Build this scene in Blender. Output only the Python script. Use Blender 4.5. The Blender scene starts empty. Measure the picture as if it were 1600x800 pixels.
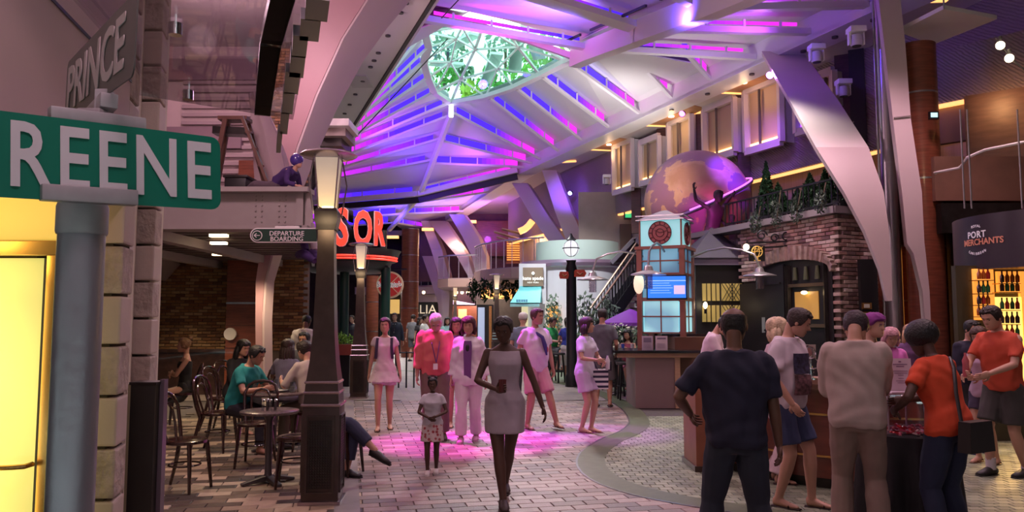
import bpy, bmesh, math, random
import numpy as np
from mathutils import Vector, Matrix, Euler
S = bpy.context.scene
COL = S.collection
R = math.radians
random.seed(7)
# ---------------------------------------------------------------- camera
HC = 1.66
TH = math.atan(95/1200); CT, ST = math.cos(TH), math.sin(TH)
cd = bpy.data.cameras.new('camera'); cam = bpy.data.objects.new('camera', cd); COL.objects.link(cam)
cd.sensor_width = 36; cd.lens = 27; cd.clip_start = .05; cd.clip_end = 300
cam.location = (0, 0, HC); cam.rotation_euler = (math.pi/2+TH, 0, 0)
S.camera = cam
S.view_settings.view_transform = 'Standard'; S.view_settings.look = 'None'
S.view_settings.gamma = 1; S.view_settings.use_curve_mapping = False
S.view_settings.exposure = 0.0
S.cycles.max_bounces = 6; S.cycles.diffuse_bounces = 3; S.cycles.glossy_bounces = 3
S.cycles.transmission_bounces = 4; S.cycles.transparent_max_bounces = 10
S.cycles.caustics_reflective = False; S.cycles.caustics_refractive = False
S.cycles.use_denoising = True; S.cycles.sample_clamp_indirect = 4
# ---------------------------------------------------------------- daylight above the skylight
W = bpy.data.worlds.new('world'); S.world = W; W.use_nodes = True
W.node_tree.nodes['Background'].inputs[0].default_value = (.78, 1, .97, 1)
W.node_tree.nodes['Background'].inputs[1].default_value = 4.5
# ---------------------------------------------------------------- lamps
def lamp(kind, loc, col, power, aim=None, size=.3, spot=60, blend=.5, size_y=None):
    l = bpy.data.lights.new('lamp_light', kind); o = bpy.data.objects.new('lamp_light', l); COL.objects.link(o)
    l.color = col; l.energy = power; o.location = loc
    if kind == 'AREA':
        l.size = size
        if size_y: l.shape = 'RECTANGLE'; l.size_y = size_y
        else: l.shape = 'DISK'
    else: l.shadow_soft_size = size
    if kind == 'SPOT': l.spot_size = R(spot); l.spot_blend = blend
    if aim is not None: o.rotation_euler = (Vector(aim)-Vector(loc)).to_track_quat('-Z', 'Y').to_euler()
    return o
WARM = (1, .72, .45); PINKW = (1, .62, .72); MAG = (1, .03, .75); BLU = (.12, .05, 1); PUR = (.5, .08, 1)
# moving-head spots: magenta pool where the walkers are
lamp('SPOT', (-3.3, 11.9, 7.4), MAG, 7000, (-.95, 10.5, .7), .06, 20, .7)
lamp('SPOT', (-1.8, 13.4, 7.6), (.9, .03, 1), 5200, (-.3, 10.9, .4), .06, 17, .7)
lamp('SPOT', (-1.2, 12.6, 7.7), (.62, .06, 1), 3600, (.95, 11.3, .9), .06, 17, .7)
# added fill spots in place of ceiling downlights over the walkway (pinkish white)
for x, y, p in ((-1.0, 3.5, 40), (2.2, 5.5, 75), (4.6, 8, 120), (-.5, 8.5, 60), (1.6, 12.0, 110), (-3.4, 16, 160), (4.3, 14.5, 260), (0, 20, 300), (-4, 26, 420), (2, 26, 420), (-2.5, 34, 500), (6.2, 11.0, 160), (3.4, 3.4, 45), (7.4, 7.5, 100)):
    lamp('SPOT', (x, y, 7.0), PINKW if y < 13 else (1, .93, .85), p*3.2, (x, y, 0), .25, 110, .8)
# back light added behind the walkers, and neutral up-light added to lift the vault
lamp('SPOT', (0.5, 19, 7.4), (1, .9, .86), 1700, (-.2, 10.5, 0), .4, 50, .9)
lamp('SPOT', (3.2, 21.5, 5.5), (1, .95, .96), 520, (2.2, 23.5, 9), .4, 130, 1)
lamp('SPOT', (4.2, 17.5, 5.5), (1, .95, .96), 160, (4, 18.5, 8), .4, 130, 1)
lamp('SPOT', (0.2, 19.5, 6.6), (.95, .97, 1), 1500, (2.6, 26, 2.0), .3, 46, .8)  # added to brighten the white kiosk
lamp('SPOT', (3.4, 11.2, 6.6), (1, .66, .74), 520, (5.3, 14.6, 2.9), .2, 46, .9)  # added to brighten the pub brickwork
# pinkish point lights added to brighten the shop row, left
for x, y, z, p in ((-.4, .9, 3.6, 75), (-3.2, 7.4, 5.0, 170), (-5.6, 13.5, 6.6, 260), (-3.8, 12.6, 5.2, 90)):
    lamp('POINT', (x, y, z), PINKW, p, size=.25)
# cafe under the mezzanine; last spot added to brighten the back brick
for x, y, p in ((-3.6, 9.6, 90), (-3.7, 12.2, 90), (-4.9, 14.4, 130), (-6.6, 14.6, 210)):
    lamp('SPOT', (x, y, 2.6), WARM, p, (x, y, 0), .12, 130, .8)
# ---------------------------------------------------------------- picture measure helpers: a pixel at a known depth or height gives a real place
def ray(px, py):
    x = (px-800)/1200; y = (400-py)/1200
    return x, CT-y*ST, ST+y*CT
def PY(px, py, Y):
    r = ray(px, py); t = Y/r[1]; return Vector((r[0]*t, Y, HC+r[2]*t))
def PZ(px, py, Z):
    r = ray(px, py); t = (Z-HC)/r[2]; return Vector((r[0]*t, r[1]*t, Z))
def G(px, py): return PZ(px, py, 0)
def V(*a): return Vector(a)
# ---------------------------------------------------------------- materials
MC = {}
def M(name, col=(.5, .5, .5), rough=.6, metal=0, emit=None, es=1, var=0, ns=8, bump=0, bs=40, alpha=1, coat=0, trans=0, stripes=None):
    if name in MC: return MC[name]
    m = bpy.data.materials.new(name); m.use_nodes = True; MC[name] = m
    nt = m.node_tree; b = nt.nodes['Principled BSDF']; I = b.inputs
    I['Base Color'].default_value = (*col, 1); I['Roughness'].default_value = rough; I['Metallic'].default_value = metal
    if coat: I['Coat Weight'].default_value = coat
    if trans: I['Transmission Weight'].default_value = trans
    if emit: I['Emission Color'].default_value = (*emit, 1); I['Emission Strength'].default_value = es
    if alpha < 1: I['Alpha'].default_value = alpha
    if var or bump:
        tc = nt.nodes.new('ShaderNodeTexCoord')
    if var:
        n = nt.nodes.new('ShaderNodeTexNoise'); n.inputs['Scale'].default_value = ns; n.inputs['Detail'].default_value = 6
        mp = nt.nodes.new('ShaderNodeMapping')
        if stripes: mp.inputs['Scale'].default_value = stripes
        nt.links.new(tc.outputs['Object'], mp.inputs[0]); nt.links.new(mp.outputs[0], n.inputs['Vector'])
        mx = nt.nodes.new('ShaderNodeValToRGB')
        mx.color_ramp.elements[0].position = .3; mx.color_ramp.elements[1].position = .7
        mx.color_ramp.elements[0].color = (*[max(0, c*(1-var)) for c in col], 1)
        mx.color_ramp.elements[1].color = (*[min(1, c*(1+var)) for c in col], 1)
        nt.links.new(n.outputs['Fac'], mx.inputs[0]); nt.links.new(mx.outputs[0], I['Base Color'])
    if bump:
        n2 = nt.nodes.new('ShaderNodeTexNoise'); n2.inputs['Scale'].default_value = bs; n2.inputs['Detail'].default_value = 4
        nt.links.new(tc.outputs['Object'], n2.inputs['Vector'])
        bp = nt.nodes.new('ShaderNodeBump'); bp.inputs['Strength'].default_value = min(1, bump); bp.inputs['Distance'].default_value = .02
        nt.links.new(n2.outputs['Fac'], bp.inputs['Height']); nt.links.new(bp.outputs[0], I['Normal'])
    return m
def glassmat(name, tint=(1, 1, 1), refl=.12, rough=.02):
    if name in MC: return MC[name]
    m = bpy.data.materials.new(name); m.use_nodes = True; MC[name] = m; nt = m.node_tree
    nt.nodes.remove(nt.nodes['Principled BSDF']); out = nt.nodes['Material Output']
    t = nt.nodes.new('ShaderNodeBsdfTransparent'); t.inputs[0].default_value = (*tint, 1)
    g = nt.nodes.new('ShaderNodeBsdfGlossy'); g.inputs['Roughness'].default_value = rough
    fr = nt.nodes.new('ShaderNodeLayerWeight'); fr.inputs[0].default_value = .5
    pw = nt.nodes.new('ShaderNodeMath'); pw.operation = 'POWER'; pw.inputs[1].default_value = 4; nt.links.new(fr.outputs['Facing'], pw.inputs[0])
    ad = nt.nodes.new('ShaderNodeMath'); ad.operation = 'MULTIPLY_ADD'; ad.inputs[1].default_value = .3; ad.inputs[2].default_value = refl
    nt.links.new(pw.outputs[0], ad.inputs[0])
    mx = nt.nodes.new('ShaderNodeMixShader'); nt.links.new(ad.outputs[0], mx.inputs[0])
    nt.links.new(t.outputs[0], mx.inputs[1]); nt.links.new(g.outputs[0], mx.inputs[2]); nt.links.new(mx.outputs[0], out.inputs[0])
    return m
def attrmat(name, rough=.6, var=.12, bump=.3, ns=14):
    """colour read from the piece's own colour attribute, with fine grain"""
    if name in MC: return MC[name]
    m = M(name, (.5, .5, .5), rough, bump=bump, bs=60); nt = m.node_tree; b = nt.nodes['Principled BSDF']
    a = nt.nodes.new('ShaderNodeAttribute'); a.attribute_name = 'Col'
    n = nt.nodes.new('ShaderNodeTexNoise'); n.inputs['Scale'].default_value = ns
    tc = nt.nodes.new('ShaderNodeTexCoord'); nt.links.new(tc.outputs['Object'], n.inputs['Vector'])
    mr = nt.nodes.new('ShaderNodeMapRange'); mr.inputs[3].default_value = 1-var*1.6; mr.inputs[4].default_value = 1+var*1.6
    nt.links.new(n.outputs['Fac'], mr.inputs[0])
    mu = nt.nodes.new('ShaderNodeVectorMath'); mu.operation = 'SCALE'
    nt.links.new(a.outputs['Color'], mu.inputs[0]); nt.links.new(mr.outputs[0], mu.inputs['Scale'])
    nt.links.new(mu.outputs[0], b.inputs['Base Color'])
    return m
# ---------------------------------------------------------------- mesh builder
def frame(p0, p1):
    """columns of a frame whose z runs from p0 to p1"""
    d = (Vector(p1)-Vector(p0)); z = d.normalized()
    a = Vector((0, 0, 1)) if abs(z.z) < .95 else Vector((0, 1, 0))
    x = a.cross(z).normalized(); y = z.cross(x); return x, y, z
class MB:
    def __init__(s): s.v = []; s.f = []; s.c = []
    def add(s, vs, fs, col=None):
        n = len(s.v); s.v += [tuple(v) for v in vs]; s.f += [tuple(i+n for i in f) for f in fs]
        if col is not None: s.c += [col]*len(fs)
        return s
    def box(s, c, d, rz=0, rot=None, taper=1, col=None):
        m = rot if rot is not None else Matrix.Rotation(rz, 3, 'Z')
        vs = []
        for z in (-1, 1):
            t = taper if z > 0 else 1
            for x, y in ((-1, -1), (1, -1), (1, 1), (-1, 1)):
                vs.append(Vector(c)+m@Vector((x*d[0]/2*t, y*d[1]/2*t, z*d[2]/2)))
        return s.add(vs, [(3, 2, 1, 0), (4, 5, 6, 7), (0, 1, 5, 4), (1, 2, 6, 5), (2, 3, 7, 6), (3, 0, 4, 7)], col)
    def bbox(s, a, b, col=None): return s.box([(a[i]+b[i])/2 for i in range(3)], [abs(b[i]-a[i]) for i in range(3)], col=col)
    def bar(s, p0, p1, w, h=None, up=None, w2=None, h2=None):
        """rectangular bar from p0 to p1, w across, h along up"""
        h = h or w; w2 = w2 or w; h2 = h2 or h; p0, p1 = Vector(p0), Vector(p1); z = (p1-p0).normalized()
        u = Vector(up) if up else (Vector((0, 0, 1)) if abs(z.z) < .95 else Vector((0, 1, 0)))
        x = u.cross(z).normalized(); y = z.cross(x)
        vs = [p+x*a*ww/2+y*b*hh/2 for p, ww, hh in ((p0, w, h), (p1, w2, h2)) for a, b in ((-1, -1), (1, -1), (1, 1), (-1, 1))]
        return s.add(vs, [(3, 2, 1, 0), (4, 5, 6, 7), (0, 1, 5, 4), (1, 2, 6, 5), (2, 3, 7, 6), (3, 0, 4, 7)])
    def rings(s, rs, closed=True, caps=True, loop=False):
        n = len(rs[0]); vs = [v for r in rs for v in r]; fs = []
        k = len(rs)
        for i in range(k if loop else k-1):
            a, b = i*n, ((i+1) % k)*n
            for j in range(n if closed else n-1):
                j2 = (j+1) % n; fs.append((a+j, a+j2, b+j2, b+j))
        if caps and not loop and closed: fs += [tuple(range(n))[::-1], tuple((k-1)*n+j for j in range(n))]
        return s.add(vs, fs)
    def tube(s, pts, r, n=8, loop=False, caps=True):
        pts = [Vector(p) for p in pts]; k = len(pts); rs = []; px = None
        for i, p in enumerate(pts):
            a = pts[(i-1) % k] if (i > 0 or loop) else p; b = pts[(i+1) % k] if (i < k-1 or loop) else p
            z = (b-a).normalized()
            if px is None: px = frame(a, b)[0]
            x = (px-z*px.dot(z)); x = x.normalized() if x.length > 1e-5 else frame(a, b)[0]
            y = z.cross(x); px = x
            rr = r[i] if hasattr(r, '__len__') else r
            rx, ry = rr if hasattr(rr, '__len__') else (rr, rr)
            rs.append([p+x*math.cos(t)*rx+y*math.sin(t)*ry for t in [2*math.pi*j/n for j in range(n)]])
        return s.rings(rs, loop=loop, caps=caps)
    def cyl(s, c, r, h, n=24, r2=None): return s.lathe([(r, 0), (r if r2 is None else r2, h)], c, n)
    def lathe(s, prof, c=(0, 0, 0), n=24, caps=True):
        c = Vector(c)
        return s.rings([[c+Vector((max(r, 1e-4)*math.cos(2*math.pi*j/n), max(r, 1e-4)*math.sin(2*math.pi*j/n), z)) for j in range(n)] for r, z in prof], caps=caps)
    def prism(s, poly, d):
        """extrude a planar polygon (3D points) by vector d"""
        n = len(poly); p = [Vector(q) for q in poly]; d = Vector(d)
        return s.add(p+[q+d for q in p], [tuple(range(n))[::-1], tuple(range(n, 2*n))]+[(i, (i+1) % n, n+(i+1) % n, n+i) for i in range(n)])
    def ball(s, c, r, n=16, m=10, rot=None):
        r = r if hasattr(r, '__len__') else (r, r, r); c = Vector(c); rs = []
        for i in range(m+1):
            a = math.pi*i/m; q = []
            for j in range(n):
                t = 2*math.pi*j/n; v = Vector((math.cos(t)*max(math.sin(a), .01)*r[0], math.sin(t)*max(math.sin(a), .01)*r[1], -math.cos(a)*r[2]))
                q.append(c+(rot@v if rot is not None else v))
            rs.append(q)
        return s.rings(rs)
    def xf(s, m): s.v = [tuple(m@Vector(v)) for v in s.v]; return s
    def build(s, name, mat, parent=None, world=False, smooth=40, bevel=0, kind=None, label=None, base=True):
        me = bpy.data.meshes.new(name)
        vs = s.v; loc = None
        if parent is not None and world:
            im = WM(parent).inverted(); vs = [im@Vector(v) for v in vs]
        elif parent is None and base and vs:
            a = np.array(vs); lo, hi = a.min(0), a.max(0); loc = ((lo[0]+hi[0])/2, (lo[1]+hi[1])/2, lo[2])
            vs = a-np.array(loc)
        me.from_pydata([tuple(v) for v in vs], [], s.f)
        if s.c:
            at = me.attributes.new('Col', 'FLOAT_COLOR', 'CORNER')
            arr = []
            for f, c in zip(s.f, s.c): arr += [*c, 1]*len(f)
            at.data.foreach_set('color', arr)
        bm = bmesh.new(); bm.from_mesh(me)
        bmesh.ops.recalc_face_normals(bm, faces=bm.faces)
        if bevel: bmesh.ops.bevel(bm, geom=[e for e in bm.edges if e.calc_face_angle(0) > .6], offset=bevel, segments=2, affect='EDGES', profile=.6, clamp_overlap=True)
        bm.to_mesh(me); bm.free()
        if smooth: me.shade_smooth(); me.set_sharp_from_angle(angle=R(smooth))
        me.materials.append(mat)
        o = bpy.data.objects.new(name, me); COL.objects.link(o)
        if parent is not None: o.parent = parent
        if loc: o.location = loc
        if kind: o['kind'] = kind
        if label: o['label'] = label
        return o
def WM(o):
    m = Matrix.LocRotScale(o.location, o.rotation_euler, o.scale)
    return WM(o.parent)@m if o.parent else m
def tag(o, label=None, cat=None, group=None, kind=None):
    for k, v in (('label', label), ('category', cat), ('group', group), ('kind', kind)):
        if v: o[k] = v
    return o
def thing(name, label, cat, loc=(0, 0, 0), rz=0, group=None, mat=None):
    o = bpy.data.objects.new(name, None); o.empty_display_size = .1; COL.objects.link(o)
    if mat is not None:
        l, r, sc = mat.decompose(); o.location = l; o.rotation_euler = r.to_euler()
    else: o.location = loc; o.rotation_euler = (0, 0, rz)
    return tag(o, label, cat, group)
def struct(o): o['kind'] = 'structure'; return o
def dup(o, parent=None, **k):
    c = o.copy(); COL.objects.link(c)
    if parent is not None: c.parent = parent
    for ch in KIDS(o): dup(ch, c)
    return c
def KIDS(o): return list(o.children)
def inst(src, loc, rz, label=None, group=None):
    o = dup(src); o.location = loc; o.rotation_euler = (0, 0, rz)
    return tag(o, label, None, group)
TX = bpy.data.scenes.new('lettering shop')
def text(s, size, mat, parent, m=None, ext=.003, name='lettering', off=0, sx=1, align='CENTER', spacing=1, world=False, arc=None, label=None):
    """flat lettering; lies in local XZ plane facing -Y"""
    cu = bpy.data.curves.new(name, 'FONT'); cu.body = s; cu.size = size; cu.extrude = ext; cu.align_x = align; cu.align_y = 'CENTER'
    cu.offset = off; cu.space_character = spacing; cu.resolution_u = 3
    t = bpy.data.objects.new(name, cu); TX.collection.objects.link(t)
    TX.view_layers[0].update(); dg = TX.view_layers[0].depsgraph; me = bpy.data.meshes.new_from_object(t.evaluated_get(dg), depsgraph=dg)
    bpy.data.objects.remove(t); bpy.data.curves.remove(cu)
    rot = Matrix.Rotation(math.pi/2, 4, 'X')@Matrix.Diagonal((sx, 1, 1, 1))
    me.transform((m if m is not None else Matrix())@rot)
    if arc:
        for v in me.vertices: v.co = arc(v.co)
    if world and parent is not None: me.transform(WM(parent).inverted())
    me.materials.clear(); me.materials.append(mat)
    o = bpy.data.objects.new(name, me); COL.objects.link(o); o.parent = parent
    if label: o['label'] = label
    return o
def T(x, y, z, rz=0): return Matrix.Translation((x, y, z))@Matrix.Rotation(rz, 4, 'Z')
# common materials
WHITE = M('white paint', (.72, .69, .68), .45, var=.04, ns=3)
PINKP = M('pale pink plaster', (.62, .48, .48), .6, var=.05, ns=2)
DARKM = M('dark bronze metal', (.035, .03, .03), .38, .6, var=.3, ns=6)
BLACK = M('black', (.012, .012, .014), .45)
STEEL = M('brushed steel', (.45, .45, .47), .28, .95, var=.1, ns=12)
CHROME = M('chrome', (.7, .7, .72), .12, 1)
WOOD = M('red brown wood', (.17, .045, .022), .35, var=.35, ns=5, stripes=(1, 1, 8), coat=.2)
DWOOD = M('dark stained wood', (.045, .02, .016), .3, var=.4, ns=9, coat=.4)
GOLD = M('brass', (.6, .36, .12), .25, .9)
COVE = M('warm led cove', (1, .6, .2), .5, emit=(1, .46, .14), es=1.7)
LAMPW = M('warm lamp', (1, .8, .5), .5, emit=(1, .72, .4), es=6)
# ================================================================= FLOOR
def inpoly(x, y, P):
    c = False; n = len(P)
    for i in range(n):
        x1, y1 = P[i]; x2, y2 = P[i-1]
        if (y1 > y) != (y2 > y) and x < (x2-x1)*(y-y1)/(y2-y1)+x1: c = not c
    return c
def unit_box(name, w, d, h, ch, col, mat):
    m = MB(); a, b = w/2, d/2
    vs = [(-a, -b, -h), (a, -b, -h), (a, b, -h), (-a, b, -h), (-a, -b, -ch), (a, -b, -ch), (a, b, -ch), (-a, b, -ch),
          (-a+ch, -b+ch, 0), (a-ch, -b+ch, 0), (a-ch, b-ch, 0), (-a+ch, b-ch, 0)]
    fs = [(i, (i+1) % 4, 4+(i+1) % 4, 4+i) for i in range(4)]+[(4+i, 4+(i+1) % 4, 8+(i+1) % 4, 8+i) for i in range(4)]+[(8, 9, 10, 11)]
    return vs, fs
def mesh_of(name, vs, fs, cols, mat):
    me = bpy.data.meshes.new(name); me.from_pydata([tuple(v) for v in vs], [], fs)
    at = me.attributes.new('Col', 'FLOAT_COLOR', 'CORNER'); arr = []
    for f, c in zip(fs, cols): arr += [*c, 1]*len(f)
    at.data.foreach_set('color', arr); me.materials.append(mat); return me
def scatter_pieces(items, name, stuffname, parent, pal, mat, w, d, h=.012, ch=.004, limit=300, key=None):
    """items: (matrix3x3, location, width factor). The nearest become objects, the rest one stuff part"""
    items.sort(key=key)
    near, far = items[:limit], items[limit:]
    vs, fs = unit_box(name, w, d, h, ch, None, mat); meshes = [mesh_of(name, vs, fs, [c]*len(fs), mat) for c in pal]
    pm = WM(parent).inverted()
    for rot, loc, sc in near:
        o = bpy.data.objects.new(name, random.choice(meshes)); COL.objects.link(o); o.parent = parent
        m = pm@(Matrix.Translation(loc)@rot.to_4x4()@Matrix.Diagonal((sc, 1, 1, 1)))
        o.matrix_basis = m
    if far:
        A = []; F = []; C = []; base = np.array(vs)
        for rot, loc, sc in far:
            n = len(A)*len(vs); A.append((base*np.array([sc, 1, 1]))@np.array(rot).T+np.array(loc)); c = random.choice(pal)
            k = random.uniform(.85, 1.15); c = [q*k for q in c]
            F += [tuple(i+n for i in f) for f in fs]; C += [c]*len(fs)
        A = np.concatenate(A); A4 = A@np.array(pm.to_3x3()).T+np.array(pm.translation)
        o = bpy.data.objects.new(stuffname, mesh_of(stuffname, A4.tolist(), F, C, mat)); COL.objects.link(o); o.parent = parent; o['kind'] = 'stuff'
PAVE = attrmat('paver stone', .42, .12, .25)
border_px = [(780, 588), (860, 596), (925, 610), (975, 632), (998, 655), (990, 672), (952, 690), (928, 708), (925, 728), (950, 750), (1010, 770), (1100, 787), (1190, 800), (1300, 822)]
def smooth_poly(P, k=6):
    out = []; n = len(P)
    for i in range(n-1):
        p0, p1, p2, p3 = P[max(i-1, 0)], P[i], P[i+1], P[min(i+2, n-1)]
        for j in range(k):
            t = j/k; out.append(p1*.5*2*0+(2*p1+(p2-p0)*t+(2*p0-5*p1+4*p2-p3)*t*t+(3*p1-p0-3*p2+p3)*t**3)*.5)
    out.append(P[-1]); return out
BL = smooth_poly([G(*p) for p in border_px])
BL = [Vector((-14, 33, 0)), Vector((-5.5, 25.5, 0))]+BL+[Vector((2.9, 5.2, 0)), Vector((5.5, 4.2, 0)), Vector((12, 3.6, 0))]
cob_poly = [(p.x, p.y) for p in BL]+[(14, 14), (8, 26), (0, 31), (-10, 36)]
floor = struct(MB().bbox((-14, -3, -.3), (14, 62, -.012)).build('floor', M('mortar joint', (.09, .08, .075), .8, var=.2, ns=20), base=False, smooth=0))
XC = lambda y: -1.25-math.tan(R(12))*(y-6.4)      # edge of the cafe terrace
ang = R(12); U = Vector((math.cos(ang), math.sin(ang), 0)); Vv = Vector((-math.sin(ang), math.cos(ang), 0)); RM = Matrix.Rotation(ang, 3, 'Z')
main, cafe, cob = [], [], []
PW, PD = .30, .15
def vis(x, y): return y > 4.2 and abs(x/y) < .75
for j in range(-20, 150):
    for i in range(-60, 60):
        p = U*((i+(.5 if j % 2 else 0))*PW)+Vv*(j*PD+3)
        if p.y > 15.5 or p.y < 3.5 or abs(p.x) > p.y*.72+.4: continue
        if inpoly(p.x, p.y, cob_poly): continue
        x0 = XC(p.y)
        if p.x > x0-.1: main.append((RM, p.copy(), 1))
        elif p.x < x0-.1 and p.y < 17 and p.x > -5.5: cafe.append((RM, p.copy(), 1))
CW, CD = .13, .11
for j in range(0, 110):
    for i in range(-70, 90):
        x = i*CW+(CW/2 if j % 2 else 0); y = 4.2+j*CD
        if y > 13 or x > y*.72+.2 or not inpoly(x, y, cob_poly): continue
        cob.append((Matrix.Rotation(random.uniform(-.02, .02), 3, 'Z'), Vector((x, y, random.uniform(-.002, .001))), 1))
near = lambda t: t[1].y if vis(t[1].x, t[1].y) and t[1].y > 6.2 else 50+t[1].y
PAL_MAIN = [(.30, .22, .20), (.23, .19, .18), (.17, .145, .145), (.36, .29, .27), (.20, .15, .13)]
PAL_CAFE = [(.10, .075, .055), (.52, .42, .29), (.17, .125, .085), (.07, .055, .045), (.36, .28, .19)]
PAL_COB = [(.24, .27, .19), (.20, .23, .16), (.28, .31, .22), (.17, .195, .14)]
pv1 = struct(MB().bbox((-3, 3, -.02), (3, 4, -.014)).build('floor_walkway', BLACK, base=False, smooth=0)); pv1.location.z = -.005
pv2 = struct(MB().bbox((-4, 3, -.02), (-2, 4, -.014)).build('floor_cafe', BLACK, base=False, smooth=0)); pv2.location.z = -.005
pv3 = struct(MB().bbox((3, 3, -.02), (6, 4, -.014)).build('floor_cobbles', BLACK, base=False, smooth=0)); pv3.location.z = -.005
scatter_pieces(main, 'paver', 'paver_field', pv1, PAL_MAIN, PAVE, PW-.008, PD-.008, key=near)
scatter_pieces(cafe, 'paver', 'paver_field', pv2, PAL_CAFE, PAVE, PW-.008, PD-.008, key=near)
scatter_pieces(cob, 'cobble', 'cobble_field', pv3, PAL_COB, PAVE, CW-.008, CD-.008, key=near)
# far paving: too small to tell the pavers apart, material takes over
mf = M('far paving', (.36, .31, .28), .45); nt = mf.node_tree; bt = nt.nodes.new('ShaderNodeTexBrick'); tc = nt.nodes.new('ShaderNodeTexCoord')
mp = nt.nodes.new('ShaderNodeMapping'); mp.inputs['Rotation'].default_value = (0, 0, -ang); nt.links.new(tc.outputs['Object'], mp.inputs[0]); nt.links.new(mp.outputs[0], bt.inputs[0])
for k, v in (('Scale', 1), ('Brick Width', .3), ('Row Height', .15), ('Mortar Size', .004)): bt.inputs[k].default_value = v
bt.inputs['Color1'].default_value = (.34, .29, .26, 1); bt.inputs['Color2'].default_value = (.24, .21, .2, 1); bt.inputs['Mortar'].default_value = (.12, .11, .1, 1)
nt.links.new(bt.outputs[0], nt.nodes['Principled BSDF'].inputs['Base Color'])
MB().add([(-14, 15.4, 0), (14, 15.4, 0), (14, 61, 0), (-14, 61, 0)], [(0, 1, 2, 3)]).build('far_paving', mf, floor, world=True, smooth=0)
# smooth green strip beside the border and the curved green border itself
mgreen = M('green stone', (.23, .30, .21), .4, var=.12, ns=6)
def ribbon(line, off0, off1, z):
    m = MB(); L = []; Rr = []
    for i, p in enumerate(line):
        t = (line[min(i+1, len(line)-1)]-line[max(i-1, 0)]).normalized(); n = Vector((-t.y, t.x, 0))
        L.append(p+n*off0+Vector((0, 0, z))); Rr.append(p+n*off1+Vector((0, 0, z)))
    k = len(L); return m.add(L+Rr, [(i, i+1, k+i+1, k+i) for i in range(k-1)])
ribbon(BL, -.15, .16, .004).build('border_stripe', M('dark green stone', (.105, .125, .075), .4, var=.15, ns=8), floor, world=True, smooth=0)
ribbon(BL, -.175, -.15, .005).build('border_trim', STEEL, floor, world=True, smooth=0)
k2 = [BL[i] for i in range(2, 26)]
MB().add([(p.x, p.y, .002) for p in [G(760, 586), G(860, 594), G(930, 606), G(1000, 616), G(1100, 616), G(1100, 590), G(1000, 581), G(860, 574), G(760, 578)]], [tuple(range(9))]).build('green_inlay', mgreen, floor, world=True, smooth=0)
ce = [Vector((XC(y), y, 0)) for y in np.linspace(3.4, 17, 12)]
ribbon(ce, -.02, .2, .002).build('terrace_kerb', M('grey kerb stone', (.22, .19, .19), .5, var=.12, ns=7), floor, world=True, smooth=0)

# ================================================================= CEILING VAULT
MEM = M('stretched ceiling membrane', (.66, .63, .62), .55)
FR = M('white steel frame', (.74, .71, .70), .42)
def Lb(y, z=8, dx=0): return Vector((-1.61-.3634*(y-14.96)+dx, y, z))
def Rb(y, z=8, dx=0): return Vector((7.32-.395*(y-14.96)+dx, y, z))
RID = [(7.6, 2.5, 6.3), (5.4, 8, 6.5), (3.5, 13.2, 7.25), (1.83, 17.85, 8.05), (-2.27, 28.8, 9.63), (-4.1, 33.7, 7.1), (-5.75, 38, 6.5), (-6.5, 40.5, 6.4)]
def ridge(y):
    for a, b in zip(RID, RID[1:]):
        if y <= b[1] or b is RID[-1]:
            t = (y-a[1])/(b[1]-a[1]); return Vector([a[i]+(b[i]-a[i])*t for i in range(3)])
TIP = PY(705, 160, 28.3); N_END = PY(899, 88, 18.6)
ringR = [PY(759, 150, 26.8), PY(804, 135, 25), PY(844, 116, 23.2), PY(886, 94, 20.6)]
ringL = [PY(679, 143, 27.4), PY(669, 120, 26.4), PY(662, 95, 25.2), PY(670, 72, 24), PY(664, 48, 22.6), PY(668, 24, 20.5)]
nearL = [PY(740, 36, 19.8), PY(820, 60, 19.2)]
ceil = struct(MB().bbox((-14, 40.6, 9.8), (14, 62, 10)).build('ceiling', WHITE, base=False, smooth=0))
def cpart(m, name, mat, **k): return m.build(name, mat, ceil, world=True, **k)
Rib = []   # (inner point, outer point, side)
right_inner = [(TIP, 28.3)]
y_r = lambda px, py: PZ(px, py, 8).y
# main vault ribs: right side
rr = [(ridge(31.8), Rb(32.2)), (ridge(30.5), Rb(31.4)), (ridge(29.0), Rb(30.6)), (ringR[0]+V(.15, 0, -.1), Rb(29)), (ringR[1]+V(.1, 0, -.1), Rb(27.2)), (ringR[2]+V(.1, 0, -.1), Rb(25.3)), (ringR[3]+V(.1, 0, -.1), Rb(23.5)), (PY(950, 45, 19.4), Rb(21.8)), (PY(1040, 48, 18.8), Rb(20.1))]
ll = [(ridge(31.6), Lb(36)), (ridge(30.4), Lb(33.5)), (ridge(29.2), Lb(31)), (TIP+V(-.1, .1, 0), Lb(29)), (ringL[0], Lb(27.4)), (ringL[1], Lb(26)), (ringL[2], Lb(24.6)), (ringL[3], Lb(23.2)), (ringL[4], Lb(21.6)), (ringL[5], Lb(19.8))]
A_r = (ridge(17.85), Rb(18.4)); A_l = (ridge(17.85), Lb(15.9))
near_r = [A_r, (ridge(15.6), Rb(16.7)), (ridge(13.9), Rb(15.2)), (ridge(12.0), Rb(13.2)), (ridge(9.5), Rb(10.8)), (ridge(6.5), Rb(8))]
near_l = [A_l, (ridge(15.6), Lb(13.6)), (ridge(13.6), Lb(11.4)), (ridge(11.2), Lb(9.2)), (ridge(8.5), Lb(6.5)), (ridge(5.5), Lb(3.5))]
far_r = [(ridge(33.7), Rb(32.9)), (ridge(35.2), Rb(36.3, 7.6)), (ridge(37), Rb(40, 7.2)), (ridge(39), Rb(45, 6.8)), (ridge(40.5), Rb(50, 6.6))]
far_l = [(ridge(33.7), Lb(38.5, 7.4)), (ridge(35.2), Lb(40, 7.2)), (ridge(37), Lb(41.5, 6.9)), (ridge(39), Lb(43, 6.6)), (ridge(40.5), Lb(45, 6.4))]
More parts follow.
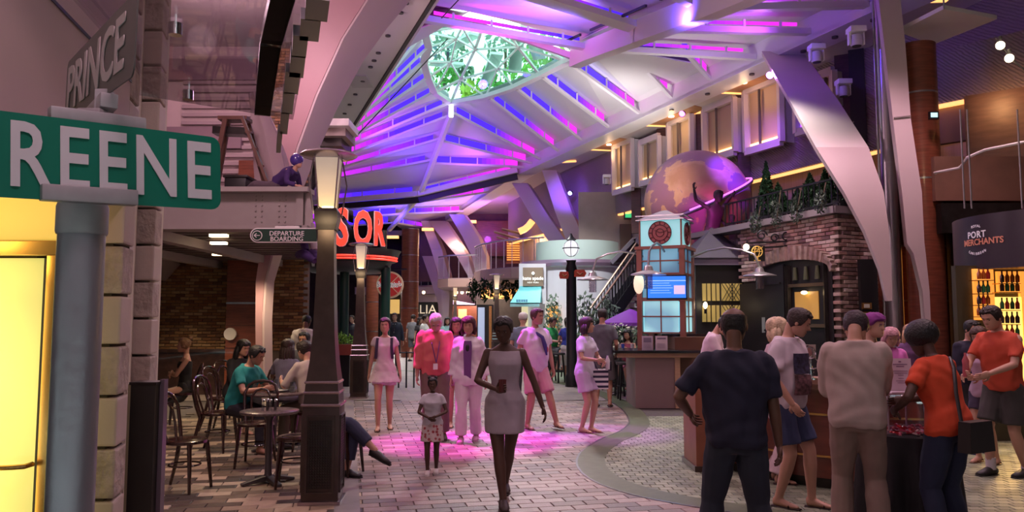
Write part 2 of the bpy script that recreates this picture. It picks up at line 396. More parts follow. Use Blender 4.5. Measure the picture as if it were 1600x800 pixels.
def strip(pairs, name='membrane_panel'):
    for (a, b), (c, d) in zip(pairs, pairs[1:]):
        up = V(0, 0, .34)
        cpart(MB().add([a+up, b+up, d+up, c+up, a+up*1.1, b+up*1.1, d+up*1.1, c+up*1.1], [(0, 1, 2, 3), (7, 6, 5, 4), (0, 3, 7, 4), (1, 5, 6, 2), (0, 4, 5, 1), (3, 2, 6, 7)]), name, MEM, smooth=0)
strip([far_r[0]]+rr); strip([(N_END, A_r[1])]+near_r[1:]); strip(far_r)
strip([rr[-1], (A_r[0], A_r[1])]); strip([(ringR[3], rr[6][1]), (N_END+V(.1, 0, 0), rr[8][1])])
strip([far_l[0]]+ll); strip(near_l); strip(far_l)
strip([ll[-1], (nearL[0], Lb(17.8))]); strip([(nearL[0], A_l[1]), (nearL[1], A_l[0]), (N_END, A_l[0]+V(.01, .01, 0))])
WEB_GLOW = bpy.data.materials.new('lit rib web'); WEB_GLOW.use_nodes = True; nt = WEB_GLOW.node_tree; b = nt.nodes['Principled BSDF']  # coloured light falling on the rib webs, painted as emission
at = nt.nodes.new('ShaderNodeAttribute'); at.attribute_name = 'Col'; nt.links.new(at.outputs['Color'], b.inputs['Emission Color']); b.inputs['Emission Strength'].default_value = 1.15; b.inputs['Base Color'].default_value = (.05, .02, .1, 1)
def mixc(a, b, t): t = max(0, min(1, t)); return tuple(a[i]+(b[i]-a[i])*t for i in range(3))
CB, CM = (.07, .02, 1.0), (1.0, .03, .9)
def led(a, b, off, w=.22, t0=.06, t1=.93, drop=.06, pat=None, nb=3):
    """rib web with blue to magenta light put into its emission, plus white clips"""
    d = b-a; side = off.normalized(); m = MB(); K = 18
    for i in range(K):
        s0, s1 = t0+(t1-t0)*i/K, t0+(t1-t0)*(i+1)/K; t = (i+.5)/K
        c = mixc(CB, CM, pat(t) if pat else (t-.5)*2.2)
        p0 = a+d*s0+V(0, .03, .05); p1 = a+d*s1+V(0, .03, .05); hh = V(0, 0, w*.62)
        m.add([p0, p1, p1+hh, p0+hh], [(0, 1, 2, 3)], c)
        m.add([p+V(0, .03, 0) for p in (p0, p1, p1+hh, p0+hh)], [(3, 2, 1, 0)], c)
    cpart(m, 'lit_web', WEB_GLOW, smooth=0)
    cl = MB()
    for i in range(nb):
        t = t0+(t1-t0)*(i+.5)/nb; p = a+d*t
        cl.bar(p-V(0, .02, .02), p+V(0, -.02, w*.62+.06), .05, .05)
    cpart(cl, 'web_clip', FR, smooth=0)
def rib(a, b, w=.10, h=.14, leds=None):
    cpart(MB().bar(a, b, w, h*.6), 'rib', FR, smooth=0)
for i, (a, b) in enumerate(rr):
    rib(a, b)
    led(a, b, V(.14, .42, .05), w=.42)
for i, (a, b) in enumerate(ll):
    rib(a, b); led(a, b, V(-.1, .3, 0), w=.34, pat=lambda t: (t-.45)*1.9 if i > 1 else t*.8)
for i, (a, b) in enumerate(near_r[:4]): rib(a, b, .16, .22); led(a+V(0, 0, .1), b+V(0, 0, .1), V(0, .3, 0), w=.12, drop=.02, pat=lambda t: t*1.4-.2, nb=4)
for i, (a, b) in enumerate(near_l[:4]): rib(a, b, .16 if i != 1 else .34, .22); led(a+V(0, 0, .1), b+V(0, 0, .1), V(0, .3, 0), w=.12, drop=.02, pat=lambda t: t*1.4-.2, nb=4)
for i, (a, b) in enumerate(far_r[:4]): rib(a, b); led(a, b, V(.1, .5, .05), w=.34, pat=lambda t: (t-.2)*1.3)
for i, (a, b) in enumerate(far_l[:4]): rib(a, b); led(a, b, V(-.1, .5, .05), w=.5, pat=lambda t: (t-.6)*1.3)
# cross beam with black blind, and the ridge spine
for p0, p1 in ((Lb(38.5, 7.4), ridge(33.7)), (ridge(33.7), Rb(32.9))):
    cpart(MB().bar(p0+V(0, -.3, -.05), p1+V(0, -.3, -.05), .2, .22), 'cross_beam', FR, smooth=0)
    cpart(MB().bar(p0+V(0, -.1, -.3), p1+V(0, -.1, -.3), .16, .26), 'blind', BLACK, smooth=0)
ys = [28.9, 29.5, 30.5, 31.5, 32.6, 33.7, 35.2, 36.6, 38, 40.5]
cpart(MB().tube([ridge(y)-V(0, 0, .12) for y in ys], (.13), 6), 'ridge_spine', FR)
big = [ridge(y)-V(0, 0, .1) for y in (2.5, 8, 10.6, 13.2, 15.5, 17.85)]+[N_END-V(0, 0, .05)]
for p0, p1 in zip(big, big[1:]): cpart(MB().bar(p0, p1+(p1-p0)*.02, .3, .46), 'ridge_beam', FR, smooth=0)
m = MB()
for y in (11, 13, 14.4, 15.8, 17.2): m.bar(ridge(y)+V(-.5, -.1, .15), ridge(y+.9)+V(-.5, -.1, .15), .05, .05)
cpart(m, 'conduit', BLACK, smooth=0)
# bright junction lamp under the skylight tip
cpart(MB().tube([TIP-V(0, 0, .1), TIP-V(0, 0, .55)], .09, 8), 'tip_lamp', M('white lamp', (1, 1, 1), .5, emit=(.75, 1, 1), es=4))
# side beams: upstand, soffit strip with little downlights
def soff(f, y0, y1, dx0, dx1, z, name, mat, th=.12):
    a, b, c, d = f(y0, z, dx0), f(y1, z, dx0), f(y1, z, dx1), f(y0, z, dx1)
    return cpart(MB().prism([a, b, c, d], (0, 0, th)), name, mat, smooth=0)
cpart(MB().prism([Rb(2, 7.82), Rb(32.9, 7.82), Rb(32.9, 8.45), Rb(2, 8.45)], (.1, .04, 0)), 'beam_upstand', FR, smooth=0)
cpart(MB().prism([Rb(32.9, 7.82), Rb(50, 6.5), Rb(50, 7.1), Rb(32.9, 8.45)], (.1, .04, 0)), 'beam_upstand', FR, smooth=0)
soff(Rb, 2, 32.9, 0, .75, 7.8, 'soffit_strip', FR)
cpart(MB().prism([Rb(32.9, 7.8), Rb(50, 6.5), Rb(50, 6.5, .75), Rb(32.9, 7.8, .75)], (0, 0, .12)), 'soffit_strip', FR, smooth=0)
for px, py in ((1340, 15), (1313, 30), (1286, 44), (1260, 57), (1235, 68), (1212, 79), (1191, 90), (1138, 115), (1080, 146), (1028, 171)):
    y = PZ(px, py, 7.8).y
    cpart(MB().tube([Rb(y, 7.81, .36), Rb(y, 7.76, .36)], .07, 10), 'downlight', M('dark downlight', (.08, .07, .07), .3, .5))
# left beam side: black shadow gap, wide white soffit with downlights
cpart(MB().prism([Lb(2, 7.75), Lb(40, 7.75), Lb(40, 8.4), Lb(2, 8.4)], (-.1, -.03, 0)), 'beam_upstand', FR, smooth=0)
soff(Lb, 2, 40, -.16, -.08, 7.72, 'shadow_gap', BLACK, .05)
soff(Lb, 2, 29, -1.15, -.17, 7.75, 'soffit_strip', FR)
for px, py in ((621, 4), (613, 19), (594, 55), (580, 82), (574, 94), (569, 104), (556, 126), (547, 147), (539, 163), (531, 177)):
    y = PZ(px, py, 7.75).y
    cpart(MB().tube([Lb(y, 7.76, -.62), Lb(y, 7.72, -.62)], .06, 10), 'downlight', M('dark downlight', (.08, .07, .07)))
for y in (19.5, 24): cpart(MB().box(Lb(y, 7.74, -.7), (.55, 1.0, .02)), 'access_panel', M('panel', (.6, .58, .55), .5), smooth=0)
# cable stays
cpart(MB().tube([PY(700, 60, 24), PY(536, 235, 24)], .018, 5), 'cable', BLACK)
cpart(MB().tube([PY(735, -20, 13), PY(690, 28, 15)], .012, 5), 'cable', BLACK)
# ----------------------------------------------------------------- skylight
sky = thing('skylight', 'faceted glass skylight in the middle of the vaulted ceiling', 'skylight', (TIP.x, TIP.y, TIP.z))
N = dict(tip=TIP, a=PY(720, 123, 27.2), b=PY(743, 76, 25), c=PY(777, 106, 25.2), d=PY(810, 72, 22.8), e=PY(823, 61, 22.2), f=PY(704, 96, 26.2), g=PY(713, 59, 24.2),
         g2=PY(722, 40, 21.6), b2=PY(755, 40, 21.2), d2=PY(797, 52, 20.6), end=N_END)
for i, p in enumerate(ringR): N['r%d' % i] = p
for i, p in enumerate(ringL): N['l%d' % i] = p
for i, p in enumerate(nearL): N['n%d' % i] = p
tris = ['tip a r0', 'tip l0 a', 'a l0 f', 'l0 l1 f', 'l1 l2 f', 'f l2 g', 'l2 l3 g', 'a f b', 'f g b', 'a b c', 'a c r0', 'c r1 r0', 'c r2 r1', 'b d c', 'c d r2', 'd e r3', 'd r3 r2', 'e end r3', 'l3 l4 g', 'l4 l5 g2', 'l4 g2 g', 'g g2 b', 'g2 b2 b', 'b b2 d', 'b2 d2 d', 'd d2 e', 'e d2 n1', 'e n1 end', 'l5 n0 g2', 'n0 b2 g2', 'n0 d2 b2', 'n0 n1 d2']
SG = glassmat('skylight glass', (.62, .82, .76), .05)
edges = set()
for t in tris:
    q = t.split(); P = [N[k] for k in q]; cen = (P[0]+P[1]+P[2])/3
    P = [p+(cen-p)*.03 for p in P]
    MB().prism(P, (0, 0, .02)).build('pane', SG, sky, world=True, smooth=0)
    for i in range(3): edges.add(tuple(sorted((q[i], q[i-1]))))
thick = {('a', 'l0'), ('a', 'r0'), ('c', 'r1'), ('d', 'r2'), ('e', 'r3'), ('f', 'l1'), ('f', 'l2')}
ring = set(tuple(sorted(e)) for e in [('tip', 'r0'), ('r0', 'r1'), ('r1', 'r2'), ('r2', 'r3'), ('end', 'r3'), ('tip', 'l0'), ('l0', 'l1'), ('l1', 'l2'), ('l2', 'l3'), ('l3', 'l4'), ('l4', 'l5'), ('l5', 'n0'), ('n0', 'n1'), ('end', 'n1')])
for e in edges:
    w = .10 if e in thick else .24 if e in ring else .045
    MB().bar(N[e[0]]-V(0, 0, .03), N[e[1]]-V(0, 0, .03), w, .14 if e in ring else .06).build('mullion', FR, sky, world=True, smooth=0)
for e in (('a', 'l1'), ('c', 'r0'), ('d', 'r1'), ('e', 'r2'), ('f', 'b'), ('g', 'l3')):
    MB().bar(N[e[0]]+V(0, 0, .5), N[e[1]]+V(0, 0, .5), .42, .1).build('sunlit_fin', FR, sky, world=True, smooth=0)
MB().tube([TIP+V(0, 0, .02), N['a'], N['b'], N['b2']], .05, 6).build('mullion', FR, sky, world=True)
# roof above, open over the skylight, with the planting of the deck above
rp = [TIP+V(-.2, .5, 0)]+[p+V(.2, .2, 0) for p in ringR]+[N_END+V(.3, -.3, 0)]+[nearL[1]+V(0, -.3, 0), nearL[0]+V(0, -.3, 0)]+[p+V(-.25, 0, 0) for p in ringL[::-1]]
hole = [V(p.x, p.y, max(p.z, 8.2)+.22) for p in rp]
outer = [V(0, 60, 10), V(14, 60, 10), V(14, 24, 10), V(14, 16, 10), V(14, 6, 10), V(14, -4, 10), V(0, -4, 10), V(-14, -4, 10), V(-14, 10, 10), V(-14, 16, 10), V(-14, 20, 10), V(-14, 26, 10), V(-14, 40, 10), V(-14, 60, 10)]
n = len(hole); m = MB(); m.add(hole+outer, [(i, (i+1) % n, n+(i+1) % n, n+i) for i in range(n)]); cpart(m, 'roof_deck', WHITE, smooth=0)
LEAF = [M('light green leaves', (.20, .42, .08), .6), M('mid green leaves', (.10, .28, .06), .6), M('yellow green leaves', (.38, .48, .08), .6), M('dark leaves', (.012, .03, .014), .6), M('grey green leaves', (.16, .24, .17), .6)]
for lf in LEAF: lf.node_tree.nodes['Principled BSDF'].inputs['Specular IOR Level'].default_value = .08
STEM = M('bark', (.09, .06, .04), .8, bump=.5)
def leaves(c, r, n, size, seed=0, shape='ball', m=None):
    rnd = random.Random(seed); m = m or MB(); c = Vector(c)
    for i in range(n):
        while True:
            v = Vector([rnd.uniform(-1, 1) for _ in range(3)])
            if v.length < 1 and v.length > .35: break
        if shape == 'cone':
            k = rnd.random()**.7; a = rnd.uniform(0, 6.283); rr_ = (k)*rnd.uniform(.75, 1); v = Vector((math.cos(a)*rr_, math.sin(a)*rr_, 1-2*k))
        p = c+Vector((v.x*r[0], v.y*r[1], v.z*r[2])); q = Euler((rnd.uniform(0, 6), rnd.uniform(0, 6), rnd.uniform(0, 6))).to_matrix(); s = size*rnd.uniform(.6, 1.3)
        m.add([p+q@Vector(w) for w in ((-s, 0, 0), (0, -s*.4, s*.1), (s, 0, 0), (0, s*.4, s*.1))], [(0, 1, 2, 3)])
    return m
for k, (px, py, Y, rad, li, lab) in enumerate([(694, 122, 31, .9, 1, 'blue green shrub left of the skylight ridge'), (722, 118, 32, .8, 4, 'dark green shrub behind the skylight tip'), (740, 146, 31, .8, 2, 'yellow green shrub above the far skylight tip'), (775, 128, 30, 1.0, 1, 'bushy green shrub over the middle skylight panes'), (820, 104, 28, 1.1, 0, 'bright green shrub over the right skylight panes'), (866, 76, 25, 1.0, 0, 'light green shrub at the right end of the skylight'), (700, 75, 31, 1.2, 4, 'pale shrub over the left skylight panes'), (790, 72, 33, 1.3, 4, 'hazy tree crown high above the skylight')]):
    c = PY(px, py, Y); t = thing('roof_shrub', lab, 'shrub', (c.x, c.y, c.z-rad), 0, 'planting above the skylight')
    leaves((c.x, c.y, c.z), (rad*.75, rad*.75, rad*.6), 110, .2, k).build('foliage', LEAF[li], t, world=True, smooth=0, kind='stuff')
    MB().tube([(c.x, c.y, c.z-rad), (c.x, c.y, c.z)], .06, 6).build('stem', STEM, t, world=True)
# purple/blue wash fixtures that light the vault from its edge rails
for x, y, z, c, p, a in ((5.6, 15.5, 7.6, PUR, 90, (3, 17, 8.6)), (3.2, 13.6, 7.0, BLU, 420, (4.5, 14.5, 8)), (1.2, 15.5, 7.3, (.2, .1, 1), 380, (.5, 16, 8.6)), (-1.2, 16.6, 7.5, MAG, 140, (-.6, 17, 8.3)), (-5.2, 27.5, 7.6, PUR, 200, (-3.5, 29, 9)), (-5.8, 30, 7.5, BLU, 260, (-3.5, 31, 8.4)), (-1.5, 31, 7.4, PUR, 90, (-2, 31.5, 8.4)), (-6.5, 36, 6.2, BLU, 420, (-5.6, 37, 7.2)), (-3.6, 37, 6.2, BLU, 260, (-3.4, 37.5, 7.2)), (-1.5, 38, 6.4, PUR, 160, (-1.4, 39, 7.2))):
    lamp('SPOT', (x, y, z), c, p*1.6, a, .2, 150, 1)
# ================================================================= SHELL AND SIDE BUILDINGS
def quad(name, pts, mat, parent=None, th=.06, dirv=(0, 0, 0), smooth=0):
    """flat slab from four corners, given real thickness away from the viewer"""
    P = [Vector(p) for p in pts]; n = (P[1]-P[0]).cross(P[2]-P[0]).normalized(); c = sum(P, Vector())/len(P)
    if n.dot(c-Vector((0, 0, HC))) < 0: n = -n
    return MB().prism(P, n*th).build(name, mat, parent, world=parent is not None, smooth=smooth)
def wallq(name, a, b, z0, z1, mat, parent=None, th=.1):
    return quad(name, [(a[0], a[1], z0), (b[0], b[1], z0), (b[0], b[1], z1), (a[0], a[1], z1)], mat, parent, th)
TAUPE = M('taupe wall panel', (.30, .24, .23), .55, var=.06, ns=3)
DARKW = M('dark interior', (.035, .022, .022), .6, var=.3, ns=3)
BROWNP = M('red brown veneer', (.20, .055, .03), .32, var=.28, ns=3, stripes=(1, 1, 9), coat=.25)
MAUVE = M('mauve plaster', (.36, .28, .31), .6, var=.05, ns=2)
# outer shell
struct(MB().bbox((-14, -4.2, 0), (14, -4, 10)).build('wall_front', TAUPE, base=False, smooth=0))
struct(MB().bbox((-14, 60, 0), (14, 60.2, 10)).build('wall_back', TAUPE, base=False, smooth=0))
wl = struct(MB().bbox((-14.2, -4, 0), (-14, 60, 10)).build('wall_left', TAUPE, base=False, smooth=0))
wr = struct(MB().bbox((14, -4, 0), (14.2, 60, 10)).build('wall_right', TAUPE, base=False, smooth=0))
# flat ceilings either side of the vault
CEILP = M('pinkish ceiling panel', (.60, .52, .52), .6)
cr = struct(MB().prism([Rb(-4, 7.95, .7), Rb(33, 7.95, .7), V(14, 33, 7.95), V(14, -4, 7.95)], (0, 0, .08)).build('ceiling_right', CEILP, base=False, smooth=0))
struct(MB().prism([Rb(33, 7.95, .7), Rb(60, 6.6, .7), V(14, 60, 6.6), V(14, 33, 7.95)], (0, 0, .08)).build('ceiling_far_right', CEILP, base=False, smooth=0))
cl = struct(MB().prism([Lb(-4, 7.95, -1.1), Lb(60, 7.95, -1.1), V(-19, 60, 7.95), V(-19, -4, 7.95)], (0, 0, .08)).build('ceiling_left', CEILP, base=False, smooth=0))
# coffers right of the beam: wood panel with a warm led line along two edges
COFW = M('coffer wood', (.45, .22, .10), .4, var=.2, ns=4, stripes=(1, 6, 1))
cols = [(1103, 143, 1163, 146, 1222, 117, 1165, 103), (990, 195, 1046, 197, 1105, 170, 1060, 160), (910, 233, 958, 235, 990, 219, 950, 214), (1330, 32, 1375, 30, 1395, 5, 1370, 0)]
for c in cols[:3]:
    p = [PZ(c[i], c[i+1], 7.93) for i in (0, 2, 4, 6)]
    MB().prism(p, (0, 0, .03)).build('coffer_panel', COFW, cr, world=True, smooth=0)
    MB().bar(p[0], p[1], .09, .05).build('led_line', COVE, cr, world=True, smooth=0)
    MB().bar(p[1], p[2], .09, .05).build('led_line', COVE, cr, world=True, smooth=0)
    q = (p[0]+p[1]+p[2]+p[3])/4+V(0, 0, -.03); lamp('POINT', q-V(0, 0, .35), (1, .6, .3), 9, size=.1); MB().tube([q, q+V(0, 0, .04)], .09, 10).build('downlight', LAMPW, cr, world=True)  # point light added below each coffer to brighten its wood
for (a, b, cc, d) in (((845, 255), (900, 252), (915, 268), (860, 272)), ((1335, 28), (1376, 12), (1376, 30), (1350, 36)), ((1404, 2), (1480, 0), (1440, 24), (1404, 26))):
    MB().bar(PZ(*a, 7.9), PZ(*b, 7.9), .12, .05).build('led_line', COVE, cr, world=True, smooth=0)
# white raised ceiling panel above the column
pp = [PZ(1404, 50, 6.7), PZ(1475, 14, 6.7), PZ(1558, 30, 6.7), PZ(1458, 70, 6.7)]
pn = thing('ceiling_raft', 'angular white ceiling raft hung above the silver column', 'ceiling panel', (pp[0].x, pp[0].y, 6.7))
MB().prism(pp, (0, 0, .07)).build('panel', FR, pn, world=True, smooth=0)
MB().tube([pp[1], pp[1]+V(0, 0, 1.25)], .015, 6).build('hanger', STEEL, pn, world=True)
pp = [PZ(1240, 118, 7.6), PZ(1330, 90, 7.6), PZ(1368, 108, 7.6), PZ(1330, 122, 7.6), PZ(1280, 112, 7.6)]
# wall of bay windows over the promenade (upper decks)
TILE = M('scalloped wall tiles', (.27, .21, .23), .5); nt = TILE.node_tree
w1 = nt.nodes.new('ShaderNodeTexWave'); w1.inputs['Scale'].default_value = 6.5; w1.inputs['Distortion'].default_value = 2.5; w1.inputs['Detail'].default_value = 1; w1.inputs['Detail Scale'].default_value = 1.5
tcn = nt.nodes.new('ShaderNodeTexCoord'); mpn = nt.nodes.new('ShaderNodeMapping'); mpn.inputs['Rotation'].default_value = (.5, .6, .6)
nt.links.new(tcn.outputs['Object'], mpn.inputs[0]); nt.links.new(mpn.outputs[0], w1.inputs['Vector'])
bp = nt.nodes.new('ShaderNodeBump'); bp.inputs['Strength'].default_value = .7; bp.inputs['Distance'].default_value = .03
nt.links.new(w1.outputs['Fac'], bp.inputs['Height']); nt.links.new(bp.outputs[0], nt.nodes['Principled BSDF'].inputs['Normal'])
WP = [(-.2, 40), (1.75, 34.2), (3.6, 29.2), (6.55, 21.8), (7.85, 18.6), (9.2, 15.6), (10.0, 12.0), (10.4, 6)]
up = struct(wallq('wall_upper_right', WP[0], WP[1], 5.5, 8, TILE)); up.name = 'wall_upper_right'
for a, b in zip(WP[1:], WP[2:]): wallq('tiled_panel', a, b, 5.5, 8, TILE, up)
# curved lower lip with warm cove, and the recessed wall beneath
for a, b in zip(WP, WP[1:]):
    d = Vector((b[0]-a[0], b[1]-a[1], 0)).normalized(); n = Vector((-d.y, d.x, 0))*-.0
    MB().bar((a[0]+.12, a[1]+.05, 5.46), (b[0]+.12, b[1]+.05, 5.46), .12, .06).build('led_line', COVE, up, world=True, smooth=0)
CURT = M('pleated curtain wall', (.38, .26, .24), .7, var=.12, ns=3, stripes=(6, 6, .2))
low = struct(wallq('wall_deck_right', (WP[0][0]+.6, WP[0][1]), (WP[1][0]+.6, WP[1][1]), 3, 5.6, TAUPE)); low.name = 'wall_deck_right'
for i, (a, b) in enumerate(zip(WP[1:], WP[2:])): wallq('wall_panel', (a[0]+.55, a[1]), (b[0]+.55, b[1]), 3.0, 5.6, (TAUPE, TAUPE, CURT, CURT, BROWNP, BROWNP, BROWNP)[i], low)
# dark posts and mauve soffit between windows
def wall_at(px):
    """place on the window wall seen at picture column px"""
    k = ray(px, 250); s = k[0]/k[1]
    for a, b in zip(WP, WP[1:]):
        fa, fb = a[0]-s*a[1], b[0]-s*b[1]
        if fa*fb <= 0: t = fa/(fa-fb); return Vector((a[0]+(b[0]-a[0])*t, a[1]+(b[1]-a[1])*t, 0))
def zat(p, px, py): return PY(px, py, p.y).z
WINL = M('lit window recess', (.55, .42, .26), .6)
for k, (x0, x1, yt, yb, lit) in enumerate([(1166, 1222, 132, 236, 1), (1101, 1149, 172, 250, 1), (1045, 1081, 190, 262, 1), (1000, 1030, 224, 286, 1), (958, 988, 228, 300, 1), (1246, 1276, 150, 206, 0), (1286, 1306, 118, 168, 1)]):
    a, b = wall_at(x0)*.972, wall_at(x1)*.972; zt = min(7.9, zat(a, x0, yt)); zb = zat(a, x0, yb+2)
    w = thing('bay_window', ['pale framed bay window right of the bay window row, above the topiary', 'bay window left of the nearest one, above the globe', 'bay window over the top right of the globe', 'bay window just over the globe', 'leftmost lit bay window of the upper wall', 'violet lit bay window left of the leaning white beam', 'narrow bay window right behind the leaning white beam'][k], 'window', (a.x, a.y, zb), 0, 'bay windows of the upper wall')
    n = Vector((b-a).normalized()); out = Vector((n.y, -n.x, 0)); out = -out if out.dot(a) > 0 else out
    A, B = a+V(0, 0, zb), b+V(0, 0, zb); H_ = V(0, 0, zt-zb)
    fm = MB(); u = (B-A)
    for p, q in ((A, A+H_), (B, B+H_), (A, B), (A+H_, B+H_)): fm.bar(p, q, .13, .2)
    fm.build('frame', M('window surround', (.62, .55, .54), .5), w, world=True, smooth=0)
    for p in (A, B): MB().prism([p, p+H_, p+H_-out*.4, p-out*.45], u.normalized()*.03).build('side_panel', FR, w, world=True, smooth=0)
    bk = -out*.14
    MB().prism([A+bk, B+bk, B+bk+H_, A+bk+H_], -out*.03).build('blind', WINL, w, world=True, smooth=0)
    MB().bar(A+bk*.5+u*.1+V(0, 0, .16), A+bk*.5+u*.9+V(0, 0, .16), .08, .05).build('led_line' , M('window led', (1, .6, .2), .5, emit=(1, .55, .18), es=5) if lit else M('violet led', (.3, 0, 1), .5, emit=(.2, .03, 1), es=6), w, world=True, smooth=0)
    MB().bar(A+u*.42, A+u*.42+H_, .06, .06).build('mullion', M('mullion', (.1, .08, .07), .4), w, world=True, smooth=0)
for k, px in enumerate((1031, 1092, 1156, 990, 1310, 1332)):
    p = wall_at(px); wallq('pilaster', (p.x-.15, p.y-.3), (p.x+.15, p.y-.45), 4.6, 7.95, M('dark brown pilaster', (.07, .03, .03), .4, var=.3, ns=4, stripes=(1, 1, 8)) if k != 5 else BLACK, up, .2)
lamp('SPOT', (6.0, 19.0, 7.0), (.35, .1, 1), 160, (6.9, 20.6, 6), .15, 80, 1)
lamp('SPOT', (2.0, 29.0, 7.0), (.2, .06, 1), 500, (2.6, 33.2, 6.2), .15, 60, 1)
# blue lit niche far right of the vault
quad('blue_niche', [PY(873, 330, 33), PY(925, 330, 33), PY(925, 283, 33), PY(873, 283, 33)], M('niche panel', (.4, .25, .3), .5), up)
# ----------------------------------------------------------------- V columns
def vlimb(name, pts, parent, mat=FR, tw=.5):
    """pts: (px, py, width_px, Y): a tapering slab limb measured from the picture"""
    rs = []
    for px, py, w, Y in pts:
        a = PY(px-w/2, py, Y); b = PY(px+w/2, py, Y); d = V(.35, 1, 0).normalized()*tw
        rs.append([a, b, b+d, a+d])
    return MB().rings(rs).build(name, mat, parent, world=True, smooth=30)
LIMB = M('pale mauve column paint', (.60, .48, .50), .5, var=.03, ns=1)
BASE0 = (1450, 12.4)
v = thing('angled_column', 'big white V shaped column rising in front of the silver pipe', 'column', (6.5, 12.4, 0), 0, 'V shaped roof columns')
vlimb('limb', [(1222, 80, 64, 17.9), (1274, 160, 76, 14.9), (1316, 230, 82, 12.9), (1350, 300, 62, 12.5), (1370, 360, 38, 12.4), (1384, 420, 18, 12.4), (1390, 470, 8, 12.4)], v, LIMB, .35)
vlimb('limb', [(1384, -50, 34, 13.2), (1390, 0, 34, 13.0), (1398, 67, 33, 12.8), (1409, 184, 28, 12.6), (1425, 300, 31, 12.4), (1431, 380, 27, 12.3), (1437, 396, 19, 12.3), (1447, 455, 11, 12.3), (1451, 515, 8, 12.2), (1452, 600, 8, 12.2), (1452, 656, 8, 12.2)], v, LIMB, .35)
sm = MB()
for (a, b) in (((1297, 218), (1334, 190)), ): sm.bar(PY(a[0], a[1], 14.62), PY(b[0], b[1], 14.2), .015, .02)
sm.bar(PY(1397, 184, 12.58), PY(1423, 181, 12.58), .015, .02)
sm.build('seam', M('seam', (.25, .2, .2)), v, world=True, smooth=0)
specs = [('pale V column behind the white round counter', [[(812, 286, 24, 33), (845, 340, 27, 31.5), (880, 390, 27, 30.3), (905, 430, 25, 29.6), (915, 480, 20, 29.5)], [(858, 266, 22, 31.5), (880, 330, 26, 30.6), (905, 390, 30, 29.9), (918, 430, 28, 29.6), (917, 480, 20, 29.5)]], (2.8, 29.5, 0)),
         ('mauve V column left of the curved balcony', [[(682, 345, 26, 42), (700, 370, 24, 40), (722, 400, 17, 38), (735, 430, 9, 37), (740, 470, 5, 37)], [(713, 335, 22, 38), (735, 370, 25, 37.6), (748, 400, 22, 37.4), (752, 430, 16, 37), (750, 480, 11, 37), (752, 560, 9, 37)]], (-1.5, 37, 0)),
         ('slim V column beside the brown round pillar', [[(655, 365, 18, 44), (668, 400, 17, 43), (680, 440, 13, 42), (689, 475, 9, 42), (692, 540, 6, 42)], [(664, 345, 14, 42), (682, 390, 17, 41), (693, 430, 15, 41), (696, 460, 13, 41), (696, 500, 10, 41), (696, 541, 9, 41)]], (-3.6, 42, 0))]
for lab, limbs, loc in specs:
    t = thing('angled_column', lab, 'column', loc, 0, 'V shaped roof columns')
    for L in limbs: vlimb('limb', L, t, LIMB, .5)
# leaning arch fin on the left, foot behind the cafe
t = thing('angled_column', 'wide pink arched fin rising behind the lamp post on the left', 'column', (-5, 15, 0), 0, 'V shaped roof columns')
FINP = M('dusty pink column paint', (.50, .30, .33), .5, var=.04, ns=1)
rs = []; 
for px, py, w, Y, s in [(405, 590, 10, 15, .1), (404, 500, 10, 15, .1), (406, 440, 13, 15, .1), (416, 390, 18, 15, .2), (430, 300, 24, 14.8, .6), (446, 230, 34, 14.4, .8), (470, 150, 44, 14, 1.0), (505, 60, 56, 13.4, 1.2), (540, 0, 62, 13, 1.3), (580, -60, 70, 12.6, 1.4), (620, -120, 74, 12.4, 1.4)]:
    a = PY(px-w/2, py, Y); b = PY(px+w/2, py, Y); rs.append([a, b, b+V(.12, s, 0), a+V(.12, s, 0)])
MB().rings(rs).build('fin', FINP, t, world=True, smooth=30)
rs = [[r[1]+V(.01, 0, 0), r[1]+V(.05, 0, 0), r[2]+V(.05, 0, 0), r[2]+V(.01, 0, 0)] for r in rs]
MB().rings(rs).build('edge_plate', LIMB, t, world=True, smooth=30, label='pale edge plate of the fin')
# violet slot between fin and soffit
MB().bar(Lb(12, 7.9, -1.35), Lb(24, 7.9, -1.35), .1, .3).build('violet_slot', M('violet tube light', (.4, 0, 1), .5, emit=(.55, .03, 1), es=3), cl, world=True, smooth=0)
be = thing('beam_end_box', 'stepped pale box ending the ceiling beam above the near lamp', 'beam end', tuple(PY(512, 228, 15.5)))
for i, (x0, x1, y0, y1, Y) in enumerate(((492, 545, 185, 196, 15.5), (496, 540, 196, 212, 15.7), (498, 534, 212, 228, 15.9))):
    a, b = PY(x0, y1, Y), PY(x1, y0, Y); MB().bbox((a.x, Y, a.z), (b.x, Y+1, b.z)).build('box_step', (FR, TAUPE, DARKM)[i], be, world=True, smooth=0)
# ----------------------------------------------------------------- brick walls
BRICK = attrmat('brick', .8, .16, .5, 20)
def brickwall(parent, O, u, n, L, H_, bw, bh, pal, hole=None, limit=300, dist=None, z0=0, keyx=None):
    u = Vector(u).normalized(); n = Vector(n).normalized(); rot = Matrix((u, -n, Vector((0, 0, 1)))).transposed()
    # unit box is built flat (w,d) with top at z=0: turn it so its top faces n
    rot2 = Matrix((u, Vector((0, 0, 1)), n)).transposed()
    it = []
    for j in range(int(H_/bh)):
        for i in range(int(L/bw)+1):
            x = (i+.5+(.5 if j % 2 else 0))*bw; z = (j+.5)*bh
            if x > L: continue
            if hole and hole(x, z): continue
            p = Vector(O)+u*x+Vector((0, 0, z))+n*random.uniform(0, .008)
            it.append((rot2, p, 1))
    scatter_pieces(it, 'brick', 'brickwork', parent, pal, BRICK, bw-.012, bh-.012, .05, .006, limit, key=keyx or (lambda t: t[1].length))
PB1 = [(.26, .13, .055), (.20, .09, .04), (.32, .18, .08), (.13, .06, .035), (.38, .24, .12), (.22, .12, .06)]
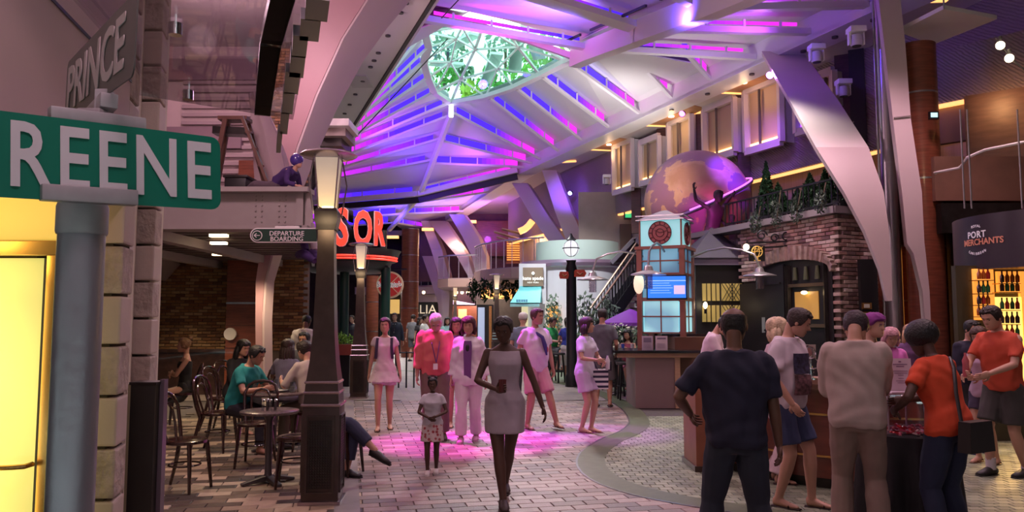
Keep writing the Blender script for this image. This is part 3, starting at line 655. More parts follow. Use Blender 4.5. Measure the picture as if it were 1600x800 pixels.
PB2 = [(.40, .23, .20), (.30, .17, .15), (.50, .36, .32), (.20, .12, .12), (.37, .24, .22), (.56, .46, .42)]
MORT = M('mortar', (.12, .09, .075), .9)
wb = struct(MB().bbox((-9, 16.7, 0), (-4.6, 16.95, 3.3)).build('wall_brick_left', MORT, base=False, smooth=0))
brickwall(wb, (-8.4, 16.68, .95), (1, 0, 0), (0, -1, 0), 2.35, 2.0, .2, .067, PB1)
brickwall(wb, (-5.2, 16.2, .95), (1, 0, 0), (0, -1, 0), .8, 6.5, .2, .067, PB1, limit=0)
MB().bbox((-5.25, 16.22, 0), (-4.4, 16.7, 7.6)).build('brick_pier', MORT, wb, world=True, smooth=0)
MB().bbox((-9, 16.6, 0), (-6.05, 16.7, .92)).build('wainscot', DWOOD, wb, world=True, smooth=0)
MB().bbox((-9, 16.56, .9), (-6.05, 16.7, .97)).build('rail', DWOOD, wb, world=True, smooth=0)
bpn = struct(MB().bbox((-6.05, 16.3, 0), (-5.2, 16.6, 2.9)).build('wall_veneer_left', BROWNP, base=False, smooth=0))
MB().bbox((-6.05, 16.28, 1.93), (-5.2, 16.3, 1.97)).build('metal_strip', STEEL, bpn, world=True)
for z in (.55, 1.0, 1.47, 2.4): MB().bbox((-6.05, 16.29, z), (-5.2, 16.3, z+.008)).build('joint', BLACK, bpn, world=True)
o = MB().tube([V(-5.93, 16.28, 1.3), V(-5.93, 16.22, 1.3)], .13, 24).build('wall_speaker', FR); tag(o, 'round white disc on the red brown panel behind the cafe tables', 'speaker')
# rear part of the cafe hall: dark
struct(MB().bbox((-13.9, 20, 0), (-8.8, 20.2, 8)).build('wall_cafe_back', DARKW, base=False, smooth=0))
# far left building behind sorrento's, dark greenery front
# ----------------------------------------------------------------- mezzanine bridge over the cafe
br = struct(MB().prism([V(-13.8, 9.9, 2.93), V(-2.62, 9.9, 2.93), V(-4.5, 17.4, 2.93), V(-13.8, 17.4, 2.93)], (0, 0, .25)).build('mezzanine_slab', M('grey painted steel', (.34, .30, .29), .5, var=.06, ns=3), base=False, smooth=0)); br.name = 'floor_mezzanine'
GST = M('grey painted steel')
m = MB().bbox((-13.8, 9.75, 2.78), (-2.62, 9.8, 3.27)); m.bbox((-13.8, 9.6, 3.24), (-2.58, 9.95, 3.3)); m.bbox((-13.8, 9.6, 2.76), (-2.58, 9.95, 2.81)); m.prism([V(-2.62, 9.7, 2.8), V(-2.56, 9.7, 2.8), V(-4.48, 17.4, 2.8), V(-4.54, 17.4, 2.8)], (0, 0, .45)); m.bbox((-2.75, 9.7, 2.8), (-2.66, 9.74, 3.25))
m.build('edge_beam', GST, br, world=True, smooth=0)
m = MB()
for x in (-3.38, -3.3, -3.08, -3.0):
    for z in (2.87, 2.94, 3.01, 3.08, 3.15, 3.2): m.ball((x+.1, 9.745, z), .014, 6, 4)
m.build('rivets', GST, br, world=True, kind='stuff')
for i in range(16): MB().bbox((-7.3, 10.2+i*.42, 2.86), (-2.75-.25*(.4+i*.42), 10.4+i*.42, 2.92)).build('slat', M('dark slat', (.11, .085, .085), .5), br, world=True, smooth=0)
for x in (-4.95, -6.4): MB().bbox((x-.1, 9.9, 2.72), (x+.1, 17.2, 2.86)).build('joist', GST, br, world=True, smooth=0)
quad('side_fascia', [(-5.45, 9.8, 2.8), (-7.3, 17, 2.8), (-7.6, 17, 2.45), (-5.9, 9.8, 2.2)], TAUPE, br)
for px, py in ((342, 366), (342, 378), (342, 389), (343, 396)):
    p = PZ(px, py, 2.82); o = MB().box((p.x, p.y, 2.8), (.24, .1, .04)).build('ceiling_lamp', LAMPW); tag(o, 'warm slot lamp under the mezzanine, %s of the row of four' % ('nearest', 'second nearest', 'third nearest', 'farthest')[[366, 378, 389, 396].index(py)], 'lamp', 'row of slot lamps under the mezzanine')
# upper left backdrop behind the glass canopy
lv = struct(MB().bbox((-13.9, 17.5, 3.2), (-4.75, 17.7, 8)).build('wall_upper_left', PINKP, base=False, smooth=0))
for i in range(22): MB().bbox((-7.6, 17.36, 3.6+i*.19), (-5.6, 17.48, 3.68+i*.19)).build('louvre', M('louvre', (.42, .32, .33), .5), lv, world=True, smooth=0)
MB().bbox((-6.2, 17.2, 3.3), (-5.1, 17.36, 5.2)).build('veneer_panel', BROWNP, lv, world=True, smooth=0)
for a in ((-9.2, 5.5), (-8.9, 7.1)): MB().bbox((a[0], 17.3, a[1]), (a[0]+3, 17.45, a[1]+.5)).build('beam_cover', M('mauve beam', (.28, .19, .22), .5), lv, world=True, smooth=0)
# ----------------------------------------------------------------- near left shop front
F = lambda y: -2.03-.2*(y-4)
YP = M('cream rendered plaster', (.62, .55, .46), .6, var=.05, ns=4, bump=.15)
nb = struct(MB().prism([V(F(.3), .3, 2.25), V(F(4.0), 4.0, 2.25), V(-7, 4.0, 2.25), V(-7, .3, 2.25)], (0, 0, 5.4)).build('wall_shop_left', PINKP, base=False, smooth=0))
MB().prism([V(F(.3)+.004, .3, 2.9), V(F(4.0)+.004, 4.0, 2.9), V(F(4.0)+.004, 4.0, 2.915), V(F(.3)+.004, .3, 2.915)], (.004, 0, 0)).build('joint_line', DARKM, nb, world=True, smooth=0)
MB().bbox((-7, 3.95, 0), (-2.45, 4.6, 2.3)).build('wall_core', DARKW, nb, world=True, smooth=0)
st_a, st_b = M('smooth limestone', (.56, .46, .42), .6, var=.05, ns=5, bump=.1), M('pitted limestone', (.46, .38, .34), .8, var=.22, ns=12, bump=1, bs=22)
def quoins(name, x0, x1, x1b, y0, y1, z0, z1, hh, par):
    z = z0; i = 0
    while z < z1:
        z2 = min(z+hh-.008, z1)
        MB().prism([V(x0, y0, z+.008), V(x1, y0, z+.008), V(x1b, y1, z+.008), V(x0, y1, z+.008)], (0, 0, z2-z-.008)).build(name, (st_a, st_b)[i % 2], par, world=True, smooth=0, bevel=.012); z += hh; i += 1
quoins('quoin_block', -2.36, -2.03, -2.085, 4.0, 4.22, -.06, 7.6, .262, nb)
MB().bbox((-2.34, 4.03, 0), (-2.10, 4.2, 7.6)).build('pillar_core', MORT, nb, world=True, smooth=0)
MB().prism([V(-2.5, 4.2, 0), V(-2.10, 4.2, 0), V(-2.565, 5.22, 0), V(-2.9, 5.22, 0)], (0, 0, 7.6)).build('pilaster', YP, nb, world=True, smooth=0)
quoins('quoin_block', -2.62, -2.43, -2.49, 5.2, 5.43, -.1, 7.6, .25, nb)
MB().prism([V(-7, 5.3, 0), V(-2.50, 5.3, 0), V(-2.56, 5.6, 0), V(-7, 5.6, 0)], (0, 0, 7.6)).build('return_wall', YP, nb, world=True, smooth=0)
# frosted glass door glowing yellow
dr = struct(MB().bbox((-3.4, 3.62, 1.95), (-2.12, 3.70, 2.02)).build('door_1', GOLD, base=False, smooth=0, bevel=.004))
MB().bbox((-2.20, 3.62, 0), (-2.12, 3.70, 1.95)).build('door_jamb', GOLD, dr, world=True, bevel=.004)
MB().bbox((-2.235, 3.66, .0), (-2.205, 3.69, 1.94)).build('door_edge', BLACK, dr, world=True)
fg = M('frosted glass lit from the shop', (.75, .75, .35), .35, var=.0, emit=(.68, .62, .13), es=.62)
nt = fg.node_tree; ng = nt.nodes.new('ShaderNodeTexNoise'); ng.inputs['Scale'].default_value = 1.6; tcn = nt.nodes.new('ShaderNodeTexCoord'); nt.links.new(tcn.outputs['Object'], ng.inputs['Vector'])
rp_ = nt.nodes.new('ShaderNodeValToRGB'); rp_.color_ramp.elements[0].position = .35; rp_.color_ramp.elements[1].position = .68
rp_.color_ramp.elements[0].color = (.40, .40, .11, 1); rp_.color_ramp.elements[1].color = (.90, .78, .17, 1)
nt.links.new(ng.outputs['Fac'], rp_.inputs[0]); nt.links.new(rp_.outputs[0], nt.nodes['Principled BSDF'].inputs['Emission Color'])
MB().bbox((-3.4, 3.67, .02), (-2.24, 3.69, 1.94)).build('frosted_pane', fg, dr, world=True, smooth=0)
MB().tube([V(-2.22, 3.62, .98), V(-2.22, 3.56, .98), V(-2.26, 3.54, .98), V(-2.38, 3.54, .975)], .012, 8).build('door_handle', GOLD, dr, world=True)
lt = struct(MB().bbox((-3.4, 3.68, 2.03), (-2.12, 3.72, 2.25)).build('window_1', M('transom lit yellow', (.8, .6, .2), .5, emit=(.80, .50, .08), es=.75), base=False, smooth=0))
lamp('POINT', (-2.7, 3.2, 2.1), (1, .68, .2), 4, size=.1)
lamp('AREA', (-2.8, 3.55, 1.1), (1, .75, .25), 12, (-2.2, 4.4, 1.1), .8, size_y=1.6)
# glass canopy over the pavement with steel edge channel
gc = thing('glass_canopy', 'clear glass canopy with chrome point fixings above the street sign', 'canopy', (-1.8, 3.6, 3.0))
cz = 3.0; e0, e1 = PZ(500, -40, cz), PZ(458, 187, cz)
MB().prism([PZ(200, 146, cz), e1, e0, V(-1.5, 2.0, cz), V(-2.2, 2.0, cz)], (0, 0, .02)).build('pane', glassmat('smoky canopy glass', (.72, .70, .72), .10), gc, world=True, smooth=0)
MB().bar(PZ(447, -30, 3.03), PZ(424, 60, 3.03), .1, .06).build('edge_channel', DARKM, gc, world=True, smooth=0)
MB().bar(PZ(423, 64, 3.03), PZ(410, 174, 3.03), .1, .06).build('edge_channel', DARKM, gc, world=True, smooth=0)
steps = [(497, -10, 22), (486, 22, 20), (470, 48, 16), (466, 80, 17), (458, 106, 18), (452, 138, 15), (446, 170, 12), (438, 200, 8)]
for (px, py, w) in steps:
    p = PZ(px, py, 2.95); q = PZ(px-3, py+34, 2.95); MB().bar(p, q, w*.0042, .05).build('bracket_plate', M('grey steel plate', (.20, .19, .21), .4, .5), gc, world=True, smooth=0)
for i, (px, py) in enumerate(((98, 34), (274, 50), (294, 152))):
    p = PZ(px, py, 2.97); MB().tube([p-V(0, 0, .015), p+V(0, 0, .04)], .03, 12).build('point_fixing', CHROME, gc, world=True)
o = MB().box(PZ(462, 70, 2.98), (.02, .03, .03)).build('warm_spot', LAMPW, gc, world=True)
# ----------------------------------------------------------------- brown round pillar and far storefronts
def column(name, lab, px, Y, r, z1, mat, bands=()):
    x = ray(px, 495)[0]/ray(px, 495)[1]*Y
    t = thing(name, lab, 'column', (x, Y, 0)); MB().cyl((0, 0, 0), r, z1, 28).build('shaft', mat, t)
    for z in bands: MB().cyl((0, 0, z), r*1.012, .03, 28).build('metal_band', STEEL, t)
    return t
column('round_pillar', 'red brown clad round pillar beside the round pizza sign', 640, 32, .36, 5.3, BROWNP, (1.0, 2.0, 3.1, 4.2, 5.3))
column('round_pillar', 'dark round pillar close behind the pizza sign', 597, 27, .13, 4.7, DARKM)
column('round_pillar', 'brown clad pillar under the pizza sign', 583, 29, .28, 3.2, BROWNP, (1.1, 2.2))
column('round_pillar', 'brown pillar under the curved balcony by the plants', 762, 36, .3, 3.1, BROWNP, (1.1,))
sp = column('silver_pipe', 'tall brushed silver pipe column between the white V limbs', 1399, 13.4, .14, 7.7, M('silver pipe', (.42, .40, .43), .32, .85, var=.12, ns=3, stripes=(1, 1, .3)), (4.35,))
MB().tube([V(-.2, -.03, 0), V(-.2, -.03, 7.6)], .022, 8).build('side_pipe', STEEL, sp)
bw = struct(MB().bbox((6.55, 13.6, 0), (8.9, 13.9, 4.2)).build('wall_wood_right', BROWNP, base=False, smooth=0))
for z in (.95, 1.93, 2.9, 3.85): MB().bbox((6.55, 13.57, z), (7.7, 13.6, z+.03)).build('metal_strip', STEEL, bw, world=True, smooth=0)
MB().bbox((7.13, 13.55, .2), (7.18, 13.59, 2.85)).build('light_slot', M('amber tube light', (1, .5, .1), .5, emit=(1, .36, .06), es=2.2), bw, world=True, smooth=0)
wc = column('round_pillar', 'tall red brown clad round column right of the silver pipe', 1450, 13.15, .30, 6.4, BROWNP, (4.0, 5.5))
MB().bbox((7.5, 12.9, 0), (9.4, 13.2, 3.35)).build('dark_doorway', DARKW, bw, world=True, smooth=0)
MB().bbox((7.15, 12.7, 3.05), (8.5, 12.9, 3.55)).build('bulkhead', DARKM, bw, world=True, smooth=0)
MB().bbox((7.1, 12.75, 3.6), (10, 13.1, 4.35)).build('balcony_fascia', M('mid brown panel', (.22, .11, .08), .4, var=.15, ns=3), bw, world=True, smooth=0)
MB().prism([V(8.1, 13.5, 4.3), V(10.4, 11.6, 4.3), V(10.4, 11.6, 5.6), V(8.1, 13.5, 5.6)], (.1, .1, 0)).build('wood_panel', M('walnut panel', (.19, .10, .08), .4, var=.2, ns=3, stripes=(1, 1, 5)), bw, world=True, smooth=0)
# tiled blade hanging over the right shops
tb = struct(MB().prism([V(7.9, 14.3, 5.6), V(9.3, 12.6, 5.6), V(9.3, 12.6, 6.65), V(7.9, 14.3, 6.65)], (.1, .1, 0)).build('wall_tiled_right', TILE, base=False, smooth=0))
MB().bar((7.95, 14.3, 5.6), (9.3, 12.65, 5.6), .14, .06).build('led_line', COVE, tb, world=True, smooth=0)
MB().prism([V(7.95, 14.36, 4.9), V(10, 12.0, 4.9), V(10, 12.0, 5.58), V(7.95, 14.36, 5.58)], (.1, .1, 0)).build('lit_band', M('tan band', (.35, .2, .12), .6), tb, world=True, smooth=0)
lamp('SPOT', (8.0, 12.6, 5.45), (1, .5, .2), 30, (8.9, 13.3, 5.2), .1, 120, 1)
MB().bbox((9.2, 12.2, 4.4), (9.45, 12.5, 8)).build('dark_post', DARKM, tb, world=True, smooth=0)
# ================================================================= MIDDLE GROUND AND FAR BACKGROUND
GL = glassmat('clear glass', (.93, .95, .95), .06)
def gx(px, Y): r = ray(px, 495); return r[0]/r[1]*Y
def B2(x0, y0, x1, y1, Y, d=.1):
    """box whose front fills a picture rectangle at depth Y"""
    a, b = PY(x0, y1, Y), PY(x1, y0, Y); return (a.x, Y, a.z), (b.x, Y+d, b.z)
# ----------------------------------------------------------------- far wall with shops and balcony (deck above)
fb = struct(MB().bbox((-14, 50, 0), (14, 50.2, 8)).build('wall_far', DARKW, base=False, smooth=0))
def fpart(name, x0, y0, x1, y1, Y, mat, d=.12, par=None): return MB().bbox(*B2(x0, y0, x1, y1, Y, d)).build(name, mat, par or fb, world=True, smooth=0)
GLOW = M('bright shop glow', (1, .95, .85), .5, emit=(1, .93, .80), es=1.1); ORG = M('orange lit display', (1, .5, .15), .5, emit=(.85, .36, .07), es=.8)
fpart('shop_front', 560, 400, 640, 560, 46, DARKW); fpart('lit_window', 603, 468, 624, 490, 45.8, M('amber glow', (1, .6, .2), .5, emit=(.8, .5, .15), es=.7))
fpart('veneer_wall', 655, 490, 700, 552, 45, BROWNP); fpart('veneer_wall', 700, 478, 765, 556, 44, BROWNP)
fpart('shop_panel', 648, 470, 676, 500, 44.5, BLACK)
sg = thing('shop_sign', 'black shop fascia with pale letters ending in ALIA', 'sign', tuple(PY(660, 500, 44.3)))
MB().bbox(*B2(640, 473, 678, 497, 44.3, .1)).build('board', BLACK, sg, world=True, smooth=0)
p = PY(662, 484, 44.25); text('ALIA', .72, M('pale lettering', (.8, .7, .55), .5, emit=(.6, .5, .35), es=.6), sg, Matrix.Translation(p), world=True)
fpart('lit_doorway', 716, 483, 729, 500, 43.8, M('amber glow'))
fpart('bright_aisle', 560, 492, 600, 540, 43, M('pale wall', (.6, .55, .5), .6)); 
# arcs of the upper deck edge
DK = M('deck edge rose metal', (.62, .42, .36), .35, .3)
mez = struct(MB().prism([V(-9, 44, 2.95), V(-3.7, 43, 2.95), V(-3.7, 50, 2.95), V(-9, 50, 2.95)], (0, 0, .4)).build('floor_upper_far', MAUVE, base=False, smooth=0))
def deck(pts, z0, z1, back, name='deck_slab'):
    P = [V(x, y, z0) for x, y in pts]; P += [V(back[1][0], back[1][1], z0), V(back[0][0], back[0][1], z0)]
    MB().prism(P, (0, 0, z1-z0)).build(name, MAUVE, mez, world=True, smooth=0)
    for i, (a, b) in enumerate(zip(pts, pts[1:])): MB().bar((a[0], a[1]-.04, (z0+z1)/2), (b[0], b[1]-.04, (z0+z1)/2), .1, z1-z0-.06).build('edge_band', DK, mez, world=True, smooth=0)
    m = MB(); n_ = 0
    for a, b in zip(pts, pts[1:]):
        L = (Vector(b)-Vector(a)).length; k = max(2, int(L/.45))
        for j in range(k): q = Vector(a)+(Vector(b)-Vector(a))*j/k; m.bar((q.x, q.y, z1), (q.x, q.y, z1+1.05), .035)
    m.build('baluster', STEEL, mez, world=True, kind='stuff', smooth=0)
    MB().tube([V(a[0], a[1], z1+1.08) for a in pts], .035, 6).build('handrail', STEEL, mez, world=True)
    for a, b in zip(pts, pts[1:]): MB().bar((a[0], a[1]+.03, z1+.52), (b[0], b[1]+.03, z1+.52), .012, .95).build('balustrade_pane', GL, mez, world=True, smooth=0)
deck([(-6, 44), (-3.9, 43)], 2.95, 3.45, [(-6, 50), (-3.9, 50)])
deck([(-3.6, 37.6), (-3.0, 36.6), (-1.6, 36.2)], 3.05, 3.5, [(-3.6, 46), (-1.6, 46)])
arc = [(gx(742, 33.6), 33.6), (gx(752, 32.2), 32.2), (gx(775, 31), 31), (gx(800, 30.2), 30.2), (gx(835, 29.6), 29.6), (gx(850, 29.4), 29.4)]
deck(arc, 3.15, 3.62, [(-1.5, 44), (3, 44)])
# dark wooden wall and warm slats above the balcony
fpart('upper_wall', 655, 330, 1000, 440, 43, M('burgundy wall', (.10, .035, .03), .5, var=.25, ns=2)); fpart('beige_pier', 905, 300, 1000, 470, 28.5, TAUPE); fpart('dark_niche', 970, 350, 986, 430, 28.3, M('brown niche', (.10, .06, .05), .5))
fpart('veneer_panel', 744, 345, 800, 400, 42.5, BROWNP)
for i in range(9): fpart('warm_slat', 792, 376+i*3.6, 832, 377.8+i*3.6, 40, M('orange lit slat', (1, .5, .1), .5, emit=(1, .42, .08), es=.75))  # warm light on the slats put in as emission
for i in range(6): fpart('warm_slat', 832, 372+i*3.6, 858, 373.8+i*3.6, 39.8, M('orange lit slat'))
fpart('slat_backing', 791, 372, 860, 412, 40.3, BROWNP)
for i, (x0, y0, x1, y1) in enumerate(((772, 362, 812, 374), (776, 370, 800, 378), (784, 358, 830, 368))):
    MB().bar(PY(x0, y0, 38), PY(x1, y1, 38), .8, .05).build('ceiling_fin', M('grey brown fin', (.25, .19, .16), .5), fb, world=True, smooth=0)
MB().tube([PY(811, 362, 36), PY(820, 358, 36), PY(826, 353, 36), PY(832, 345, 36)], .16, 8).build('warm_cove', COVE, fb, world=True)
fpart('soffit_far', 655, 345, 760, 352, 45, TAUPE)
for x, y in ((668, 358), (735, 346), (613, 370)): MB().bbox(*B2(x-9, y-2, x+9, y+2, 41, .3)).build('led_panel', COVE, fb, world=True, smooth=0)
fpart('pale_soffit', 600, 360, 628, 368, 44, MAUVE)
# under the balcony: display windows, soffit with violet light put into its colour, spots
fpart('display_wall', 752, 452, 822, 467, 35, ORG); fpart('dark_base', 745, 467, 850, 560, 34.8, DARKW)
for x in (765, 776, 788, 800, 811): fpart('display_mullion', x, 452, x+1.5, 467, 34.9, BROWNP)
for x in (700, 713, 722, 731, 651, 662): o = MB().ball(PY(x, 457, 42.5), .09, 8, 6).build('soffit_spot', LAMPW, fb, world=True)
fpart('violet_lit_bulkhead', 688, 446, 742, 476, 43, M('violet lit soffit', (.42, .26, .48), .6))
fpart('tan_bulkhead', 646, 448, 688, 472, 43.6, MAUVE)
for i in range(6):
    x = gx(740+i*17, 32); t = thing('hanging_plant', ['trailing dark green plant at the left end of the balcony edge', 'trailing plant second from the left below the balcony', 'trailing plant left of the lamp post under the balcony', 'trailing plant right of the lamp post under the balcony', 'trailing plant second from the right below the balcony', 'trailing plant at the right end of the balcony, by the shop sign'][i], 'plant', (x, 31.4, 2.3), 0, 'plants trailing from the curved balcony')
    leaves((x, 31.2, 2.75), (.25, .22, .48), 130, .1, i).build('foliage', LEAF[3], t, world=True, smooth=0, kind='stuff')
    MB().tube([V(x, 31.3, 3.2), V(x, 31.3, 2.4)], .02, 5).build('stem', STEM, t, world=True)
# info pillar
ip = thing('display_stand', 'tall dark display stand with a pale screen below the balcony', 'display stand', (gx(758, 28), 28, 0))
for nm, a, b, mt in (('case', (-.3, 0, 0), (.3, .3, 2.1), BLACK), ('screen', (-.26, -.02, .5), (-.02, 0, 2.0), M('pale blue screen', (.5, .6, .8), .4, emit=(.35, .4, .6), es=.6)), ('side_trim', (.14, -.02, .3), (.24, 0, 2.05), GOLD)): MB().bbox(a, b).build(nm, mt, ip, smooth=0)
lamp('AREA', (-2.5, 44, 2.8), (1, .85, .7), 260, (-3, 45, 0), 3)
lamp('AREA', (-1.0, 33.5, 2.9), (1, .8, .6), 120, (-1, 34, 0), 1.5)
lamp('AREA', (-5.2, 34, 2.9), (1, .95, .9), 420, (-5.2, 34, 0), 3)
lamp('POINT', (-2.6, 39, 5.6), (1, .6, .35), 120, size=.3)
lamp('POINT', (1.0, 37, 5.2), (1, .55, .3), 160, size=.3)
# ----------------------------------------------------------------- white round counter, shop sign, awning
WD = M('white glossy cladding', (.75, .76, .80), .35, var=.04, ns=1, stripes=(3, 3, .2))
rd = thing('round_kiosk', 'white round kiosk with a pale green glass rim behind the globe lamp', 'kiosk', (gx(902, 26.4), 26.4, 0))
MB().lathe([(1.75, 0), (1.75, 3.25), (1.95, 3.3), (1.95, 3.5), (1.55, 3.5)], n=48).build('drum', WD, rd)
MB().lathe([(1.42, 3.5), (1.42, 4.18), (1.38, 4.18), (1.38, 3.5)], n=40).build('glass_rim', M('pale green glass', (.55, .68, .62), .2, emit=(.3, .42, .38), es=.25), rd)
MB().lathe([(1.96, 3.3), (2.0, 3.4), (1.96, 3.5)], n=48).build('rim_band', M('rim mauve', (.35, .25, .35), .3, .5), rd)
for x, w in ((864, 14), ): 
    MB().bbox(*B2(x-8, 478, x+8, 512, 24.5, .1)).build('lit_window', ORG, rd, world=True, smooth=0); MB().bbox(*B2(x-10, 474, x+10, 478, 24.45, .1)).build('window_head', FR, rd, world=True, smooth=0)
wc2 = thing('white_wall_bay', 'white curved shop wall behind the planted trees', 'shop wall', (gx(960, 25), 25, 0))
MB().bbox(*B2(925, 412, 1000, 560, 26.3, .2)).build('panel', WD, wc2, world=True, smooth=0)
MB().bbox(*B2(852, 470, 860, 560, 24.6, .2)).build('pilaster', FR, wc2, world=True, smooth=0)
MB().bbox(*B2(815, 475, 852, 560, 26, .2)).build('shop_window', M('shop window glow', (.8, .7, .4), .4, emit=(.75, .68, .4), es=.7), wc2, world=True, smooth=0)
MB().bbox(*B2(811, 412, 853, 475, 24.62, .25)).build('fascia_panel', WD, wc2, world=True, smooth=0)
ks = thing('shop_sign', 'taupe shop sign reading kate spade above the blue awning', 'sign', tuple(PY(835, 450, 24.5)))
MB().bbox(*B2(817, 418, 849, 447, 24.5, .1)).build('board', M('taupe sign', (.28, .20, .13), .5), ks, world=True, smooth=0)
SGNW = M('white sign lettering', (.9, .9, .88), .5, emit=(.9, .88, .8), es=.8)
p = PY(833, 435, 24.44); text('kate spade', .155, SGNW, ks, Matrix.Translation(p), world=True, off=.003)
p = PY(833, 441.5, 24.44); text('NEW YORK', .07, SGNW, ks, Matrix.Translation(p), world=True)
p = PY(833, 428, 24.44); MB().tube([p+V(0, 0, -.04), p+V(0, 0, .0), p+V(0, 0, .04), p+V(0, 0, .07)], [.01, .05, .05, .01], 8).build('spade_mark', SGNW, ks, world=True)
AQ = M('aqua canvas', (.16, .62, .66), .6)
aw = thing('awning', 'aqua blue canvas awning under the kate spade sign', 'awning', tuple(PY(825, 475, 23.4)))
a, b, c, d = PY(797, 473, 23.2), PY(843, 473, 23.2), PY(845, 446, 24.62), PY(813, 447, 24.62)
MB().prism([a, b, c, d], (0, 0, -.03)).build('canopy', AQ, aw, world=True, smooth=0); MB().prism([b, c, PY(846, 473, 24.4)], (.02, 0, 0)).build('side', AQ, aw, world=True, smooth=0)
MB().prism([a, b, b-V(0, 0, .12), a-V(0, 0, .12)], (0, .02, 0)).build('valance', M('pale aqua valance', (.35, .75, .75), .6), aw, world=True, smooth=0)
for k in range(6): q = PY(808+k*3, 470, 23.15); MB().box(q, (.035, .01, .08)).build('blue_mark', M('blue lettering', (.03, .08, .35)), aw, world=True, smooth=0)
# gable above the stair
gb = thing('gable_roof', 'small dark gabled roof above the staircase behind the clock tower', 'roof', tuple(PY(985, 412, 24)))
MB().prism([PY(957, 410, 24), PY(1012, 410, 24), PY(1012, 385, 24), PY(992, 374, 24)], (0, 1, 0)).build('gable', M('charcoal roof', (.035, .03, .04), .5), gb, world=True, smooth=0)
for q0, q1 in (((955, 411), (991, 373)), ((991, 373), (1014, 392))): MB().bar(PY(*q0, 23.9), PY(*q1, 23.9), .12, .12).build('roof_edge', M('grey edge', (.16, .14, .17)), gb, world=True, smooth=0)
# ----------------------------------------------------------------- staircase
stt = thing('staircase', 'dark open staircase with slender balusters rising behind the globe lamp', 'staircase', (gx(965, 21.5), 21.5, 0))
N_ST = 15; x0, x1 = gx(896, 21.5), gx(1012, 21.5); zt = 2.95
for i in range(N_ST):
    t0 = i/N_ST; x = x0+(x1-x0)*t0+.35; MB().bbox((x, 21.6, zt*t0+.1), (x+.32, 23.2, zt*t0+.15)).build('tread', M('stair tread', (.08, .06, .07), .4), stt, world=True, smooth=0)
    MB().bbox((x+.28, 21.6, zt*t0), (x+.32, 23.2, zt*t0+.1)).build('riser', DARKM, stt, world=True, smooth=0)
IRON = M('black iron', (.02, .02, .025), .4, .5)
for yy in (21.5, 23.25):
    MB().bar((x0, yy, .1), (x1, yy, zt+.05), .06, .28).build('stringer', IRON, stt, world=True, smooth=0)
    MB().tube([V(x0-.5, yy, .9), V(x0, yy, 1.0), V(x1, yy, zt+.95)], .035, 6).build('handrail', M('dull bronze rail', (.25, .16, .12), .4, .6), stt, world=True)
    for i in range(24):
        t0 = (i+.5)/24; x = x0+(x1-x0)*t0; MB().bar((x, yy, zt*t0+.1), (x, yy, zt*t0+.95), .028).build('baluster', IRON, stt, world=True, smooth=0)
# low fence left of the stair, potted trees
fn = thing('low_fence', 'low black iron fence in front of the round kiosk', 'fence', (gx(865, 22.5), 22.5, 0))
fa, fbk = gx(840, 22.5), gx(905, 22.5)
for z in (.35, 1.0): MB().bar((fa, 22.5, z), (fbk, 22.5, z), .035).build('rail', IRON, fn, world=True, smooth=0)
for i in range(9): x = fa+(fbk-fa)*i/8; MB().bar((x, 22.5, 0), (x, 22.5, 1.0), .03).build('post', IRON, fn, world=True, smooth=0)
POTM = M('dark planter', (.05, .05, .055), .5)
def tree(px, Y, ztop, r, lab, grp, li=4, z0=0, shape='ball', n=420, pot=True, sz=.07, cat='tree', nm='potted_tree'):
    x = gx(px, Y); t = thing(nm, lab, cat, (x, Y, z0), 0, grp); h = ztop-z0
    if pot: MB().lathe([(.16, 0), (.24, .42), (.26, .45), (.2, .45)], n=16).build('pot', POTM, t)
    MB().tube([V(0, 0, .2 if pot else 0), V(.02, 0, h*.6)], .025, 6).build('trunk', STEM, t)
    zc = (.5 if pot else .05); leaves((0, 0, (h+zc)/2), (r, r, (h-zc)/2), n, sz, int(px), shape).build('foliage', LEAF[li], t, smooth=0, kind='stuff'); return t
tree(865, 23.9, 2.4, .3, 'slender potted tree left of the globe lamp post', 'potted trees by the staircase')
tree(915, 20.9, 2.35, .34, 'potted tree just right of the globe lamp post', 'potted trees by the staircase')
tree(950, 20.9, 2.3, .36, 'potted tree in front of the staircase', 'potted trees by the staircase')
# flower planter and purple parasols on the terrace
fp = thing('flower_planter', 'planter box of pale flowers on the terrace left of the clock tower', 'planter', (gx(966, 18.6), 18.6, 0))
MB().bbox((-.75, -.25, 0), (.75, .25, .72)).build('box', POTM, fp, smooth=0); leaves((0, 0, 1.05), (.75, .35, .4), 420, .06, 5).build('foliage', LEAF[4], fp, smooth=0, kind='stuff'); leaves((-.1, -.1, 1.2), (.62, .35, .34), 110, .05, 9).build('flowers', M('cream petals', (.75, .72, .6), .6), fp, smooth=0, kind='stuff')
for px, py, Y, lab in ((985, 488, 19.8, 'purple parasol left of the clock tower'), (1003, 481, 24.8, 'second purple parasol behind the clock tower')):
    c = PY(px, py, Y); t = thing('parasol', lab, 'parasol', (c.x, Y, 0), 0, 'purple terrace parasols')
    MB().lathe([(.04, c.z+.08), (.3, c.z-.04), (.75, c.z-.26), (.76, c.z-.34), (.72, c.z-.28), (.1, c.z)], n=12).build('canopy', M('purple canvas', (.22, .03, .42), .6), t); MB().cyl((0, 0, 0), .025, c.z, 8).build('pole', STEEL, t); MB().cyl((0, 0, 0), .25, .06, 16).build('base', IRON, t)
lamp('SPOT', (3.0, 17.0, 6.8), (.6, .1, 1), 420, (3.6, 20.4, 1.5), .15, 22, .8)
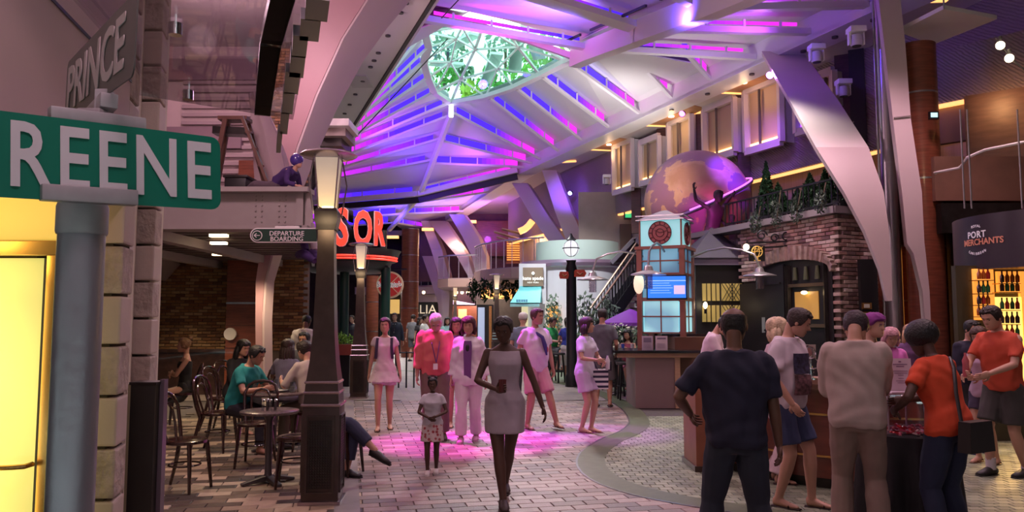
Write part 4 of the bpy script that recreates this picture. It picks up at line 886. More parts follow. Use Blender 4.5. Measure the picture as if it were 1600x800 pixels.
# ----------------------------------------------------------------- globe lamp post with arrow boards
gl = thing('globe_lamp_post', 'black lamp post with a round white globe and red arrow boards', 'lamp post', (gx(893, 18.5), 18.5, 0))
MB().lathe([(.16, 0), (.16, .25), (.13, .3), (.12, 2.75), (.14, 2.8), (.1, 2.95), (.13, 3.02)], n=16).build('post', M('black painted metal', (.015, .015, .018), .35, .3), gl)
gz = PY(893, 388, 18.5).z
MB().ball((0, 0, gz), .195, 20, 14).build('globe', M('opal globe', (1, 1, 1), .4, emit=(.9, .93, 1), es=.95), gl)
m = MB()
m.tube([V(.2*math.cos(t), .2*math.sin(t), gz) for t in np.linspace(0, 6.283, 25)[:-1]], .014, 5, loop=True)
for k in range(3): a = k*math.pi/3+.4; m.tube([V(.2*math.cos(a)*math.cos(t), .2*math.sin(a)*math.cos(t), gz+.2*math.sin(t)) for t in np.linspace(0, 6.283, 21)[:-1]], .007, 4, loop=True)
m.build('wire_cage', IRON, gl); MB().lathe([(.1, gz+.19), (.13, gz+.21), (.06, gz+.28), (.02, gz+.36)], n=12).build('finial', IRON, gl)
for s, (x0, x1, y0, y1) in ((-1, (875, 889, 425, 435)), (1, (897, 915, 421, 433))):
    p = PY((x0+x1)/2, (y0+y1)/2, 18.4); w = (x1-x0)/1200*18.4/2; h = .085
    MB().prism([p+V(-w, 0, -h), p+V(w*.8, 0, -h), p+V(w*1.15, 0, 0) if s > 0 else p+V(w, 0, 0), p+V(w*.8, 0, h), p+V(-w, 0, h), p+V(-w*1.2, 0, 0) if s < 0 else p+V(-w, 0, 0)], (0, .03, 0)).build('arrow_board', M('orange red board', (.55, .07, .03), .4), gl, world=True, smooth=0)
    MB().tube([p+V(-w*.5, -.02, .03), p+V(0, -.02, -.03), p+V(w*.5, -.02, .02)], .018, 6).build('scroll', GOLD, gl, world=True)
# ----------------------------------------------------------------- clock tower kiosk
CK = M('pale lit glass', (.4, .7, .75), .25, emit=(.20, .50, .56), es=.75); CKD = M('blue grey glass', (.16, .34, .45), .25, emit=(.05, .17, .28), es=.7)
nt = CK.node_tree
for mt, c0, c1 in ((CK, (.42, .85, .9), (.12, .36, .5)), (CKD, (.16, .40, .55), (.03, .10, .20))):
    nt = mt.node_tree; ng = nt.nodes.new('ShaderNodeTexNoise'); ng.inputs['Scale'].default_value = 1.7; ng.inputs['Detail'].default_value = 0; tcn = nt.nodes.new('ShaderNodeTexCoord'); nt.links.new(tcn.outputs['Object'], ng.inputs['Vector'])
    r_ = nt.nodes.new('ShaderNodeValToRGB'); r_.color_ramp.elements[0].position = .38; r_.color_ramp.elements[1].position = .62; r_.color_ramp.elements[0].color = (*c1, 1); r_.color_ramp.elements[1].color = (*c0, 1)
    nt.links.new(ng.outputs['Fac'], r_.inputs[0]); nt.links.new(r_.outputs[0], nt.nodes['Principled BSDF'].inputs['Emission Color'])
Yk = 14.9; kx = gx(1044, Yk)
ck = thing('clock_tower', 'square clock tower kiosk with glowing blue glass panels and a pyramid top', 'clock tower', (kx+.06, Yk+.45, 0), R(-25))
kw = .42
for (sx, sy) in ((-1, -1), (1, -1), (1, 1), (-1, 1)): MB().bbox((sx*kw-.05, sy*kw-.05, .0), (sx*kw+.05, sy*kw+.05, 3.0)).build('corner_post', M('copper frame', (.32, .13, .10), .4, .3), ck, smooth=0)
def panels(z0, z1, nz, mat):
    for side in range(4):
        mr = Matrix.Rotation(side*math.pi/2, 4, 'Z')
        for i in range(2):
            for j in range(nz):
                a = z0+(z1-z0)*j/nz; b = z0+(z1-z0)*(j+1)/nz
                MB().bbox((-kw+.07+i*(kw-.07)+.012, -kw-.01, a+.012), (-kw+.07+(i+1)*(kw-.07)-.012, -kw+.02, b-.012)).xf(mr).build('glass_panel', mat, ck, smooth=0)
        m = MB().bbox((-.012, -kw-.03, z0), (.012, -kw, z1))
        for j in range(nz+1): z = z0+(z1-z0)*j/nz; m.bbox((-kw+.05, -kw-.03, z-.014), (kw-.05, -kw, z+.014))
        m.xf(mr).build('glazing_bar', M('copper frame'), ck, smooth=0)
panels(1.35, 1.98, 2, CK); panels(2.5, 3.0, 2, CKD); panels(2.02, 2.48, 1, CKD)
MB().bbox((-kw-.08, -kw-.08, 2.98), (kw+.08, kw+.08, 3.04)).build('cornice', M('copper frame'), ck, smooth=0)
MB().bbox((-kw+.02, -kw+.02, 3.04), (kw-.02, kw-.02, 3.55)).build('clock_box', M('aqua lit box', (.4, .75, .8), .3, emit=(.22, .58, .62), es=.8), ck, smooth=0)
m = MB()
for (sx, sy) in ((-1, -1), (1, -1), (1, 1), (-1, 1)): m.bbox((sx*(kw-.01)-.015, sy*(kw-.01)-.015, 3.04), (sx*(kw-.01)+.015, sy*(kw-.01)+.015, 3.6))
m.build('clock_frame', M('copper frame'), ck, smooth=0)
MB().lathe([(kw*1.55, 3.57), (.1, 3.78), (.001, 3.8)], n=4).xf(Matrix.Rotation(math.pi/4, 4, 'Z')).build('pyramid_roof', M('grey metal roof', (.42, .36, .42), .4, .5), ck, smooth=0)
m = MB()
for (a, b) in (((-1, -1), (1, -1)), ((1, -1), (1, 1)), ((1, 1), (-1, 1)), ((-1, 1), (-1, -1))):
    for z in (3.56, 3.64): m.bar((a[0]*kw*1.12, a[1]*kw*1.12, z), (b[0]*kw*1.12, b[1]*kw*1.12, z), .02)
m.build('roof_rail', STEEL, ck, smooth=0)
CF = M('clock copper', (.40, .12, .12), .4, .2); CH = M('clock hands', (.12, .02, .03), .4)
for side in range(2):
    mr = Matrix.Rotation(side*math.pi/2, 4, 'Z'); c = Vector((0, -kw, 3.3))
    rt = Matrix.Translation(c)@Matrix.Rotation(math.pi/2, 4, 'X')
    f = MB().lathe([(.225, 0), (.225, .02)], n=36).xf(mr@rt).build('clock_face', CF, ck)
    m = MB()
    for rr_ in (.225, .155, .08): m.tube([V(rr_*math.cos(t), rr_*math.sin(t), .025) for t in np.linspace(0, 6.283, 37)[:-1]], .009, 5, loop=True)
    for k in range(12): a = k*math.pi/6; m.bar((.165*math.cos(a), .165*math.sin(a), .025), (.215*math.cos(a), .215*math.sin(a), .025), .022, .01)
    m.xf(mr@rt).build('clock_rings', CH, f)
    MB().bar((0, 0, .03), (-.1, .05, .03), .018, .008).bar((0, 0, .03), (.15, .04, .03), .014, .008).xf(mr@rt).build('clock_hands', CH, f)
# arms with hanging shades
LAMPS = M('brushed aluminium shade', (.5, .48, .5), .3, .8)
def arm_shade(parent, p_shade, p_from, lab=None):
    mid = [p_from.lerp(p_shade+V(0, 0, .35), t)+V(0, 0, .18*math.sin(t*3.1)) for t in (0, .25, .5, .75, .93)]+[p_shade+V(0, 0, .15)]
    MB().tube(mid, .022, 6).build('arm', STEEL, parent, world=True)
    s = MB().lathe([(.02, .16), (.07, .13), (.09, .06), (.30, 0), (.31, -.02), (.1, .02)], p_shade, 28).build('shade', LAMPS, parent, world=True)
    MB().lathe([(.075, -.26), (.075, .02), (.07, .02), (.07, -.26)], p_shade, 16).build('glass_sleeve', glassmat('lamp glass', (.85, .8, .85), .15), parent, world=True)
arm_shade(ck, PY(1013, 428, 13.4), PY(1038, 393, 14.6)); arm_shade(ck, PY(1187, 430, 14.4), PY(1080, 402, 15.1)); arm_shade(ck, PY(926, 436, 15.2), PY(1015, 405, 15.3))
MB().ball(PY(998, 443, 14.7), (.1, .1, .2), 12, 10).build('side_lantern', M('opal lantern', (1, .8, .6), .4, emit=(1, .75, .55), es=.9), ck, world=True)
# television on the tower
tv = thing('television', 'flat television with a bright blue screen on the clock tower', 'television', tuple(PY(1042, 468, 14.2)), R(-12))
MB().bbox((-.37, 0, 0), (.37, .06, .46)).build('case', BLACK, tv, smooth=0, bevel=.006)
scn = MB().bbox((-.345, -.004, .03), (.345, 0, .43)).build('screen', M('blue screen', (.05, .2, .8), .3, emit=(.02, .20, .92), es=1.0), tv, smooth=0)
MB().bbox((-.345, -.008, .34), (.345, -.004, .355)).build('screen_line', M('pale screen', (.5, .7, 1), .4, emit=(.35, .6, 1), es=.9), tv, smooth=0)
for k in range(5): MB().bbox((-.3, -.008, .30-k*.045), (.05+.03*(k % 3), -.004, .308-k*.045)).build('text_line', M('pale screen'), tv, smooth=0, kind='stuff')
MB().bbox((.13, -.008, .1), (.33, -.004, .26)).build('screen_picture', M('picture tint', (.8, .7, .9), .4, emit=(.7, .55, .8), es=.8), tv, smooth=0)
MB().bbox((-.1, .06, .1), (.1, .12, .35)).build('bracket', IRON, tv, smooth=0)
# reception counter under the tower
cn = thing('information_counter', 'information counter with a black top and rosy grey front at the clock tower', 'counter', (gx(1040, 14.4), 14.4, 0))
RG = M('rose grey laminate', (.24, .16, .16), .45, var=.04, ns=2); OAK = M('light oak trim', (.45, .28, .18), .45, var=.12, ns=6, stripes=(1, 1, 8))
c0 = cn.location
MB().bbox((gx(991, 14.2)-c0.x, -.25, 0), (gx(1052, 14.2)-c0.x, .9, .92)).build('front', RG, cn, smooth=0)
MB().bbox((gx(1052, 14.2)-c0.x, -.28, 0), (gx(1060, 14.2)-c0.x, .1, .92)).build('oak_edge', OAK, cn, smooth=0)
MB().bbox((gx(1060, 14.2)-c0.x, .15, .12), (gx(1118, 14.2)-c0.x, .9, 1.28)).build('side_cabinet', M('chestnut laminate', (.17, .075, .05), .4, var=.1, ns=3), cn, smooth=0)
MB().bbox((gx(963, 14.2)-c0.x, -.32, .92), (gx(1089, 14.2)-c0.x, -.2, 1.0)).build('fascia', OAK, cn, smooth=0)
MB().bbox((gx(958, 14.2)-c0.x, -.4, 1.0), (gx(1092, 14.2)-c0.x, .7, 1.05)).build('counter_top', M('black glossy stone', (.015, .015, .018), .12), cn, smooth=0, bevel=.01)
MB().bbox((gx(1045, 14.2)-c0.x, .5, 1.28), (gx(1120, 14.2)-c0.x, .95, 1.33)).build('rear_top', M('black glossy stone'), cn, smooth=0)
for px, w, lab, tint in ((1011, .2, 'printed notice with a small picture on the information counter, left one', (.5, .42, .52)), (1033, .22, 'plain printed notice on the information counter, right one', (.62, .52, .58))):
    n_ = thing('notice', lab, 'notice', (gx(px, 14.15), 14.15, 1.05), 0, 'notices on the information counter')
    MB().bbox((-w/2, 0, 0), (w/2, .01, .26)).build('sheet', M('paper %.2f' % tint[0], tint, .5), n_, smooth=0)
    MB().bbox((-w*.36, -.004, .14 if tint[0] < .55 else .2), (w*.36, 0, .23)).build('print', M('grey print', (.2, .16, .24), .5), n_, smooth=0)
    for k in range(4): MB().bbox((-w*.36, -.003, .04+k*.024), (w*.3, 0, .046+k*.024)).build('print_line', M('grey print'), n_, smooth=0, kind='stuff')
    MB().bbox((-w/2-.01, -.03, 0), (w/2+.01, .05, .008)).build('stand', GL, n_, smooth=0)
# ----------------------------------------------------------------- big globe sculpture
gc_ = PY(1089, 317, 20); GR = 1.37
gs = thing('globe_sculpture', 'huge world globe sculpture glowing pink and violet above the pub', 'sculpture', (gc_.x, gc_.y, gc_.z-GR))
gm = M('globe surface', (.35, .17, .12), .55, .05, bump=.5, bs=6); nt = gm.node_tree; tcn = nt.nodes.new('ShaderNodeTexCoord'); ng = nt.nodes.new('ShaderNodeTexNoise'); ng.inputs['Scale'].default_value = 1.05; ng.inputs['Detail'].default_value = 7; ng.inputs['Distortion'].default_value = .4
nt.links.new(tcn.outputs['Object'], ng.inputs['Vector']); r_ = nt.nodes.new('ShaderNodeValToRGB'); r_.color_ramp.interpolation = 'LINEAR'
r_.color_ramp.elements[0].position = .485; r_.color_ramp.elements[0].color = (.40, .22, .30, 1); r_.color_ramp.elements[1].position = .50; r_.color_ramp.elements[1].color = (.75, .50, .30, 1); e = r_.color_ramp.elements.new(.6); e.color = (.62, .38, .2, 1)
nt.links.new(ng.outputs['Fac'], r_.inputs[0]); nt.links.new(r_.outputs[0], nt.nodes['Principled BSDF'].inputs['Base Color'])
MB().ball((0, 0, GR), GR, 48, 32).build('sphere', gm, gs)
tilt = Matrix.Translation((0, 0, GR))@Matrix.Rotation(R(-24), 4, 'Y')@Matrix.Rotation(R(8), 4, 'X')
MB().tube([V(1.47*math.cos(t), 1.47*math.sin(t), 0) for t in np.linspace(0, 6.283, 61)[:-1]], (.05), 6, loop=True).xf(tilt).build('ring', STEEL, gs)
MB().tube([V(1.49*math.cos(t), 1.49*math.sin(t), .05) for t in np.linspace(-2.0, .2, 30)], .022, 5).xf(tilt).build('ring_light', M('violet ring light', (.8, .2, 1), .5, emit=(.85, .12, 1), es=3), gs)
# statues carrying the globe
BRZ = M('dark bronze statue', (.08, .05, .06), .4, .5)
lamp('SPOT', (.4, 16.0, 6.0), (1, .62, .5), 560, tuple(gc_), .1, 20, .7)
lamp('SPOT', (4.5, 16.4, 6.9), (.20, .04, 1), 1900, (gc_.x+.75, gc_.y-.9, gc_.z+.55), .1, 27, .9)
lamp('SPOT', (4.4, 17.0, 3.8), (1, .05, .75), 80, (gc_.x+.1, gc_.y-1, gc_.z-.5), .1, 60, .9)
# ----------------------------------------------------------------- pub building (brick, arch, dark kiosk bay)
pub = struct(MB().prism([V(5.70, 13.35, 0), V(7.9, 14.6, 0), V(7.9, 19.4, 0), V(4.83, 16.0, 0)], (0, 0, 3.49)).build('wall_pub', MORT, base=False, smooth=0))
def strip_hole(): pass
OX = Vector((5.68, 13.3, 0)); UW = (Vector((4.78, 16.0, 0))-OX).normalized(); NW = Vector((-UW.y, UW.x, 0)); NW = NW if NW.x < 0 else -NW
LW = 2.84
AX, AR_, AZ, AH = 1.20, 1.03, 2.52, .20
def arch_hole(x, z): return (x > 2.2 and z < 2.36) or abs(x-AX) < AR_ and z < AZ+AH*math.sqrt(max(0, 1-((x-AX)/AR_)**2))
brickwall(pub, OX+Vector((0, 0, 0)), UW, NW, LW, 3.46, .21, .072, PB2, lambda x, z: arch_hole(x, z) or z < .3, 300, keyx=lambda t: abs(t[1].z-2.9)+.0*t[1].y)
nr = Vector((.5, -1, 0)).normalized(); ur = Vector((1, .5, 0)).normalized(); brickwall(pub, OX, ur, nr, 2.3, 3.46, .21, .072, PB2, None, 150, keyx=lambda t: -t[1].z+t[1].x)
# voussoirs
for k in range(21):
    a = math.pi*(k+.5)/21; cx, cz = AX, AZ; p = lambda rx, rz: OX+UW*(cx-rx*math.cos(a))+V(0, 0, cz+rz*math.sin(a))
    q0, q1 = p(AR_, AH), p(AR_+.06, AH+.27); MB().bar(q0+NW*.03, q1+NW*.03, .13, .18).build('brick', attrmat('brick') if 0 else M('arch brick', (.30, .20, .18), .8, var=.3, ns=9, bump=.4), pub, world=True, smooth=0)
AR = [OX+UW*x_+V(0, 0, z_) for x_, z_ in [(AX-AR_, .0)]+[(AX-AR_*math.cos(t), AZ+AH*math.sin(t)) for t in np.linspace(0.02, 3.12, 16)]+[(AX+AR_, 0)]]
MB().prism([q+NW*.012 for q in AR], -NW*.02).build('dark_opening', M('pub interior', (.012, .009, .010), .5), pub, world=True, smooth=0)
def onw(x, z, o=.03): return OX+UW*x+V(0, 0, z)+NW*o
MB().prism([onw(.52, 1.62), onw(1.15, 1.62), onw(1.15, 2.12), onw(.52, 2.12)], -NW*.015).build('mirror', M('amber mirror', (.5, .3, .08), .3, emit=(.30, .15, .02), es=.7), pub, world=True, smooth=0)
MB().ball(onw(.80, 2.10, .1), (.06, .06, .035), 10, 6).build('bar_lamp', LAMPW, pub, world=True)
for x_ in (.5, .8, 1.1): MB().tube([onw(x_, 2.34, .05), onw(x_, 2.58, .05)], [.05, .03], 8).build('bottle', M('dim green bottle', (.08, .09, .05), .3), pub, world=True)
for z_ in (2.24, 1.5): MB().bar(onw(.3, z_, .04), onw(1.3, z_, .04), .06, .06).build('shelf', M('pub shelf', (.09, .06, .03), .4), pub, world=True, smooth=0)
for x_ in (.32, 1.3, 1.36): MB().bar(onw(x_, 0, .04), onw(x_, 2.62, .04), .06, .06).build('door_frame', M('dark bronze metal'), pub, world=True, smooth=0)
MB().prism([onw(1.4, .05), onw(2.2, .05), onw(2.2, 2.52), onw(1.4, 2.66)], NW*.05).build('door_leaf', M('black door', (.015, .012, .015), .4), pub, world=True, smooth=0)
for z_ in (.5, 1.4, 2.3): MB().bar(onw(1.48, z_, .09), onw(2.14, z_, .09), .03, .03).build('door_moulding', M('black door'), pub, world=True, smooth=0)
MB().bar(onw(2.0, 1.35, .1), onw(2.0, 1.65, .1), .07, .02).build('door_plate', M('pale plate', (.5, .6, .6), .4), pub, world=True, smooth=0)
MB().prism([onw(2.24, 0, .02), onw(2.84, 0, .02), onw(2.84, 2.34, .02), onw(2.24, 2.34, .02)], NW*.03).build('black_panel', M('black door'), pub, world=True, smooth=0)
# cap of the terrace wall
MB().prism([OX+V(-.12, -.1, 3.46), OX+UW*(LW+2)+V(-.12, 0, 3.46), OX+UW*(LW+2)+V(.3, 0, 3.46), OX+V(.3, .2, 3.46)], (0, 0, .12)).build('coping', M('grey stone coping', (.26, .22, .24), .5), pub, world=True, smooth=0)
MB().prism([OX+V(-.1, -.15, 3.46), OX+ur*2.4+V(0, -.1, 3.46), OX+ur*2.4+V(0, .3, 3.46), OX+V(0, .3, 3.46)], (0, 0, .12)).build('coping', M('grey stone coping'), pub, world=True, smooth=0)
# iron terrace railing
rl = thing('terrace_railing', 'black iron railing along the planted terrace over the brick arch', 'railing', tuple(OX+V(.1, .5, 3.58)))
for z_ in (3.68, 4.12): MB().bar(onw(.1, z_, -.15), onw(3.6, z_, -.15), .03).build('rail', IRON, rl, world=True, smooth=0)
for i in range(24): MB().bar(onw(.15+i*.15, 3.58, -.15), onw(.15+i*.15, 4.12, -.15), .018).build('baluster', IRON, rl, world=True, smooth=0)
def on_ter(px, off): 
    s = ray(px, 300)[0]/ray(px, 300)[1]; o = OX+V(off, 0, 0); t = (s*o.y-o.x)/(UW.x-s*UW.y) if 1 else 0; return o+UW*t
for px, top, r, sh, lab in ((1198, 254, .27, 'cone', 'tall pointed topiary left of the terrace, beside the globe'), (1216, 288, .32, 'ball', 'rounded conifer right of the pointed topiary'), (1246, 296, .22, 'ball', 'small dark shrub between the two big conifers'), (1266, 274, .33, 'ball', 'dense pointed conifer in the middle of the terrace'), (1289, 268, .26, 'ball', 'slim conifer left of the dark tree at the corner'), (1312, 243, .36, 'cone', 'tall dark layered tree at the brick corner')):
    p = on_ter(px, .55); h = PY(px, top, p.y).z
    t = thing('topiary', lab, 'shrub', (p.x, p.y, 3.58), 0, 'evergreens on the pub terrace')
    MB().lathe([(.12, 0), (.17, .26), (.15, .26)], n=12).build('pot', POTM, t); MB().tube([V(0, 0, .1), V(0, 0, (h-3.58)*.7)], .02, 5).build('trunk', STEM, t)
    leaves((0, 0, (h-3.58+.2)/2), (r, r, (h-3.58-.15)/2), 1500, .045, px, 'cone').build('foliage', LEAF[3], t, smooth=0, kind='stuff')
for px, py, hh, lab in ((1180, 340, .45, 'ivy tuft hanging at the lamp bracket'), (1212, 322, .6, 'ivy hanging left of centre on the brick wall'), (1243, 318, .5, 'ivy hanging over the middle of the brick arch'), (1282, 305, .45, 'ivy hanging near the right end of the terrace'), (1340, 312, .3, 'ivy tuft on the coping right of the brick corner')):
    p = on_ter(px, -.30) if px < 1320 else PY(px, py, 13.6); z_ = PY(px, py, p.y).z
    t = thing('ivy', lab, 'plant', (p.x, p.y, z_-hh*.6), 0, 'ivy hanging from the terrace')
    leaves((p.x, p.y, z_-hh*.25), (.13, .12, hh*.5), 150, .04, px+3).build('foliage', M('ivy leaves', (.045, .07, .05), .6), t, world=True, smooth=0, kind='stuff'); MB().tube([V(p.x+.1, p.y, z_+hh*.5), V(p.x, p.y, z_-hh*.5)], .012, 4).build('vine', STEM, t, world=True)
# scroll bracket with hanging pub sign and bulb
ps = thing('hanging_pub_sign', 'black hanging sign with a golden globe emblem on a scroll bracket', 'sign', tuple(PY(1185, 410, 14.6)))
Ys = 14.6
for x0_, y0_, x1_, y1_ in ((1168, 380, 1250, 376), (1168, 388, 1250, 384)): MB().bar(PY(x0_, y0_, Ys), PY(x1_, y1_, Ys), .03).build('bracket_bar', IRON, ps, world=True, smooth=0)
m = MB()
for cx, cy, r_2 in ((1190, 368, 9), (1210, 372, 7), (1228, 370, 8), (1240, 366, 6)): c = PY(cx, cy, Ys); m.tube([c+V(r_2/82*math.cos(t)*(1-t/12), 0, r_2/82*math.sin(t)*(1-t/12)) for t in np.linspace(0, 7.5, 16)], .014, 5)
m.build('scroll', IRON, ps, world=True)
MB().bbox(*B2(1171, 384, 1195, 408, Ys, .06)).build('board', BLACK, ps, world=True, smooth=0)
c = PY(1183, 393, Ys-.03); m = MB()
m.tube([c+V(.1*math.cos(t), 0, .1*math.sin(t)) for t in np.linspace(0, 6.283, 21)[:-1]], .01, 5, loop=True)
m.tube([c+V(.045*math.cos(t), 0, .1*math.sin(t)) for t in np.linspace(0, 6.283, 17)[:-1]], .007, 4, loop=True); m.bar(c+V(-.1, 0, 0), c+V(.1, 0, 0), .012); m.bar(c+V(-.09, 0, .05), c+V(.09, 0, .05), .01); m.bar(c+V(-.12, 0, -.06), c+V(.11, 0, .09), .012); m.bar(c+V(0, 0, -.1), c+V(0, 0, -.17), .03); m.bar(c+V(-.06, 0, -.17), c+V(.06, 0, -.17), .02)
m.build('gold_globe_emblem', M('gold paint', (.7, .45, .12), .4, emit=(.5, .3, .06), es=.5), ps, world=True)
o = thing('pendant_bulb', 'bare glowing bulb left of the hanging pub sign', 'lamp', tuple(PY(1166, 388, 14.5))); MB().ball(PY(1166, 386, 14.5), .06, 10, 8).build('bulb', M('glowing bulb', (1, .9, .7), .4, emit=(1, .8, .5), es=9), o, world=True); MB().tube([PY(1168, 376, 14.5), PY(1166, 381, 14.5)], .02, 6).build('socket', IRON, o, world=True)
# dark glazed bay left of the arch with hipped roof
bay = thing('glazed_bay', 'dark glazed pub bay with lattice windows right of the clock tower', 'shop bay', (gx(1125, 16.3), 16.3, 0))
bx0, bx1 = gx(1088, 16.3), gx(1162, 16.3); DG = M('dark green black joinery', (.02, .018, .02), .4)
MB().bbox((bx0, 16.3, 0), (bx1+.1, 18.2, 2.75)).build('wall', DG, bay, world=True, smooth=0)
MB().prism([V(bx0-.1, 16.15, 2.75), V(bx1+.1, 16.15, 2.75), V(bx1+.1, 16.15, 2.9), V(bx0-.1, 16.15, 2.9)], (0, 2, 0)).build('cornice', M('grey violet trim', (.16, .12, .18), .5), bay, world=True, smooth=0)
rz0 = 2.9; tp = PY(1112, 355, 17)
MB().add([V(bx0-.15, 16.1, rz0), V(bx1+.15, 16.1, rz0), V(bx1+.15, 18.2, rz0), V(bx0-.15, 18.2, rz0), tp], [(0, 1, 4), (1, 2, 4), (2, 3, 4), (3, 0, 4), (3, 2, 1, 0)]).build('hipped_roof', M('lead roof', (.07, .055, .08), .6, 0, var=.1, ns=3), bay, world=True, smooth=0)
LIT = M('dim gold window', (.4, .3, .1), .4, emit=(.26, .17, .045), es=.8)
for x0_, x1_ in ((1098, 1110), (1113, 1124), (1128, 1160)):
    for y0_, y1_ in ((443, 470), (477, 503)):
        w_ = MB().bbox(*B2(x0_, y0_, x1_, y1_, 16.25, .04)).build('window', LIT, bay, world=True, smooth=0); m = MB()
        a, b = B2(x0_, y0_, x1_, y1_, 16.23, .02)
        k = max(2, int((x1_-x0_)/5))
        for i in range(-4, k+4):
            for s_ in (1, -1):
                xa = a[0]+(b[0]-a[0])*i/k; xb = xa+s_*(b[2]-a[2])*.6; 
                p0, p1 = V(xa, 16.22, a[2]), V(xb, 16.22, b[2])
                if min(xa, xb) >= a[0]-.001 and max(xa, xb) <= b[0]+.001: m.bar(p0, p1, .012)
        if m.v: m.build('lattice', DG, w_, world=True, smooth=0)
        MB().bar(V((a[0]+b[0])/2, 16.22, a[2]), V((a[0]+b[0])/2, 16.22, b[2]), .015).build('glazing_bar', DG, w_, world=True, smooth=0)
o = thing('wall_lantern', 'small glowing lantern below the lattice windows', 'lamp', tuple(PY(1102, 482, 16))); MB().ball(PY(1102, 477, 16.05), (.045, .045, .07), 8, 8).build('bulb', M('glowing bulb'), o, world=True); MB().bar(PY(1102, 483, 16.1), PY(1102, 490, 16.1), .04).build('bracket', IRON, o, world=True)
# menu board case right of the brick corner
mc = thing('menu_case', 'dark doorway shelves with small framed pictures right of the brick corner', 'display case', (gx(1355, 13.9), 13.5, 0))
MB().bbox(*B2(1349, 405, 1370, 560, 13.2, .1)).build('panel', BLACK, mc, world=True, smooth=0)
for y in (478, 492, 506): f_ = MB().bbox(*B2(1365-17, y-5, 1365-3, y+5, 13.15, .04)).build('picture_frame', GOLD, mc, world=True, smooth=0); MB().bbox(*B2(1365-14, y-3, 1365-6, y+3, 13.13, .02)).build('picture', M('cream picture', (.6, .6, .5), .5), f_, world=True, smooth=0)
# ----------------------------------------------------------------- right drum shop
DX, DY, DR = 7.75, 10.6, 1.42
drum = thing('drum_sign', 'dark round shop drum sign lettered PORT MERCHANTS', 'sign', (DX, DY, 2.30))
DM = M('plum black drum', (.035, .028, .045), .35, var=.1, ns=3)
MB().lathe([(DR-.06, 0), (DR, 0), (DR, .74), (DR-.06, .74)], n=64).build('drum', DM, drum)
MB().lathe([(0.01, .02), (DR-.07, .02), (DR-.07, .05), (.01, .05)], n=64).build('lit_underside', M('warm underside', (.9, .6, .3), .5, emit=(1, .52, .16), es=.9), drum)
ca = 0          # direction of the lettering
s = ray(1530, 370)[0]/ray(1530, 370)[1]
# point on the drum seen at column 1541
A_ = s*s+1; B_ = -2*(s*DX+DY); C_ = DX*DX+DY*DY-DR*DR; yy = (-B_-math.sqrt(B_*B_-4*A_*C_))/(2*A_); a0 = math.atan2(yy-DY, s*yy-DX)
def wrap(co): a = a0+co.x/DR; r_ = DR+.008-co.y*.3; return Vector((r_*math.cos(a), r_*math.sin(a), co.z))
LW_ = M('white drum lettering', (.75, .68, .75), .5, emit=(.5, .42, .5), es=.35); LR = M('copper drum lettering', (.55, .20, .14), .4, emit=(.30, .10, .07), es=.4)
for tx, sz, z_, mt, x_, off in (('PORT', .125, .475, LW_, -.05, .003), ('MERCHANTS', .118, .372, LR, .03, .003)):
    text(tx, sz, mt, drum, Matrix.Translation((x_, 0, z_)), off=off, arc=wrap, ext=.004, spacing=1.12 if tx == 'PORT' else 1.0)
for tx, z_, up_ in (('ROYAL', .595, 1), ('CARIBBEAN', .215, -1)):
    n_ = len(tx)
    for i, chh in enumerate(tx):
        u_ = (i-(n_-1)/2)*.036; text(chh, .05, LW_, drum, Matrix.Translation((u_-.05, 0, z_-up_*u_*u_*1.6)), off=.001, arc=wrap, ext=.003, name='letter')
for px in (1507, 1518, 1597): p = PY(px, 320, 10.2); MB().tube([p+V(0, 0, -.05), p+V(0, 0, 1.3)], .012, 6).build('hanger_rod', STEEL, drum, world=True)
# bottle shelves glowing under the drum
bs_ = thing('bottle_display', 'glowing amber display of bottles behind dark frames under the drum', 'display', (gx(1560, 10.4), 10.4, 0))
AMB = M('backlit amber panel', (1, .6, .2), .5, emit=(1, .34, .045), es=1.05); HOT = M('hot yellow panel', (1, .8, .4), .5, emit=(1, .6, .13), es=1.8)
for (x0_, y0_, x1_, y1_, mt) in ((1525, 420, 1552, 500, AMB), (1560, 424, 1593, 456, AMB), (1563, 464, 1596, 640, HOT), (1604, 424, 1660, 640, AMB)):
    MB().bbox(*B2(x0_, y0_, x1_, y1_, 10.4, .05)).build('backlit_panel', mt, bs_, world=True, smooth=0)
MB().bbox(*B2(1505, 415, 1720, 690, 10.46, .1)).build('back_frame', M('dark olive frame', (.05, .04, .02), .5), bs_, world=True, smooth=0)
rnd = random.Random(3); BC = [M('green bottle', (.03, .14, .05), .25), M('amber bottle', (.35, .08, .01), .25), M('red bottle', (.4, .03, .02), .25), M('dark bottle', (.04, .02, .02), .25)]
cells = [(1530+i*7, y) for y in (431, 452, 470, 488) for i in range(3)]+[(1566+i*8, y) for y in (436, 450, 478, 500, 520) for i in range(4)]
pos_words = ['first', 'second', 'third', 'fourth', 'fifth', 'sixth']
for i, (px, py) in enumerate(cells):
    c = PY(px, py+5, 10.3); row, co = (i//3, i % 3) if i < 12 else ((i-12)//4, (i-12) % 4); ci = rnd.randrange(4); o = thing('bottle', '%s bottle, %s from the left, on shelf %s of the %s amber panel' % (('green', 'amber', 'red', 'dark')[ci], ('first', 'second', 'third', 'fourth')[co], ('one', 'two', 'three', 'four', 'five')[row], 'left' if i < 12 else 'right'), 'bottle', tuple(c), 0, 'bottles in the amber display')
    mt = BC[ci]; h_ = .14; MB().lathe([(.026, 0), (.028, .075), (.011, .11), (.011, h_)], n=8).build('glass_body', mt, o); MB().cyl((0, 0, h_), .011, .015, 8).build('cap', M('dark bottle'), o)
for y in (437.5, 458.5, 476.5, 494.5): MB().bbox(*B2(1524, y, 1553, y+1.2, 10.25, .15)).build('shelf', GOLD, bs_, world=True, smooth=0)
